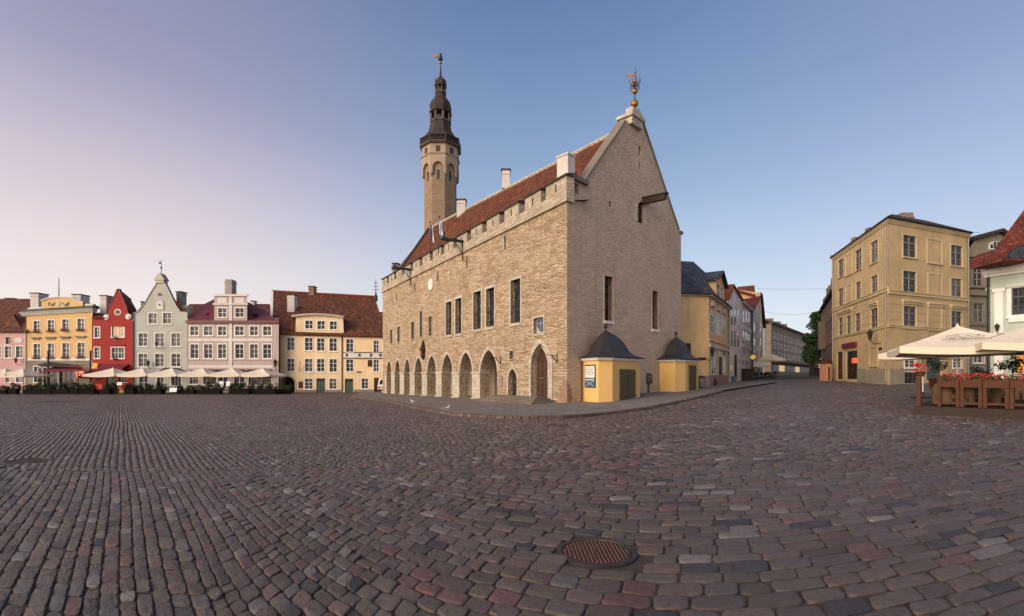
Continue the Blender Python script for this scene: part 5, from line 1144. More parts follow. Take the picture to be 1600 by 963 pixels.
# cream house with arched gateway
CY = 73.5
fr = frow(436.3, 535.8, CY); h = house('cream_house', fr, 'cream house with arched gateway and wide dormer under weathered tile roof')
wn_ = [W(c2, a, b, c, d) for a, b, c, d in ((648, 693, 530, 607), (757, 803, 532, 608), (830, 873, 534, 610), (905, 948, 535, 612), (648, 693, 657, 734), (757, 802, 658, 735), (830, 873, 659, 736), (905, 948, 660, 737))] + [W(c2, 757, 802, 778, 840), W(c2, 905, 945, 778, 840)]
dr = W(c2, 826, 878, 776, 862, kind='d')
s0, s1 = fr.hit(*c2(610, 800))[0], fr.hit(*c2(696, 800))[0]; za, zsp, zt = fr.hit(*c2(650, 862))[1], fr.hit(*c2(650, 805))[1], fr.hit(*c2(650, 765))[1]
gate = roundp(s0, s1, za - .1, zsp, zt)
facade(h, fr, [c2(604, 505), c2(984, 515)], wn_ + [dr], 'cream_' if 0 else 'st_cream', side=10, extra=(gate,))
door(h, fr, fr.rect(*dr[0]))
m = MB(); m.fprism(fr, gate, -1.6, -1.5); m.obj('gate_passage', M['wood_dk'], h)
m = MB()
for a, b in zip(gate, gate[1:]): m.poly([fr.p(a[0], -.2, a[1]), fr.p(b[0], -.2, b[1]), fr.p(b[0], -1.5, b[1]), fr.p(a[0], -1.5, a[1])])
m.obj('gate_vault', M['st_base'], h)
O = roundp(s0 - .25, s1 + .25, za - .1, zsp, zt + .25); m = MB()
for q in range(len(gate) - 1): m.hexa([fr.p(gate[q][0], -.02, gate[q][1]), fr.p(gate[q + 1][0], -.02, gate[q + 1][1]), fr.p(O[q + 1][0], -.02, O[q + 1][1]), fr.p(O[q][0], -.02, O[q][1])], [fr.p(gate[q][0], .06, gate[q][1]), fr.p(gate[q + 1][0], .06, gate[q + 1][1]), fr.p(O[q + 1][0], .06, O[q + 1][1]), fr.p(O[q][0], .06, O[q][1])])
m.obj('gate_surround', M['ashlar'], h)
band(h, fr, 700, 825, 845, 870, c2, 'st_base', .05, 'plinth'); band(h, fr, 880, 983, 845, 870, c2, 'st_base', .05, 'plinth')
m = MB(); s_, z_ = fr.hit(*c2(731, 815)); m.fbox(fr, s_ - .3, s_ + .3, 0, .08, z_ - .5, z_ + .5); m.obj('menu_board', M['wood_pl'], h)
m = MB(); s_, z_ = fr.hit(*c2(722, 735)); m.tube([fr.p(s_, 0, z_), fr.p(s_ + .5, .7, z_ + 1.4)], .03, 6); m.hexa([fr.p(s_ + .1, .3, z_ + .1), fr.p(s_ + .22, .3, z_ + .1), fr.p(s_ + .5, .75, z_ + 1.3), fr.p(s_ + .45, .72, z_ + 1.35)], [fr.p(s_ + .1, .33, z_ + .1), fr.p(s_ + .22, .33, z_ + .1), fr.p(s_ + .5, .78, z_ + 1.3), fr.p(s_ + .45, .75, z_ + 1.35)]); m.obj('wall_flag', M['cloth_r'], h)
pipe(h, fr, 280 + 607 / 3.8515, 523, 608, 'iron'); pipe(h, fr, 280 + 980 / 3.8515, 525, 610, 'iron')
RY = 5.0
r0, r1, r2, r3 = at(*c2(596, 506), CY - .5), at(*c2(986, 517), CY - .5), at(*c2(985, 361), CY + RY), at(*c2(600, 337), CY + RY)
roof2(h, [[r0, r1, r2, r3]], 'roof_dull')
f2 = frow(280 + 700 / 3.8515, 280 + 990 / 3.8515, CY - .05); zb = fr.hit(*c2(800, 502))[1]
DL = [('L', 0, zb + .9)] + [('L', f2.L * (k_ / 10), f2.hit(*c2(800, 404 - 10 * math.sin(PI * k_ / 10)))[1]) for k_ in range(0, 11)]
dm, _ = facade(h, f2, [c2(702, 405)] + [c2(702 + 28.4 * k_, 405 - 9 * math.sin(PI * k_ / 10)) for k_ in range(1, 10)] + [c2(986, 412)], [W(c2, 759, 803, 428, 477, rows=2), W(c2, 832, 875, 430, 480, rows=2), W(c2, 907, 948, 433, 482, rows=2)], 'st_cream', 'dormer', z0=zb, side=4.5)
m = MB(); L_ = [f2.hit(*c2(682 + 31.2 * k_, 404 - 13 * math.sin(PI * k_ / 10) + .5 * k_)) for k_ in range(11)]
for a, b in zip(L_, L_[1:]): DV = f2.dv * 4.6; m.hexa([f2.p(a[0], 0, a[1] - .1) + DV, f2.p(b[0], 0, b[1] - .1) + DV, f2.p(b[0], .4, b[1] - .1), f2.p(a[0], .4, a[1] - .1)], [f2.p(a[0], 0, a[1] + .2) + DV, f2.p(b[0], 0, b[1] + .2) + DV, f2.p(b[0], .4, b[1] + .2), f2.p(a[0], .4, a[1] + .2)])
m.obj('dormer_roof', M['zinc'], h)
chimney(h, 280 + 650 / 3.8515, 280 + 692 / 3.8515, 390 + 270 / 3.8515, 480, CY + 3.8, 'whitech', 1.2)
# narrower cream house beside the hall
fr = frow(536.2, 640, CY); h = house('cream_house', fr, 'cream house with white band of dark squares beside the town hall corner')
wn_ = [W(c2, a, b, c, d) for a, b, c, d in ((1005, 1047, 540, 617), (1170, 1200, 548, 619), (1228, 1260, 550, 620), (1005, 1047, 662, 735), (1170, 1200, 663, 735), (1228, 1260, 664, 735), (1098, 1136, 777, 838))] 
dr = W(c2, 997, 1047, 778, 862, kind='d'); d2 = W(c2, 1172, 1202, 772, 862, kind='d')
facade(h, fr, [c2(986, 512), c2(1386, 520)], wn_ + [dr, d2], 'st_cream2', side=10); door(h, fr, fr.rect(*dr[0])); door(h, fr, fr.rect(*d2[0]), 'wood_dk')
band(h, fr, 988, 1250, 624, 652, c2, 'offwhite', .06); band(h, fr, 988, 1250, 653, 658, c2, 'iron', .09); band(h, fr, 988, 1250, 618, 623.5, c2, 'iron', .09)
for x in (1010, 1086, 1155, 1212): band(h, fr, x - 7, x + 7, 627, 645, c2, 'iron', .08, 'band_square')
band(h, fr, 1136, 1160, 665, 704, c2, 'wood_dk', .12, 'sign'); band(h, fr, 1050, 1170, 843, 872, c2, 'st_base', .05, 'plinth'); band(h, fr, 1068, 1094, 734, 740, c2, 'iron', .2, 'bracket')
r1b, r2b = at(*c2(1386, 526), CY - .5), at(*c2(1386, 388), CY + RY)
roof2(h, [[r1 + Vector((.02, 0, 0)), r1b, r2b, r2 + Vector((.02, 0, 0))]], 'roof_dull')
# tall house behind with long tiled roof
BY = CY + RY + .3
fr = frow(280 + 553 / 3.8515, 280 + 1210 / 3.8515, BY); h = house('rear_house', fr, 'long house behind the cream row showing only its high brown tiled roof and vane')
g0, g1 = at(*c2(600, 345), BY), at(*c2(1192, 382), BY); t0, t1 = at(*c2(560, 254), BY + 6), at(*c2(1178, 288), BY + 6); g0 = at(*c2(556, 402), BY)
m = MB(); m.poly([(g0.x, BY + .2, -1), (g1.x, BY + .2, -1), (g1.x, BY + .2, g1.z), (g0.x, BY + .2, g0.z)]); m.obj('wall', M['offwhite'], h)
roof2(h, [[at(*c2(562, 400), BY), at(*c2(1222, 430), BY), t1, t0]], 'roof_dull')
m = MB(); m.hexa([at(*c2(549, 404), BY - .1), at(*c2(563, 404), BY - .1), at(*c2(563, 404), BY + .4), at(*c2(549, 404), BY + .4)], [t0 + Vector((-.25, -.2, .1)), t0 + Vector((.25, -.2, .1)), t0 + Vector((.25, .4, .1)), t0 + Vector((-.25, .4, .1))]); m.obj('gable_edge', M['offwhite'], h)
m = MB(); m.tube([t0 + Vector((0, 0, .1)), t1 + Vector((0, 0, .1))], .2, 6); m.obj('ridge', M['roof_orange'], h)
chimney(h, 280 + 779 / 3.8515, 280 + 810 / 3.8515, 390 + 220 / 3.8515, 460, BY + 5.6, 'brickch', 1.2)
v = at(*c2(1183, 290), BY + 6); m = MB(); m.lathe(v, [(.32, -.6), (.32, .3), (.2, .4), (.1, 1.0), (.05, 1.1), (.05, 2.6), (.02, 3.2)], 8)
for z, w_ in ((1.3, .5), (1.9, .4), (2.5, .3)): m.box(v.x - w_, v.x + w_, v.y - .03, v.y + .03, v.z + z, v.z + z + .1)
m.obj('roof_vane', M['iron'], h)
fr = frow(280 + 60 / 3.8515, 280 + 552 / 3.8515, 86); h = house('rear_house', fr, 'house behind the dusky pink one with a strip of red tiled roof in view')
m = MB(); a, b = at(*c2(40, 400), 86), at(*c2(552, 408), 86); m.poly([(a.x, 86, -1), (b.x, 86, -1), (b.x, 86, b.z), (a.x, 86, a.z)]); m.obj('wall', M['offwhite'], h)
roof2(h, [[at(*c2(40, 402), 85.6), at(*c2(556, 408), 85.6), at(*c2(545, 328), 91), at(*c2(60, 328), 91)]], 'roof_red'); chimney(h, 280 + 432 / 3.8515, 280 + 450 / 3.8515, 390 + 308 / 3.8515, 478, 90, 'whitech', 1)

# ------------------------------------------------------------------ terraces in front of the row
def umbrella(label, cat_group, half=2.15, he=2.5, ha=3.35, canvas='canvas', n=4, val=.22):
    r = thing('parasol', (0, 0, 0), label, 'parasol', cat_group)
    m = MB(); seg = []
    for k_, z in ((1.0, he), (.66, he + (ha - he) * .30), (.33, he + (ha - he) * .64), (.045, ha - .02), (.02, ha + .05)):
        ring = []
        for i in range(n):
            a0 = PI / 4 + 2 * PI * i / n; a1 = PI / 4 + 2 * PI * (i + 1) / n
            for j in range(4):
                f_ = j / 4; p = Vector((math.cos(a0), math.sin(a0))).lerp(Vector((math.cos(a1), math.sin(a1))), f_) * half * math.sqrt(2) * k_
                ring.append((p.x, p.y, z - (.05 * half * math.sin(PI * f_) if k_ > .3 else 0)))
        seg.append(ring)
    low = [(x * 1.0, y * 1.0, z - val) for x, y, z in seg[0]]; inner = [(x * .985, y * .985, z - .03) for x, y, z in seg[0]]
    m.loft([low] + seg); m.f = [f for f in m.f if len(f) == 4]; m.m = m.m[:len(m.f)]
    m.obj('canopy', M[canvas], r)
    m = MB(); m.lathe((0, 0, 0), [(.035, .05), (.035, ha + .02), (.05, ha + .08), (.01, ha + .16)], 8); m.obj('pole', M['white'], r)
    m = MB(); m.box(-.4, .4, -.4, .4, 0, .09); m.lathe((0, 0, 0), [(.09, .09), (.07, .35)], 8); m.obj('base', M['iron'], r)
    m = MB()
    for i in range(n):
        a0 = PI / 4 + 2 * PI * i / n; m.tube([(0, 0, ha - .05), (half * 1.38 * math.cos(a0), half * 1.38 * math.sin(a0), he - .03)], .018, 4); m.tube([(0, 0, he - .25), (half * .7 * math.cos(a0), half * .7 * math.sin(a0), he + (ha - he) * .42)], .015, 4)
    m.obj('ribs', M['white'], r)
    return r
TY_ = 64.0
um = [(9, 'cream square parasol at the left edge before the pale pink house'), (36, 'cream square parasol between the pink house and the dark canopy'), (176.5, 'cream square parasol in front of the red gabled house'),
      (222.7, 'cream square parasol before the left half of the grey gabled house'), (268.6, 'cream square parasol before the right half of the grey gabled house'), (316, 'cream square parasol before the left end of the dusky pink house'),
      (363, 'cream square parasol before the middle of the dusky pink house'), (410, 'cream square parasol before the right end of the dusky pink house')]
proto = umbrella(um[0][1], 'cream parasols along the far terraces')
for i, (px, lab) in enumerate(um):
    v = gx(px, TY_); o = proto if i == 0 else dup(proto, v, 0, lab); o.location = v; o.scale = (1, 1, 1) if i > 1 else (.95, .95, .98); o.rotation_euler = (0, 0, R(random.uniform(-4, 4)))
# dark canopy before the orange house
v = gx(88, 67); th_ = thing('terrace_canopy', v, 'dark canopy with maroon edge on tall posts before the orange yellow house', 'canopy')
P4 = [at(*c1(228, 700), 65), at(*c1(505, 712), 65), at(*c1(505, 700), 70.5), at(*c1(228, 690), 70.5)]; top = at(*c1(300, 676), 67.5); top2 = at(*c1(420, 690), 67.5)
m = MB(); m.slab([P4[0], P4[1], top2, top], .06); m.slab([P4[3], P4[2], top2, top], .06); m.slab([P4[0], P4[3], top + Vector((0, .2, 0)), top], .06); m.obj('roof_cloth', M['canvas_dk'], th_)
m = MB(); m.slab([at(*c1(240, 738), 64.5), at(*c1(520, 730), 64.5), at(*c1(470, 692), 66.5), at(*c1(330, 702), 66.5)], .05); m.obj('front_cloth', M['canvas_red'], th_)
for x, y in ((290, 610), (545, 608)):
    p = at(*c1(x, y), 66); m = MB(); m.tube([(p.x, p.y, gz(p.x, p.y)), p], .11, 8); m.obj('post', M['iron'], th_)
for x in (240, 360, 470):
    p = at(*c1(x, 715), 65); m = MB(); m.tube([(p.x, p.y, gz(p.x, p.y)), p], .06, 6); m.obj('support', M['iron'], th_)
v = gx(143, 66); o = umbrella('maroon parasol between the dark canopy and the red gabled house', None, 1.4, 2.3, 3.3, 'canvas_red'); o.location = v; o.rotation_euler = (0, 0, R(40))
# shrubs in planters, chairs, tables
def planter(loc, w_, label, group, leaf='leaf_dk', hgt=.75, bush=.5, mat='plblack'):
    r = thing('planter', loc, label, 'planter', group); x, y, z = loc
    m = MB(); m.hexa([(x - w_ / 2, y - .22, z), (x + w_ / 2, y - .22, z), (x + w_ / 2, y + .22, z), (x - w_ / 2, y + .22, z)], [(x - w_ / 2 - .04, y - .26, z + hgt), (x + w_ / 2 + .04, y - .26, z + hgt), (x + w_ / 2 + .04, y + .26, z + hgt), (x - w_ / 2 - .04, y + .26, z + hgt)])
    m.box(x - w_ / 2 - .07, x + w_ / 2 + .07, y - .29, y + .29, z + hgt, z + hgt + .04); m.obj('box', M[mat], r)
    m = MB()
    for _ in range(int(5 * w_)): leafball(m, (x + random.uniform(-w_ / 2, w_ / 2), y + random.uniform(-.15, .15), z + hgt + random.uniform(.1, bush)), .3, .25, .28, 60, .08)
    m.obj('foliage', M[leaf], r); return r
pg = 'dark planters along the front of the far terraces'; plab = 'dark wooden planter with low evergreen shrubs edging the far terrace'
pr_ = None
for px in [4, 20, 46, 58, 74, 88, 102, 117, 131, 140, 166, 176, 203, 216, 230, 246, 282, 296, 310, 324, 338, 368, 382, 396, 410, 424]:
    v = gx(px, TY_ - 2.2 + random.uniform(-.3, .3))
    if pr_ is None: pr_ = planter((0, 0, 0), 1.25, plab, pg, 'leaf_dk', .6, .5); o = pr_
    else: o = dup(pr_, v)
    o.location = v; o.rotation_euler = (0, 0, random.choice((0, PI)) + R(random.uniform(-3, 3))); o.scale = (random.uniform(.85, 1.15), 1, random.uniform(.85, 1.2))
for px, b_, lab in ((437, .95, 'bushy green shrub in planter at the right end of the far terrace'), (449, .8, 'green shrub in planter beside the arched gateway of the cream house'), (62, 1.6, 'tall bushy shrub in tub at the left end of the dark canopy'), (152, 1.5, 'tall bushy shrub in tub between dark canopy and red house'), (251, 1.1, 'round dark shrub in tub before the grey gabled house')):
    v = gx(px, TY_ - 1.0); planter(tuple(v), .9, lab, None, 'leaf', .55, b_)
def chair_mesh(mat):
    m = MB()
    for x in (-.21, .21):
        m.tube([(x, -.2, 0), (x, -.19, .45)], .02, 5); m.tube([(x, .22, 0), (x, .20, .45), (x, .27, .92)], .02, 5); m.tube([(x, -.19, .66), (x, .22, .66)], .018, 5); m.tube([(x, -.19, .45), (x, -.19, .66)], .018, 5)
    m.box(-.24, .24, -.22, .22, .43, .48); m.hexa([(-.22, .21, .52), (.22, .21, .52), (.22, .24, .52), (-.22, .24, .52)], [(-.23, .25, .95), (.23, .25, .95), (.23, .28, .95), (-.23, .28, .95)])
    return m.obj('chair', M[mat])
ch = tag(chair_mesh('wood_dk'), 'dark cafe chair standing on the far terrace under the parasols', 'chair', 'dark chairs on the far terraces')
first = True
def place_chair(src, v, rz, lab=None, group=None):
    o = src.copy(); COL.objects.link(o); o.location = v; o.rotation_euler = (0, 0, rz)
    if lab: o['label'] = lab
    if group: o['group'] = group
    return o
spots = []
for px in range(4, 436, 7):
    if 60 < px < 72: continue
    spots.append((px + random.uniform(-3, 3), TY_ + random.choice((-.9, .6, 1.8))))
for i, (px, Y) in enumerate(spots):
    v = gx(px, Y); a = random.choice((0, PI, PI / 2, -PI / 2)) + random.uniform(-.3, .3)
    if i == 0: ch.location = v; ch.rotation_euler = (0, 0, a)
    else: place_chair(ch, v, a)
def table_mesh(mat):
    m = MB(); m.box(-.4, .4, -.4, .4, .71, .75); m.lathe((0, 0, 0), [(.26, 0), (.26, .03), (.04, .06), (.04, .71)], 8); return m.obj('table', M[mat])
tb = tag(table_mesh('wood_dk'), 'dark square cafe table among the chairs of the far terrace', 'table', 'dark tables on the far terraces')
for i, px in enumerate(range(12, 436, 30)):
    v = gx(px + random.uniform(-4, 4), TY_ + .4)
    if i == 0: tb.location = v
    else: place_chair(tb, v, random.uniform(-.2, .2))
chr_ = chair_mesh('cloth_r'); tag(chr_, 'red wooden chair before the red gabled house, left of the two', 'chair', None); chr_.location = gx(157, TY_ - 2); chr_.scale = (1.8, 1.2, 1.35); chr_.rotation_euler = (0, 0, PI)
place_chair(chr_, gx(193, TY_ - 2), PI, 'red wooden chair before the red gabled house, right of the two')
def board(px, y0, y1, w_, Y, label, mat='paper'):
    v = gx(px, Y); t_ = thing('menu_stand', v, label, 'sign'); za, zb = at(0, y1, Y).z, at(0, y0, Y).z; m = MB(); m.hexa([(v.x - w_, v.y, za), (v.x + w_, v.y, za), (v.x + w_, v.y + .05, za), (v.x - w_, v.y + .05, za)], [(v.x - w_, v.y + .1, zb), (v.x + w_, v.y + .1, zb), (v.x + w_, v.y + .15, zb), (v.x - w_, v.y + .15, zb)]); m.obj('panel', M[mat], t_)
    m = MB()
    for s_ in (-1, 1): m.tube([(v.x + s_ * w_ * .8, v.y + .03, v.z), (v.x + s_ * w_ * .8, v.y + .08, za + .05)], .03, 5)
    m.obj('feet', M['iron'], t_)
board(270, 606, 612.5, .45, 61.2, 'low white signboard before the terrace of the grey gabled house'); board(186, 597.5, 602, .3, 61.6, 'white menu stand before the red gabled house'); board(345, 596, 605, .25, 61.5, 'tall white menu stand left of the pair before dusky pink house'); board(356, 596, 604, .25, 61.5, 'tall white menu stand right of the pair before dusky pink house')
v = gx(188, 70.5); m = MB(); m.lathe((v.x, v.y, v.z + .3), [(.25, 0), (.3, .1), (.45, .75), (.2, 1.1), (.1, 1.2)], 10); m.box(v.x - .3, v.x + .3, v.y - .3, v.y + .3, v.z, v.z + .3); tag(m.obj('floor_lantern', M['lamp_glow']), 'glowing amber lantern at the door of the red gabled house', 'lantern')

# van half hidden by the hall corner
v = gx(600, 68.5); vn = thing('delivery_van', v, 'small white and orange van half hidden by the left corner of the town hall', 'van')
m = MB(); w_ = .92
prof = [(0, .35), (0, .95), (.25, 1.15), (.75, 1.95), (4.2, 2.0), (4.3, .35)]
m.hexa([(v.x - w_, v.y + y, v.z + z) for y, z in prof], [(v.x + w_, v.y + y, v.z + z) for y, z in prof]); m.obj('body', M['white'], vn)
m = MB(); m.hexa([(v.x - .78, v.y + .27, v.z + 1.2), (v.x + .78, v.y + .27, v.z + 1.2), (v.x + .78, v.y + .3, v.z + 1.2), (v.x - .78, v.y + .3, v.z + 1.2)], [(v.x - .68, v.y + .68, v.z + 1.86), (v.x + .68, v.y + .68, v.z + 1.86), (v.x + .68, v.y + .71, v.z + 1.86), (v.x - .68, v.y + .71, v.z + 1.86)]); m.obj('windscreen', M['glass'], vn)
m = MB(); m.box(v.x - w_ - .01, v.x + w_ + .01, v.y - .02, v.y + 4.2, v.z + .72, v.z + .92); m.obj('stripe', M['lamp_glow'] if 0 else paint('van_orange', (.6, .14, .03), .4), vn)
m = MB(); m.box(v.x - .5, v.x + .5, v.y + .9, v.y + 1.2, v.z + 2.0, v.z + 2.14); m.obj('light_bar', M['orange_lit'], vn)
m = MB(); m.box(v.x - w_ + .02, v.x + w_ - .02, v.y - .08, v.y + .3, v.z + .3, v.z + .55); m.obj('bumper', M['iron'], vn)
for s_ in (-1, 1):
    m = MB(); m.box(v.x + s_ * .7 - .14, v.x + s_ * .7 + .14, v.y - .03, v.y + .05, v.z + .66, v.z + .82); m.obj('headlight', M['glass2'], vn)
    for yy in (.85, 3.5):
        m = MB(); a_ = [(v.x + s_ * .82 + .1, v.y + yy + .32 * math.cos(2 * PI * i / 16), v.z + .32 + .32 * math.sin(2 * PI * i / 16)) for i in range(16)]; b_ = [(x - .2, y, z) for x, y, z in a_]; m.hexa(a_, b_); m.obj('wheel', M['iron'], vn)
# two gulls on the paving
def gull(px, py, label, head, sit=False):
    v = gp(px, py); v.z += .12 if sit else 0.0; L = .95; r = thing('seagull', v, label, 'seagull', None); c, s = math.cos(head), math.sin(head)
    def q(x, y, z): return (v.x + (x * c - y * s) * L, v.y + (x * s + y * c) * L, v.z + z * L)
    zz = .11 if sit else .17
    prof = [(-.21, .01, .03, zz + .02), (-.15, .035, .03, zz + .02), (-.06, .068, .06, zz + .015), (.04, .075, .07, zz + .015), (.11, .055, .06, zz + .045), (.14, .036, .045, zz + .10), (.155, .034, .036, zz + .155), (.175, .034, .036, zz + .18), (.20, .022, .024, zz + .182), (.215, .010, .012, zz + .176), (.26, .004, .005, zz + .165)]
    m = MB(); m.loft([[q(x + (0), ry * math.cos(2 * PI * i / 10), z + rz * math.sin(2 * PI * i / 10)) for i in range(10)] for x, ry, rz, z in prof]); m.obj('body', M['paper'], r, smooth=True)
    for sd_ in (-1, 1):
        m = MB(); m.loft([[q(x, sd_ * (.066 * k_ + .012) + .010 * math.cos(2 * PI * i / 8), zz + .03 + .042 * k_ * math.sin(2 * PI * i / 8)) for i in range(8)] for x, k_ in ((.08, .3), (.02, 1), (-.10, .9), (-.20, .5), (-.27, .1))]); m.obj('wing', M['zinc'], r, smooth=True)
        m = MB(); m.tube([q(.0, sd_ * .03, zz - .03), q(.01, sd_ * .03, .012), q(.05, sd_ * .03, .004)], .008, 5); m.obj('leg', M['flower_p'] if 0 else M['kiosk'], r)
gull(645, 633.5, 'white gull standing on the sidewalk before the arcade', 2.6, True); gull(697, 646, 'white gull at the kerb before the arcade, nearer of the two', .3, True)
# ------------------------------------------------------------------ right-hand side
c7 = lambda x, y: (1050 + x / 4.186, 390 + y / 4.186)
c8 = lambda x, y: (1270 + x / 2.833, 320 + y / 2.833)
P2 = lambda px, Y: ((px - CX) / F * Y, Y)
for k_, v_ in dict(ochre=(.56, .405, .215), ochre_lt=(.60, .475, .27), greybeige=(.235, .205, .145), mint=(.43, .48, .42), ywall=(.72, .47, .23), ypink=(.60, .50, .44), whitew=(.84, .77, .70), pinkw=(.74, .53, .48), brown=(.14, .10, .075), plinth=(.32, .28, .20), pinkplinth=(.33, .22, .18)).items(): M['st_' + k_] = stucco('plaster_' + k_, v_, .16, .25, 1.25)
# ---- yellow ochre corner building
f1 = Fr(P2(1302, 59.4), P2(1388, 45)); f2 = Fr(P2(1388, 45), P2(1512, 49.6))
c = f2.p(f2.L / 2, -4, 0); h = thing('apartment_building', (c.x, c.y, gz(c.x, c.y)), 'four storey ochre yellow corner building with blind windows and peeling plinth', 'building')
def oblique(fr, pts, wins, mat, name, **kw): return facade(h, fr, pts, wins, mat, name, **kw)
wl = [W(c8, *q, cas=.12, rows=3, cols=2, cm='st_ochre_lt', fm='frame_brown') for q in ((113, 137, 243, 318), (188, 216, 200, 287), (256, 288, 163, 255), (113, 134, 372, 450), (190, 213, 342, 425), (258, 287, 315, 400), (115, 134, 500, 578), (150, 170, 492, 572), (188, 212, 480, 565), (256, 287, 460, 550))]
dl = [W(c8, 107, 131, 652, 772, kind='d'), W(c8, 148, 197, 648, 772, kind='d')]
facade(h, f1, [c8(90, 228), c8(335, 82)], wl + dl, 'st_ochre', 'left_wall', depth=.16)
wr_ = [W(c8, *q, cas=.15, rows=3, cols=2, cm='st_ochre_lt', fm='frame_brown') for q in ((400, 458, 138, 232), (611, 662, 182, 270), (400, 458, 296, 387), (612, 660, 328, 412), (402, 458, 450, 543), (613, 660, 472, 545))] + [W(c8, 407, 455, 672, 720, cas=.14), W(c8, 620, 660, 680, 722, cas=.1, gl='glass2'), W(c8, 405, 465, 742, 792, cas=.05, cols=3, rows=2, fm='frame_dark', sill=False)]
d3 = W(c8, 505, 570, 672, 775, kind='d')
facade(h, f2, [c8(335, 82), c8(686, 145)], wr_ + [d3], 'st_ochre', 'right_wall', depth=.16)
door(h, f1, f1.rect(*dl[0][0]), 'wood_door', .16); door(h, f1, f1.rect(*dl[1][0]), 'wood_dk', .16); door(h, f2, f2.rect(*d3[0]), 'green_door', .16)
m = MB(); s0, z1 = f1.hit(*c8(170, 680)); s1, z0 = f1.hit(*c8(196, 700)); m.fbox(f1, s0, s1, -.08, -.05, z0, z1); m.obj('lit_sign', M['red_lit'], h)
for fr, q in [(f1, q) for q in ((147, 174, 222, 305), (147, 172, 358, 435))] + [(f2, q) for q in ((508, 570, 158, 255), (512, 570, 310, 400), (512, 568, 458, 550))] + [(f1, (253, 286, 632, 708))]:   # blind windows
    s0, s1, z0, z1 = fr.rect(*c8(q[0], q[2]), *c8(q[1], q[3])); m = MB(); k_ = .15
    for a in ((s0 - k_, s0, z0 - k_, z1 + k_), (s1, s1 + k_, z0 - k_, z1 + k_), (s0, s1, z1, z1 + k_), (s0, s1, z0 - k_, z0)): m.fbox(fr, a[0], a[1], -.02, .045, a[2], a[3])
    m.fbox(fr, s0 - k_ - .05, s1 + k_ + .05, -.01, .12, z0 - k_ - .07, z0 - k_ - .002); o = m.obj('blind_window', M['st_ochre_lt'], h)
def course(root, fr, pa, pb, hh, d1, mat, name='string_course'):
    a, b = fr.hit(*pa), fr.hit(*pb); m = MB(); z = (a[1] + b[1]) / 2; m.fbox(fr, -d1 + .01, fr.L + d1 - .01, -.02, d1, z - hh / 2, z + hh / 2); m.fbox(fr, -d1 * 1.5, fr.L + d1 * 1.5, -.018, d1 * 1.6, z + hh / 2 + .001, z + hh / 2 + .07); return m.obj(name, M[mat], root)
course(h, f1, c8(90, 462), c8(335, 385), .26, .12, 'st_ochre_lt'); course(h, f1, c8(90, 588), c8(335, 545), .16, .09, 'st_ochre_lt')
course(h, f2, c8(335, 385), c8(686, 425), .26, .121, 'st_ochre_lt'); course(h, f2, c8(335, 545), c8(686, 553), .16, .091, 'st_ochre_lt')
for fr, q in ((f1, (253, 290, 442)), (f1, (110, 176, 482)), (f2, (393, 478, 425)), (f2, (505, 583, 436)), (f2, (606, 670, 447))):
    s0, z = fr.hit(*c8(q[0], q[2])); s1, _ = fr.hit(*c8(q[1], q[2])); m = MB(); m.fbox(fr, min(s0, s1), max(s0, s1), -.02, .22, z - .08, z + .10); m.fbox(fr, min(s0, s1) + .1, max(s0, s1) - .1, -.02, .12, z - .28, z - .082); m.obj('window_hood', M['st_ochre_lt'], h)
zb1 = f1.hit(*c8(90, 470))[1]; zb2 = f1.hit(*c8(90, 585))[1]
for fr in (f1, f2):                                # banded rustication between the courses
    pass
for i in range(4):
    for fr, x in ((f1, 335), (f2, 335)):
        z = fr.hit(*c8(x, 405 + i * 34))[1]; m = MB(); m.fbox(fr, .02, fr.L - .02, -.01, .012, z, z + .035); m.obj('band_line', M['plinth_'] if 0 else M['st_plinth'], h)
# plinth patch with peeled edge
def patch(fr, x0, x1, y0, y1, y2):
    a = fr.hit(*c8(x0, y2)); b = fr.hit(*c8(x1, y2)); t0, t1 = fr.hit(*c8(x0, y0)), fr.hit(*c8(x1, y1)); n = 16
    s_lo, s_hi = (a[0], b[0]) if a[0] < b[0] else (b[0], a[0]); zl = t0[1] if a[0] < b[0] else t1[1]; zh = t1[1] if a[0] < b[0] else t0[1]
    top = [(s_lo + (s_hi - s_lo) * i / n, zl + (zh - zl) * i / n + random.uniform(-.12, .12)) for i in range(n + 1)]
    m = MB()
    for p, q in zip(top, top[1:]): m.hexa([fr.p(p[0], -.02, fr.base()), fr.p(q[0], -.02, fr.base()), fr.p(q[0], .05, fr.base()), fr.p(p[0], .05, fr.base())], [fr.p(p[0], -.02, p[1]), fr.p(q[0], -.02, q[1]), fr.p(q[0], .05, q[1]), fr.p(p[0], .05, p[1])])
    m.obj('plinth', M['st_plinth'], h)
patch(f1, 198, 333, 728, 726, 790); patch(f2, 338, 404, 726, 728, 790)
m = MB(); a, b = f1.hit(*c8(138, 637)), f1.hit(*c8(198, 606)); m.fprism(f1, [(a[0], a[1]), (b[0], a[1]), (b[0], b[1]), (a[0], b[1])], .05, .25); m.obj('shop_sign', M['canvas_red'], h)
for fr, x, y0, y1 in ((f1, 92, 235, 770), (f1, 328, 95, 785), (f2, 683, 150, 780)): pipe(h, fr, c8(x, 0)[0], c8(0, y0)[1], c8(0, y1)[1], 'zinc', .07)
wall_lantern(h, f1, *c8(302, 580), 1.3, .9)
s_, z_ = f1.hit(*c8(300, 638)); m = MB(); m.fbox(f1, s_ - .35, s_ + .35, .0, .05, z_ - .1, z_ + .12); m.obj('street_sign', M['wood_dk'], h)
ZE = f2.hit(*c8(335, 78))[1]; K0 = f1.p(0, 0, ZE); K1 = f2.p(0, 0, ZE); K2 = f2.p(f2.L, 0, ZE); K3 = K2 + (K0 - K1)
cen = (K0 + K1 + K2 + K3) / 4; gr = lambda k, dz, kk=1: [cen + (p - cen) * k + Vector((0, 0, dz)) for p in (K0, K1, K2, K3)]
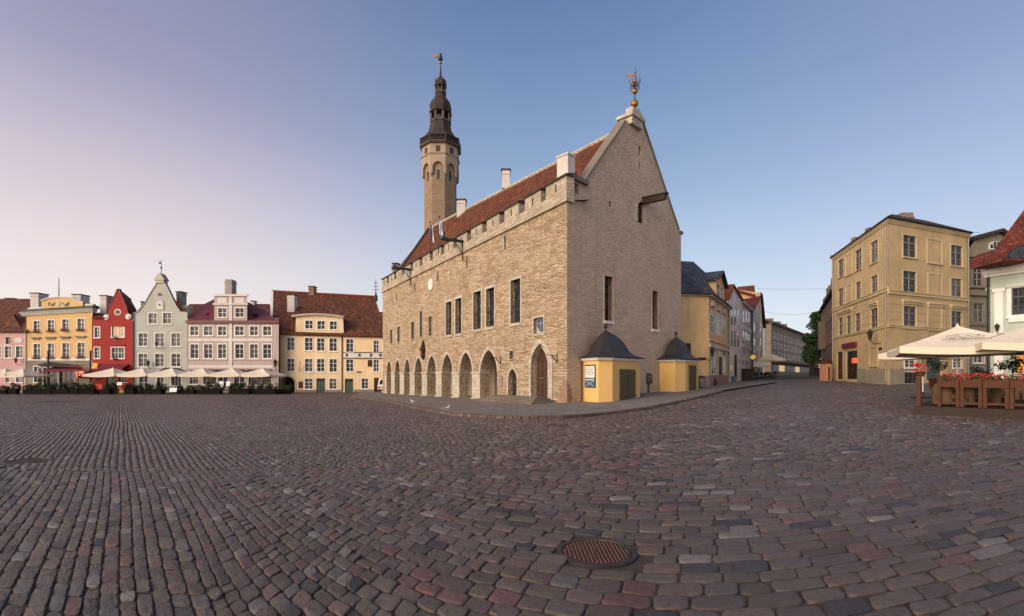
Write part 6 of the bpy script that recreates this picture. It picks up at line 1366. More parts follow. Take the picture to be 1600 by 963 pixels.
m = MB(); m.hexa(gr(1.01, -.12), gr(1.05, .22)); m.obj('cornice', M['st_ochre_lt'], h)
m = MB(); m.loft([gr(1.06, .222), gr(1.075, .36), gr(.45, 2.5)]); m.obj('roof', M['roof_dark'], h)
m = MB(); m.poly([K0 + Vector((0, 0, -16)), K3 + Vector((0, 0, -16)), K3, K0]); m.poly([K2 + Vector((0, 0, -16)), K3 + Vector((0, 0, -16)), K3, K2]); m.obj('rear_wall', M['st_ochre'], h)
chimney(h, c8(394, 0)[0], c8(446, 0)[0], c8(0, 35)[1], 352, 50, 'brickch', 1.4, False)
for x, y, Y in ((258, 100, 54), (195, 143, 57)): chimney(h, c8(x - 10, 0)[0], c8(x + 10, 0)[0], c8(0, y)[1], c8(0, y + 25)[1], Y, 'brickch', .6, False)
# ---- grey beige house beside it
fr = Fr(P2(1512.5, 50.4), P2(1600, 51.5)); c = fr.p(fr.L / 2, -4, 0); h = thing('house', (c.x, c.y, gz(c.x, c.y)), 'grey beige house with pediment and arched attic window between ochre building and mint house', 'house')
facade(h, fr, [c8(688, 200), c8(716, 158), c8(822, 124), c8(862, 152), c8(934, 170)], [W(c8, 710, 753, 270, 360, cas=.18, cm='st_greybeige', fm='frame_brown'), W(c8, 712, 757, 437, 521, cas=.18, cm='st_greybeige', fm='frame_brown'), W(c8, 712, 757, 600, 700, cas=.1), W(c8, 800, 842, 270, 360, cas=.18, cm='st_greybeige', fm='frame_brown'), W(c8, 800, 842, 437, 521, cas=.18, cm='st_greybeige', fm='frame_brown')], 'st_greybeige', side=9)
for y0, y1, d1 in ((232, 246, .5), (248, 262, .3), (370, 378, .2), (402, 410, .3), (530, 540, .15)): band(h, fr, 688, 930, y0, y1, c8, 'st_greybeige', d1, 'cornice')
s0, s1, z0, z1 = fr.rect(*c8(778, 162), *c8(842, 200)); m = MB(); m.fprism(fr, roundp(s0, s1, z0, z0 + .4, z1), -.02, .08); o_ = m.obj('arched_window', M['frame'], h); m = MB()
for i in range(4): m.fbox(fr, s0 + .12 + (s1 - s0 - .2) * i / 4, s0 + .04 + (s1 - s0 - .2) * (i + 1) / 4, .08, .09, z0 + .12, z0 + .95 - .28 * abs(i - 1.5))
m.obj('pane', M['glass'], o_)
m = MB(); A0, A1, A2 = fr.hit(*c8(705, 156)), fr.hit(*c8(822, 120)), fr.hit(*c8(868, 152))
for a, b in ((A0, A1), (A1, A2)): m.hexa([fr.p(a[0], -8, a[1] - .05), fr.p(b[0], -8, b[1] - .05), fr.p(b[0], .5, b[1] - .05), fr.p(a[0], .5, a[1] - .05)], [fr.p(a[0], -8, a[1] + .25), fr.p(b[0], -8, b[1] + .25), fr.p(b[0], .5, b[1] + .25), fr.p(a[0], .5, a[1] + .25)])
m.obj('roof', M['roof_dark'], h); wall_lantern(h, fr, *c8(776, 540), 1.2, .8)
m = MB(); p = at(*c8(688, 135), 50); m.tube([p - Vector((0, 0, 1)), p + Vector((0, 0, .4))], .03, 5); m.tube([p + Vector((-.4, 0, .35)), p + Vector((1.2, 0, .25))], .02, 5); m.obj('antenna', M['iron'], h)
# ---- mint house at the right edge
fr = Fr(P2(1544, 30), P2(1700, 26.4)); c = fr.p(fr.L / 2, -3, 0); h = thing('mint_house', (c.x, c.y, gz(c.x, c.y)), 'mint green house with white pilasters and steep red roof cut by the right edge', 'house')
bigw = W(c8, 880, 962, 366, 486, cas=.2, cols=3, rows=3, fm='frame_dark'); ow = W(c8, 892, 990, 658, 742, cas=.06, gl='orange_lit', cols=2, rows=1, fm='frame_dark')
facade(h, fr, [c8(776, 300), c8(1218, 236)], [bigw, ow, W(c8, 1040, 1110, 350, 480, cas=.2, cols=3)], 'st_mint', side=8)
zt_e = fr.hit(*c8(776, 290))[1]
for a0, a1, d1, mt in ((-.45, -.30, .16, 'white'), (-.29, .02, .22, 'white'), (.022, .16, .3, 'white'), (-1.25, -1.12, .1, 'st_mint')): m = MB(); m.fbox(fr, -d1, fr.L + .2, -.02, d1, zt_e + a0, zt_e + a1); m.obj('cornice', M[mt], h)
s0, s1, z0, z1 = fr.rect(*c8(806, 372), *c8(846, 775)); m = MB(); m.fbox(fr, s0, s1, -.02, .10, z0, z1 - .2); m.fbox(fr, s0 - .08, s1 + .08, -.02, .15, z1 - .198, z1); m.obj('pilaster', M['white'], h)
s0, s1, z0, z1 = fr.rect(*c8(870, 500), *c8(960, 518)); m = MB(); m.fbox(fr, s0, s1, -.02, .12, z0, z1); m.obj('window_apron', M['white'], h)
s0, s1, z0, z1 = fr.rect(*c8(776, 600), *c8(1218, 790)); m = MB(); m.fbox(fr, 0.01, fr.L, -.02, .05, z0, z1) if 0 else None
E0_ = fr.p(-.1, .26, zt_e + .165); E1_ = fr.p(fr.L + .5, .26, zt_e + .16); R0_ = at(1640, 282, 33.6); R1_ = Vector((R0_.x + 9, R0_.y - 2.2, R0_.z)); B0_ = fr.p(.8, -9.4, zt_e + .16); B1_ = fr.p(fr.L + .5, -9.4, zt_e + .16)
m = MB(); m.slab([E0_, E1_, R1_, R0_], .2); m.slab([E0_, B0_, R0_ + Vector((-.01, 0, 0)), R0_], .2); m.slab([B0_, B1_, R1_, R0_], .2); rf_ = m.obj('roof', M['roof_red'], h)
m = MB(); m.tube([E0_ + Vector((0, 0, .05)), E1_ + Vector((0, 0, .05))], .12, 6); m.tube([E0_ + Vector((0, 0, .05)), B0_ + Vector((0, 0, .05))], .12, 6); m.obj('gutter', M['dkmetal'], h)
pipe(h, fr, c8(780, 0)[0], c8(0, 300)[1], c8(0, 780)[1], 'iron', .07)
v = at(*c8(912, 212), 27.6); f3 = Fr((v.x - .85, v.y), (v.x + .85, v.y - .08)); m = MB(); m.fprism(f3, roundp(0, 1.7, v.z - .45, v.z - .3, v.z + .5, 10), -2.2, 0); dm = m.obj('eyebrow_dormer', M['roof_red'], h)
m = MB(); m.fprism(f3, roundp(.2, 1.5, v.z - .35, v.z - .25, v.z + .32, 10), .0, .03); m.obj('dormer_pane', M['glass'], dm)
wall_lantern(h, fr, *c8(823, 548), .6, .25)

# ---- terrace on a wooden deck in front of it
F0, F1 = gp(1430, 648), gp(1600, 655.5); fd = Fr((F0.x, F0.y), (F1.x, F1.y)); LD = fd.L + 4; DK = .3
bz = lambda s, d: gz(*fd.p(s, d, 0)[:2])
m = MB(); zt = bz(0, 0) + DK; zt = max(bz(0, -9), bz(0, 0)) * .35 + bz(0, 0) * .65 + DK
m.hexa([fd.p(-.05, .05, -.4), fd.p(LD, .05, -.4), fd.p(LD + 2, -10.5, -.4), fd.p(.4, -10.5, -.4)], [fd.p(-.05, .05, zt - .05), fd.p(LD, .05, zt - .05), fd.p(LD + 2, -10.5, zt + .5), fd.p(.4, -10.5, zt + .5)])
deck = m.obj('deck', M['wood_dk']); tag(deck, 'low dark wooden deck carrying the flower framed terrace at right', 'deck')
def dz(d): return zt - .05 + .55 * (-d - .0) / 10.5 + .005
m_p = M['wood_pl']
def flower_planter(s0, s1, lab):
    c_ = fd.p((s0 + s1) / 2, -.3, dz(-.3)); r = thing('flower_planter', c_, lab, 'planter', 'wooden flower planters edging the deck'); z = c_.z; hb = 1.02
    for s in (s0 + .05, s1 - .05):
        for d in (-.08, -.5): m = MB(); m.fbox(fd, s - .05, s + .05, d - .05, d + .05, z, z + hb + .06); m.obj('post', m_p, r)
    m = MB(); m.fbox(fd, s0, s1, -.02, .0, z + hb - .28, z + hb); m.fbox(fd, s0, s1, -.56, -.53, z + hb - .28, z + hb); m.fbox(fd, s0, s0 + .03, -.53, -.02, z + hb - .28, z + hb); m.fbox(fd, s1 - .03, s1, -.53, -.02, z + hb - .28, z + hb); m.fbox(fd, s0 + .03, s1 - .03, -.53, -.02, z + hb - .26, z + hb - .1); m.obj('box', m_p, r)
    m = MB(); m.fbox(fd, s0 + .1, s1 - .1, -.10, -.06, z + .10, z + .18); m.fbox(fd, s0 + .1, s1 - .1, -.52, -.48, z + .10, z + .18); m.obj('rail', m_p, r)
    m = MB()
    for _ in range(46): leafball(m, fd.p(random.uniform(s0, s1), random.uniform(-.55, .03), z + hb + random.uniform(-.06, .14)), .09, .09, .07, 7, .045)
    m.obj('foliage', M['leaf'], r); m = MB(); m2 = MB()
    for k_ in range(40): leafball(m if k_ % 9 else m2, fd.p(random.uniform(s0, s1), random.uniform(-.6, .08), z + hb + random.uniform(.0, .24)), .055, .055, .05, 8, .035)
    m.obj('blossoms', M['flower'], r); m2.obj('blossoms', M['flower_p'], r)
cuts = [1464, 1499.5, 1535, 1577, 1621, 1668]
labs = ['red flower planter at the left end of the row along the deck front', 'second red flower planter from the left end along the deck front', 'third red flower planter from the left end along the deck front', 'red flower planter along the deck front, second from the right edge', 'red flower planter on the deck front at the right edge']
for a, b, lab in zip(cuts, cuts[1:], labs):
    sa_, sb_ = fd.hit(a, 620)[0], fd.hit(b, 620)[0]; flower_planter(sa_ + .01, sb_ - .01, lab)
# corner post with a flower tub
z = dz(-.1); m = MB(); m.fbox(fd, .02, .16, -.2, -.04, z, z + 1.15); cp_ = m.obj('corner_post', m_p); tag(cp_, 'brown wooden post at the left front corner of the deck', 'post')
m = MB()
cp2 = thing('flower_tub', fd.p(.15, -.12, z + 1.15), 'tub of bright red flowers on top of the corner post of deck', 'flower tub')
m.lathe(fd.p(.15, -.12, z + 1.155), [(.10, 0), (.16, .2)], 10); m.obj('tub', m_p, cp2); m = MB()
for _ in range(26): leafball(m, fd.p(.15 + random.uniform(-.22, .22), -.12 + random.uniform(-.22, .22), z + 1.38 + random.uniform(-.05, .3)), .07, .07, .06, 9, .04)
m.obj('blossoms', M['flower'], cp2)
# wicker armchairs and tables
def wicker_chair():
    r = thing('wicker_chair', (0, 0, 0), 'pale wicker armchair on the deck behind the flower planters', 'armchair', 'wicker armchairs on the deck')
    m = MB(); n = 14; o = []; i_ = []
    for k_ in range(n + 1):
        a = PI * (-.12 + 1.24 * k_ / n); hgt = .66 + .30 * max(0, math.sin(a)) ** .8; o.append((.34 * math.cos(a), .32 * math.sin(a), hgt)); i_.append((.30 * math.cos(a), .28 * math.sin(a), hgt))
    for k_ in range(n):
        a, b, c_, d = o[k_], o[k_ + 1], i_[k_ + 1], i_[k_]; m.hexa([(a[0], a[1], .06), (b[0], b[1], .06), (c_[0], c_[1], .06), (d[0], d[1], .06)], [a, b, c_, d])
    m.obj('backrest', M['wicker'], r); m = MB(); m.box(-.29, .29, -.27, .26, .30, .44); m.obj('seat', M['wicker'], r)
    for x, y in ((-.26, -.2), (.26, -.2), (-.22, .24), (.22, .24)): m = MB(); m.box(x - .025, x + .025, y - .025, y + .025, 0, .3); m.obj('leg', M['wood_dk'], r)
    return r
wc = wicker_chair(); sp_l = [(.75, -.62, 2.7), (1.35, -.75, 3.4), (2.3, -1.35, .4), (3.6, -1.4, 3.0), (4.7, -1.2, 2.6), (5.9, -1.4, .2), (1.0, -2.9, 1.6), (2.6, -3.6, 3.3), (4.3, -3.8, .1), (6.0, -3.9, 3.0)]
for i, (s, d, a) in enumerate(sp_l):
    v = fd.p(s, d, dz(d)); o = wc if i == 0 else dup(wc, v); o.location = v; o.rotation_euler = (0, 0, a)
tb2 = table_mesh('wood_pl'); tag(tb2, 'brown square table on the deck among the wicker armchairs', 'table', 'tables on the deck'); tb2.location = fd.p(1.6, -2.1, dz(-2.1))
for s, d in ((4.0, -2.5), (5.4, -2.7)): place_chair(tb2, fd.p(s, d, dz(d)), .2)
# big parasols with lamp clusters
def big_parasol(px, Y, lab, rz, half, ye, ya):
    g0 = fd.p(0, 0, 0); v = Vector((*P2(px, Y), 0)); d = (Vector((v.x, v.y)) - fd.A).dot(fd.n); v.z = dz(d) if -10.4 < d else gz(v.x, v.y)
    he = at(0, ye, Y).z - v.z; ha = at(0, ya, Y).z - v.z; o = umbrella(lab, None, half, he, ha, 'canvas', 4, .30); o.location = v; o.rotation_euler = (0, 0, rz); return o
b1 = big_parasol(1496, 22.4, 'large cream parasol over the left part of the deck, with dark lamps on its pole', R(-32), 2.35, 543, 511)
b2 = big_parasol(1618, 20.6, 'large cream parasol cut by the right edge of the picture over the deck', R(-28), 2.35, 537, 506)
b3 = big_parasol(1442, 28.0, 'smaller cream parasol standing behind the large left one beyond the deck', R(10), 1.45, 552, 536)
for b_, hgt, n in ((b1, 2.15, 7), (b2, 2.0, 6)):
    for i in range(n):
        a = 2 * PI * i / n + .3; rr_ = .32 + .12 * (i % 2); m = MB(); c_ = Vector((rr_ * math.cos(a), rr_ * math.sin(a), hgt + .12 * (i % 3))); q = b_.location; cc = Vector((0, 0, hgt + .2))
        dr_ = (c_ - cc).normalized(); m.tube([cc + q, cc + dr_ * .18 + q, c_ + dr_ * .06 + q, c_ + dr_ * .22 + q], [.02, .04, .10, .12], 8); m.obj('lamp', M['iron'], b_)
for b_, a0 in ((b1, -90), (b1, 180), (b2, 180)):       # faded oval crest on the canopy panels, with a ribbon
    m = MB(); pts = []; n = 40
    cv = [c_ for c_ in b_.children if c_.name.startswith('canopy')][0]
    half = 2.35; he = max(v.co.z for v in cv.data.vertices) ; zs = [v.co.z for v in cv.data.vertices]
    e_z = sorted(zs)[len(zs) // 6]; top = max(zs); ca_, sa__ = math.cos(R(a0)), math.sin(R(a0))
    def on(rad, side):                                   # a point on the panel facing a0
        k_ = rad / half; z = np.interp(k_, [.02, .33, .66, 1.0], [top, e_z_ + (top - e_z_) * .64, e_z_ + (top - e_z_) * .30, e_z_]); return Vector((rad * ca_ - side * sa__, rad * sa__ + side * ca_, z + .02)) + b_.location
    e_z_ = top - .05 - (at(0, 511 if b_ is b1 else 506, 22.4 if b_ is b1 else 20.6).z - at(0, 543 if b_ is b1 else 537, 22.4 if b_ is b1 else 20.6).z)
    m.tube([on(1.35 + .30 * math.sin(2 * PI * i / n), .62 * math.cos(2 * PI * i / n)) for i in range(n + 1)], .012, 4)
    m.tube([on(1.35 + .12 * math.sin(i * .9), -.5 + i / 20) for i in range(21)], .014, 4); m.tube([on(1.62 + .07 * math.sin(i * .5), -.8 + 1.6 * i / 20) for i in range(21)], .012, 4)
    m.obj('canopy_crest', M['zinc'], b_)
for px, Y, lab in ((1468, 26.5, 'dark leafy shrub in a pot behind the left end of the deck'), (1533, 25.5, 'bushy dark shrub in pot under the large parasols'), (1580, 24, 'tall dark shrub in pot before the orange lit window'), (1592, 23.5, 'dark leafy shrub in a pot at right edge below the orange lit window')):
    v = Vector((*P2(px, Y), 0)); d = (Vector((v.x, v.y)) - fd.A).dot(fd.n); v.z = dz(d); planter(tuple(v), .7, lab, None, 'leaf_dk', .5, 1.0, 'wood_pl')

# ---- the street to the right of the hall
S0 = Vector(P2(1108, 47)); SD = Vector((.534, .845)).normalized()
def sp(px):
    u_ = (px - CX) / F; t_ = (u_ * S0.y - S0.x) / (SD.x - u_ * SD.y); return S0 + SD * t_
def sfr(a, b): return Fr(sp(a), sp(b))
fa = Fr(P2(1050, 46.3), P2(1108, 47)); fb = sfr(1108, 1138); c = fb.p(fb.L / 2, -4, 0)
h = thing('street_house', (c.x, c.y, gz(c.x, c.y)), 'yellow house with grey slate mansard roof right behind the town hall gable', 'house')
facade(h, fa, [c7(0, 300), c7(245, 302)], [], 'st_ywall', 'side_wall')
ws = [W(c7, *q, cas=.16, cols=2, rows=3) for q in ((252, 277, 415, 545), (292, 315, 432, 557), (327, 348, 447, 570), (260, 285, 652, 815), (335, 350, 665, 820))]; dd = W(c7, 306, 328, 662, 850, kind='d')
facade(h, fb, [c7(245, 305), c7(372, 375)], ws + [dd], 'st_ywall', 'street_wall', depth=.07, win=dict(proud=.015, sill=False)); door(h, fb, fb.rect(*dd[0]), 'wood_door', .07)
for y0, y1, d1 in ((298, 312, .35), (588, 598, .12), (618, 640, .18)):
    z1 = fb.hit(*c7(250, y0))[1]; z0 = fb.hit(*c7(250, y1))[1]; m = MB(); m.fbox(fb, -d1 * .9, fb.L, -.02, d1, z0, z1); m.obj('cornice', M['st_ypink'], h)
    if y0 < 400: m = MB(); m.fbox(fa, 0, fa.L + d1 * .5, -.02, d1 + .003, z0 + .003, z1 - .003); m.obj('cornice', M['st_ypink'], h)
z1 = fb.hit(*c7(250, 820))[1]; m = MB(); m.fbox(fb, .0, fb.L, -.02, .06, fb.base(), z1); m.obj('plinth', M['st_pinkplinth'], h)
z1 = fa.hit(*c7(200, 825))[1]; m = MB(); m.fbox(fa, .0, fa.L, -.02, .05, fa.base(), z1); m.obj('plinth', M['st_pinkplinth'], h)
for q in ((262, 355), (302, 385), (338, 405)):
    s, z = fb.hit(*c7(*q)); m = MB(); m.fprism(fb, roundp(s - .75, s + .75, z - .3, z - .1, z + .35), -.02, .2); m.obj('window_crown', M['st_ypink'], h)
ze = fb.hit(*c7(245, 298))[1]; n3 = Vector((*fb.n, 0)); e3 = Vector((*fb.e, 0)); c0 = fb.p(-.45, .45, ze); c1_ = fb.p(fb.L + .2, .45, ze); cL = fa.p(0, .45, ze)
tp = [at(*c7(140, 80), 51), at(*c7(0, 92), 50.5), None, None]; zt = tp[0].z; t0 = tp[0]; tL = Vector((tp[1].x, tp[1].y, zt)); t1 = Vector((*(Vector((t0.x, t0.y)) + fb.e * 9), zt))
mid0 = c0.lerp(t0, .42) + Vector((-.55, .55, 1.05)) * .6; midL = cL.lerp(tL, .42) + Vector((0, .5, .65)); mid1 = c1_.lerp(t1, .42) + Vector((-.6, .2, .7))
m = MB(); m.slab([cL, c0, mid0, midL], .12); m.slab([midL, mid0, t0, tL], .12); m.slab([c0, c1_, mid1, mid0], .12); m.slab([mid0, mid1, t1, t0], .12); m.slab([tL, t0, t1, t1 + Vector((-8, 6, 0))], .12); m.obj('roof', M['slate'], h)
s0, s1 = fb.hit(1117.5, 460)[0], fb.hit(1131, 460)[0]; zd0 = ze - .4; zd1 = fb.hit(1122, 441)[1]
f4 = Fr(fb.p(s0, .05, 0)[:2], fb.p(s1, .05, 0)[:2]); wr4 = [W(c7, 290, 312, 228, 330, cas=.12), W(c7, 318, 332, 250, 340, cas=.1)]
facade(h, f4, [('L', 0, zd1), ('L', f4.L / 2, zd1 + 1.0), ('L', f4.L, zd1)], wr4, 'st_ywall', 'dormer', z0=zd0, side=4)
m = MB()
for a, b in (((-.35, zd1 - .15), (f4.L / 2, zd1 + 1.15)), ((f4.L / 2, zd1 + 1.15), (f4.L + .35, zd1 - .15))): m.hexa([f4.p(a[0], -4.5, a[1]), f4.p(b[0], -4.5, b[1]), f4.p(b[0], .4, b[1]), f4.p(a[0], .4, a[1])], [f4.p(a[0], -4.5, a[1] + .2), f4.p(b[0], -4.5, b[1] + .2), f4.p(b[0], .4, b[1] + .2), f4.p(a[0], .4, a[1] + .2)])
m.obj('dormer_roof', M['slate'], h)
wall_lantern(h, fa, *c7(232, 680), 1.15, .8); s, z = fa.hit(*c7(192, 714)); m = MB(); m.fbox(fa, s - .45, s + .45, .05, .1, z - .1, z + .1); m.obj('street_sign', M['wood_dk'], h); pipe(h, fb, c7(366, 0)[0], c7(0, 385)[1], c7(0, 850)[1], 'kiosk' if 0 else 'zinc', .08)
s, z = fa.hit(*c7(85, 650)); m = MB(); m.fbox(fa, s - .3, s + .3, 0, .5, z - .5, z + .5); m.obj('wall_box', M['wood_dk'], h)
# white gabled house
fr = sfr(1138.2, 1159); c = fr.p(fr.L / 2, -4, 0); h = thing('street_house', (c.x, c.y, gz(c.x, c.y)), 'white gabled house with orange tiled roof next along the street after the yellow one', 'house')
ww = [W(c7, a, b, y0, y1, cas=.1, cols=1, rows=2) for a, b in ((386, 398), (405, 418), (426, 438)) for y0, y1 in ((388, 497), (533, 638))] + [W(c7, 388, 398, 270, 345, cas=.08), W(c7, 406, 420, 282, 352, cas=.08), W(c7, 427, 436, 310, 362, cas=.06), W(c7, 384, 394, 755, 795, cas=.05, gl='lit'), W(c7, 430, 442, 690, 770, cas=.08)]; dd = W(c7, 408, 424, 690, 835, kind='d')
facade(h, fr, [c7(372, 335), c7(386, 262), c7(398, 243), c7(430, 270), c7(452, 330)], ww + [dd], 'st_whitew', side=10, depth=.06, win=dict(proud=.012, sill=False)); door(h, fr, fr.rect(*dd[0]), 'wood_dk', .06)
a, b, c_ = [Vector(fr.hit(*c7(*q))) for q in ((368, 330), (396, 240), (456, 335))]; m = MB()
for p, q in ((a, b), (b, c_)): m.hexa([fr.p(p.x, -11, p.y), fr.p(q.x, -11, q.y), fr.p(q.x, .2, q.y), fr.p(p.x, .2, p.y)], [fr.p(p.x, -11, p.y + .25), fr.p(q.x, -11, q.y + .25), fr.p(q.x, .2, q.y + .25), fr.p(p.x, .2, p.y + .25)])
m.slab([fr.p(a.x, -3, a.y + .1), fr.p(a.x, -11, a.y + .1), fr.p(b.x - 2, -11, b.y + 1.8), fr.p(b.x - 2, -3.5, b.y + 1.6)], .2); m.obj('roof', M['roof_orange'], h)
# pink and white house
fr = sfr(1159.3, 1175); c = fr.p(fr.L / 2, -4, 0); h = thing('street_house', (c.x, c.y, gz(c.x, c.y)), 'pink and white house with red roof further along the street', 'house')
ww = [W(c7, a, b, y0, y1, cas=.12, cols=1, rows=2) for a, b in ((463, 475), (481, 493), (499, 511)) for y0, y1 in ((400, 478), (525, 615), (690, 775))]
facade(h, fr, [c7(457, 338), c7(525, 385)], ww, 'st_pinkw', side=9, depth=.06, win=dict(proud=.012, sill=False))
for y0, y1 in ((335, 350), (487, 520), (622, 640)): z1, z0 = fr.hit(*c7(460, y0))[1], fr.hit(*c7(460, y1))[1]; m = MB(); m.fbox(fr, .02, fr.L - .02, -.02, .08 if y0 > 400 else .35, z0, z1); m.obj('band', M['st_whitew'], h)
ze = fr.hit(*c7(458, 334))[1]; m = MB(); m.slab([fr.p(-.2, .4, ze), fr.p(fr.L + .2, .4, ze), fr.p(fr.L + .2, -5, ze + 4.2), fr.p(-.2, -5, ze + 4.2)], .2); m.obj('roof', M['roof_red'], h); pipe(h, fr, c7(519, 0)[0], c7(0, 385)[1], c7(0, 790)[1], 'iron', .12)
for q in ((460, 395), (525, 415)): pass
# red roof house behind, and narrow dark-gabled house
fr = sfr(1175.2, 1193); c = fr.p(fr.L / 2, -4, 0); h = thing('street_house', (c.x, c.y, gz(c.x, c.y)), 'narrow pale house with dark red gable edge at the street bend', 'house')
ww = [W(c7, a, b, y0, y1, cas=.1, cols=1, rows=2) for a, b in ((534, 544), (556, 564), (576, 583)) for y0, y1 in ((480, 540), (580, 630), (660, 715))]
facade(h, fr, [c7(526, 400), c7(548, 345), c7(575, 300), c7(579, 300), c7(590, 480), c7(600, 520)], ww, 'st_whitew', side=9, depth=.06, win=dict(proud=.012, sill=False))
a, b = Vector(fr.hit(*c7(524, 402))), Vector(fr.hit(*c7(577, 293))); m = MB(); m.hexa([fr.p(a.x, -9, a.y), fr.p(b.x, -9, b.y), fr.p(b.x, .3, b.y), fr.p(a.x, .3, a.y)], [fr.p(a.x, -9, a.y + .3), fr.p(b.x, -9, b.y + .3), fr.p(b.x, .3, b.y + .3), fr.p(a.x, .3, a.y + .3)])
a, b2_ = Vector(fr.hit(*c7(577, 293))), Vector(fr.hit(*c7(600, 515))); m.hexa([fr.p(a.x, -9, a.y), fr.p(b2_.x, -9, b2_.y), fr.p(b2_.x, .4, b2_.y), fr.p(a.x, .4, a.y)], [fr.p(a.x + .3, -9, a.y), fr.p(b2_.x + .3, -9, b2_.y), fr.p(b2_.x + .3, .4, b2_.y), fr.p(a.x + .3, .4, a.y)]); m.obj('roof', M['roof_crim2'], h)
q0 = [at(*c7(425, 262), 84), at(*c7(500, 330), 84), at(*c7(543, 300), 86), at(*c7(540, 234), 88), at(*c7(430, 244), 88)]
h = thing('street_house', (q0[0].x, 86, gz(q0[0].x, 86)), 'house of which only a red roof and yellow gable rise behind the pink street house', 'house')
m = MB(); m.hexa([(q0[0].x, 84, 1), (q0[2].x - .1, 84, 1), (q0[2].x - .1, 90, 1), (q0[0].x, 90, 1)], [(q0[0].x, 84, q0[0].z), (q0[2].x - .1, 84, q0[0].z - .6), (q0[2].x - .1, 90, q0[0].z - .6), (q0[0].x, 90, q0[0].z)]); m.obj('wall', M['st_ywall'], h)
m = MB(); m.slab([at(*c7(424, 268), 83.6), at(*c7(545, 300), 83.6), q0[3], q0[4]], .25); m.obj('roof', M['roof_orange'], h)
# long grey building
fs = Fr(P2(1193.5, 122), P2(1205, 119)); fg = Fr(P2(1205, 119), P2(1274, 170)); c = fg.p(fg.L / 2, -6, 0)
h = thing('apartment_building', (c.x, c.y, gz(c.x, c.y)), 'long grey four storey building with lit shops at the end of the street', 'building')
zc2 = lambda y: fg.hit(*c7(650, y))[1]
facade(h, fs, [c7(600, 470), c7(650, 478)], [], 'grey_conc', 'side_wall', depth=.2)
m = MB(); wl_ = []
n = 15
for r_, (y0, y1) in enumerate(((545, 577), (608, 640), (673, 703))):
    for i in range(n):
        s = 1.2 + (fg.L - 2.4) * (i + .5) / n; wl_.append((s - .85, s + .85, zc2(y1), zc2(y0)))
wall_mesh(m, fg, [(0, fg.base()), (0, zc2(485)), (fg.L, zc2(485)), (fg.L, fg.base())], [rectp(*r) for r in wl_], .25); m.obj('wall', M['grey_conc'], h)
for r in wl_: window(h, fg, *r, depth=.25, cas=.22, cols=2, rows=1, cm='offwhite', sill=False, fw=.1, gl='glass2')
m = MB(); m.fbox(fg, -.5, fg.L, -.02, 1.6, zc2(738), zc2(726)); m.obj('shop_canopy', M['st_brown'], h); m = MB(); m.fbox(fg, -.3, fg.L, -.4, .5, zc2(487), zc2(474)); m.obj('eaves', M['st_brown'], h)
for i in range(9):
    a = 1.0 + (fg.L - 2) * i / 9; m = MB(); m.fbox(fg, a + .3, a + (fg.L - 2) / 9 - .3, .02, .1, zc2(795), zc2(754)); m.obj('shop_window', M['lit'] if i in (1, 4) else M['shopglass'], h)
m = MB(); e0 = fg.p(-.4, .6, zc2(474)); e1 = fg.p(fg.L, .6, zc2(474)); r0 = fg.p(-.4 + 2, -6.5, zc2(408)); r1 = fg.p(fg.L, -6.5, zc2(408)); m.slab([e0, e1, r1, r0], .3); b0 = fs.p(0, .3, zc2(474)); m.slab([e0, b0, r0 + Vector((-.05, .1, 0)), r0], .3); m.obj('roof', M['roof_dark'], h)
for i in range(10):
    p = e0.lerp(e1, (i + .6) / 10.5); q = r0.lerp(r1, (i + .6) / 10.5); v = p.lerp(q, .3); m = MB(); m.slab([v + Vector((0, 0, .12)), v + Vector((*fg.e, 0)) * 2.2 + Vector((0, 0, .12)), v.lerp(q, .3) + Vector((*fg.e, 0)) * 2.2 + Vector((0, 0, .14)), v.lerp(q, .3) + Vector((0, 0, .14))], .1); m.obj('skylight', M['offwhite'] if i % 2 else M['glass2'], h)
for k_ in (.03, .16, .42, .58, .72): p = r0.lerp(r1, k_); m = MB(); m.box(p.x - .9, p.x + .9, p.y - .6, p.y + .6, p.z - 1, p.z + 1.5); m.obj('chimney', M['brickch'], h)
# brown building beyond the ochre corner
fr = Fr(P2(1283, 88), P2(1303.5, 66)); c = fr.p(fr.L / 2, -4, 0); h = thing('apartment_building', (c.x, c.y, gz(c.x, c.y)), 'dark brown building with small roof turret just beyond the ochre corner building', 'building')
kz = lambda y: fr.hit(1284, y)[1]; hh_ = kz(486); ww = []
m = MB(); wl_ = [(2 + (fr.L - 4) * (i + .5) / 6 - .7, 2 + (fr.L - 4) * (i + .5) / 6 + .7, z, z + 2.0) for i in range(6) for z in (hh_ - 3.2, hh_ - 6.8)]
wall_mesh(m, fr, [(0, fr.base()), (0, hh_), (fr.L, hh_), (fr.L, fr.base())], [rectp(*r) for r in wl_], .25); z0_ = fr.base()
m.poly([fr.p(0, 0, z0_), fr.p(0, -10, z0_), fr.p(0, -10, hh_), fr.p(0, 0, hh_)]); m.obj('wall', M['st_brown'], h)
for r in wl_: window(h, fr, *r, depth=.25, cas=.15, cols=2, rows=2, cm='st_brown', fm='frame_dark')
m = MB(); m.slab([fr.p(-.4, .5, hh_), fr.p(fr.L + .3, .5, hh_), fr.p(fr.L, -4, hh_ + 3.0), fr.p(2, -4, hh_ + 3.0)], .25); m.slab([fr.p(-.4, .5, hh_), fr.p(-.4, -10, hh_), fr.p(2, -4.1, hh_ + 3.0), fr.p(2, -4, hh_ + 3.0)], .25); m.obj('roof', M['roof_dark'], h)
for s, k_ in ((4, .75), (13, .9)): m = MB(); m.lathe(fr.p(s, -.6, hh_ - .2), [(1.3 * k_ * .6, 0), (1.3 * k_ * .6, 2.2 * k_), (1.5 * k_ * .6, 2.3 * k_), (.5 * k_, 3.0 * k_), (.12, 3.4 * k_), (.04, 4.4 * k_)], 8); m.obj('turret', M['st_brown'], h)
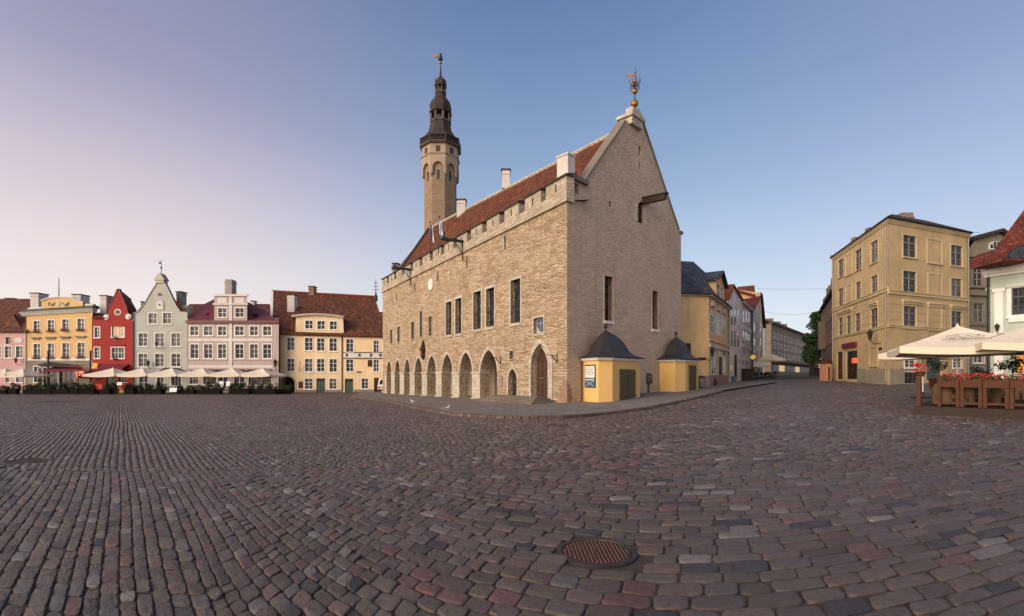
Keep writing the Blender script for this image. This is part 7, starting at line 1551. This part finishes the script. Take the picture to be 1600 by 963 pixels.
m = MB(); m.fbox(fr, 7, 9.5, 0, .9, hh_ - 7.2, hh_ - 2.6); m.obj('oriel', M['st_brown'], h)
# far end of the street
fr = Fr(P2(1225, 210), P2(1330, 215)); c = fr.p(fr.L / 2, -4, 0); h = thing('house', (c.x, c.y, gz(c.x, c.y)), 'pale far building closing the end of the street behind the tree', 'house')
m = MB(); wall_mesh(m, fr, [(0, 2), (0, at(0, 555, 210).z), (fr.L, at(0, 555, 210).z), (fr.L, 2)], []); m.obj('wall', M['st_whitew'], h); z_ = at(0, 555, 210).z
for i in range(7): m = MB(); m.fbox(fr, 2 + i * 4, 3.4 + i * 4, .02, .06, z_ - 4.6, z_ - 2.4); m.obj('window', M['glass'], h)
m = MB(); m.slab([fr.p(-.5, .4, z_), fr.p(fr.L, .4, z_), fr.p(fr.L, -5, z_ + 3.5), fr.p(-.5, -5, z_ + 3.5)], .3); m.obj('roof', M['roof_dark'], h)
# the tree
rnd = random.Random(11)
def tree(loc, hgt, rad, label, n):
    x, y, z = loc; r = thing('leafy_tree', loc, label, 'tree'); m = MB(); pts = [(x, y, z - .2), (x + .1, y, z + hgt * .25), (x - .1, y + .1, z + hgt * .5), (x + .15, y, z + hgt * .8)]; m.tube(pts, [.38, .28, .2, .07], 8)
    ends = []
    for i in range(11):
        a = rnd.random() * 2 * PI; h0 = z + hgt * rnd.uniform(.26, .7); L = rad * rnd.uniform(.5, .95); e = Vector((x + L * math.cos(a), y + L * math.sin(a), h0 + L * .75)); b = Vector((x, y, h0)); m.tube([b, b.lerp(e, .5) + Vector((0, 0, .2)), e], [.11, .07, .03], 5); ends.append(e)
    m.obj('trunk', M['bark'], r); m = MB()
    cl = [(e, rnd.uniform(.9, 1.6)) for e in ends]
    for i in range(30):
        a = rnd.random() * 2 * PI; t_ = rnd.random(); k_ = rad * (math.sin(PI * min(1, .16 + t_ * .88)) ** .8) * math.sqrt(rnd.random()); cl.append((Vector((x + k_ * math.cos(a), y + k_ * math.sin(a), z + hgt * (.25 + .73 * t_))), rnd.uniform(.7, 1.5)))
    for c_, q in cl: leafball(m, c_, q, q, q * .7, n // len(cl), .26, rnd)
    m.obj('crown', M['tree_leaf'], r)
v = gx(1276, 104); tree(tuple(v), at(0, 489, 104).z - v.z, 1.75, 'tall dark green tree at the end of the street beside the brown building', 9000)
v = gx(1268, 118); tree(tuple(v), at(0, 530, 118).z - v.z, 1.3, 'lower rounded green tree beyond the tall one at the street end', 5000)
# pink hut
v = gx(1295, 58); r = thing('wooden_hut', v, 'narrow salmon pink wooden booth at the left foot of the ochre building', 'booth'); w_ = 4.3 / F * 58; hh = at(0, 568, 58).z - v.z
m = MB(); m.box(v.x - w_, v.x + w_, v.y, v.y + 1.2, v.z, v.z + hh); m.obj('body', paint('salmon_wood', (.55, .27, .17), .6), r); m = MB(); m.fprism(Fr((v.x - w_, v.y), (v.x + w_, v.y)), [(-.12, v.z + hh), (2 * w_ + .12, v.z + hh), (w_, v.z + hh + .55)], -1.3, .12); m.obj('roof', M['wood_pl'], r)
m = MB(); m.box(v.x - w_ * .35, v.x + w_ * .45, v.y - .03, v.y - .002, v.z + .1, v.z + hh * .8); m.obj('door', M['wicker'], r)
# street furniture far along
pr2 = None
for px, Y, s_, lab in ((1204, 84, 1.25, 'large cream parasol on the street terrace before the grey building'), (1188, 82, .85, 'cream parasol near the glowing globe lamp, right of the two'), (1180, 78, .8, 'cream parasol near the glowing globe lamp, left of the two')):
    v = gx(px, Y); o = dup(proto, v, R(20), lab, 'cream parasols along the street'); o.scale = (s_ * .62, s_ * .62, s_ * .95)
sd_l = 'dark cafe chair on the street terrace before the grey building'
for i in range(9): place_chair(ch, gx(1178 + i * 4.2, 74 + 2.2 * (i % 3)), random.uniform(0, 6), sd_l, 'dark chairs on the street terrace')
for i in range(3): place_chair(tb, gx(1183 + i * 11, 75.5), 0, 'dark cafe table on the street terrace before the grey building', 'dark tables on the street terrace')
for px, Y, ww_, hh, lab in ((1168, 66, .95, 1.5, 'black covered serving counter at the edge of the street terrace'), (1284, 84, 1.5, 1.3, 'dark covered stall beside the tree at the street end')):
    v = gx(px, Y); r = thing('covered_stall', v, lab, 'stall'); m = MB(); m.hexa([(v.x - ww_, v.y, v.z), (v.x + ww_, v.y, v.z), (v.x + ww_, v.y + 1.2, v.z), (v.x - ww_, v.y + 1.2, v.z)], [(v.x - ww_ * .94, v.y + .05, v.z + hh), (v.x + ww_ * .94, v.y + .05, v.z + hh), (v.x + ww_ * .94, v.y + 1.1, v.z + hh), (v.x - ww_ * .94, v.y + 1.1, v.z + hh)]); m.obj('body', M['canvas_dk'], r)
    m = MB(); m.box(v.x - ww_ * 1.05, v.x + ww_ * 1.05, v.y - .08, v.y + 1.25, v.z + hh, v.z + hh + .07); m.obj('top', M['wood_dk'], r)
v = gx(1176.5, 70); zl = at(0, 558, 70).z; r = thing('globe_lamp', v, 'glowing amber globe lamp on a thin post along the street houses', 'lamp'); m = MB(); m.lathe(v, [(.14, 0), (.14, .1), (.05, .2), (.04, zl - v.z - .4)], 8); m.obj('post', M['iron'], r); m = MB(); m.ball((v.x, v.y, zl), .33, 16); m.obj('globe', M['lamp_glow'], r, smooth=True)
v = gx(1096, 44.8); r = thing('rubbish_bin', v, 'grey bin with a liner at the foot of the yellow street house', 'bin'); m = MB(); m.lathe(v, [(.24, .1), (.30, .2), (.34, 1.0), (.28, 1.02)], 12); m.obj('body', M['zinc'], r); m = MB(); m.lathe(v + Vector((0, 0, 1.0)), [(.35, 0), (.37, .05), (.2, .16), (.03, .2)], 12); m.obj('lid', M['iron'], r)
v = gx(1115, 48.8); m = MB(); m.lathe(v, [(.26, 0), (.36, .3), (.37, .55), (.3, .85), (.05, .86)], 14); tag(m.obj('barrel', M['wood_door']), 'small brown barrel beside the door of the yellow street house', 'barrel')
v = gx(1145.5, 58.5); m = MB(); m.box(v.x - .3, v.x + .3, v.y - .25, v.y + .25, v.z, v.z + .7); m.box(v.x - .34, v.x + .34, v.y - .29, v.y + .29, v.z + .7, v.z + .78); tag(m.obj('storage_box', M['blue']), 'blue box on the pavement before the white gabled house', 'box')
# overhead wires across the street
for (pa, Ya, pb, Yb, sag, lab) in (((1181, 451), 84, (1302, 451), 60, .1, 'thin upper wire strung across the street to the ochre building'), ((1190, 484), 92, (1300, 480), 62, 1.0, 'thin sagging lower wire strung across the street')):
    a, b = at(*pa, Ya), at(*pb, Yb); m = MB(); m.tube([a.lerp(b, i / 16) - Vector((0, 0, sag * 4 * (i / 16) * (1 - i / 16))) for i in range(17)], .018, 5); tag(m.obj('wire', M['zinc']), lab, 'wire')
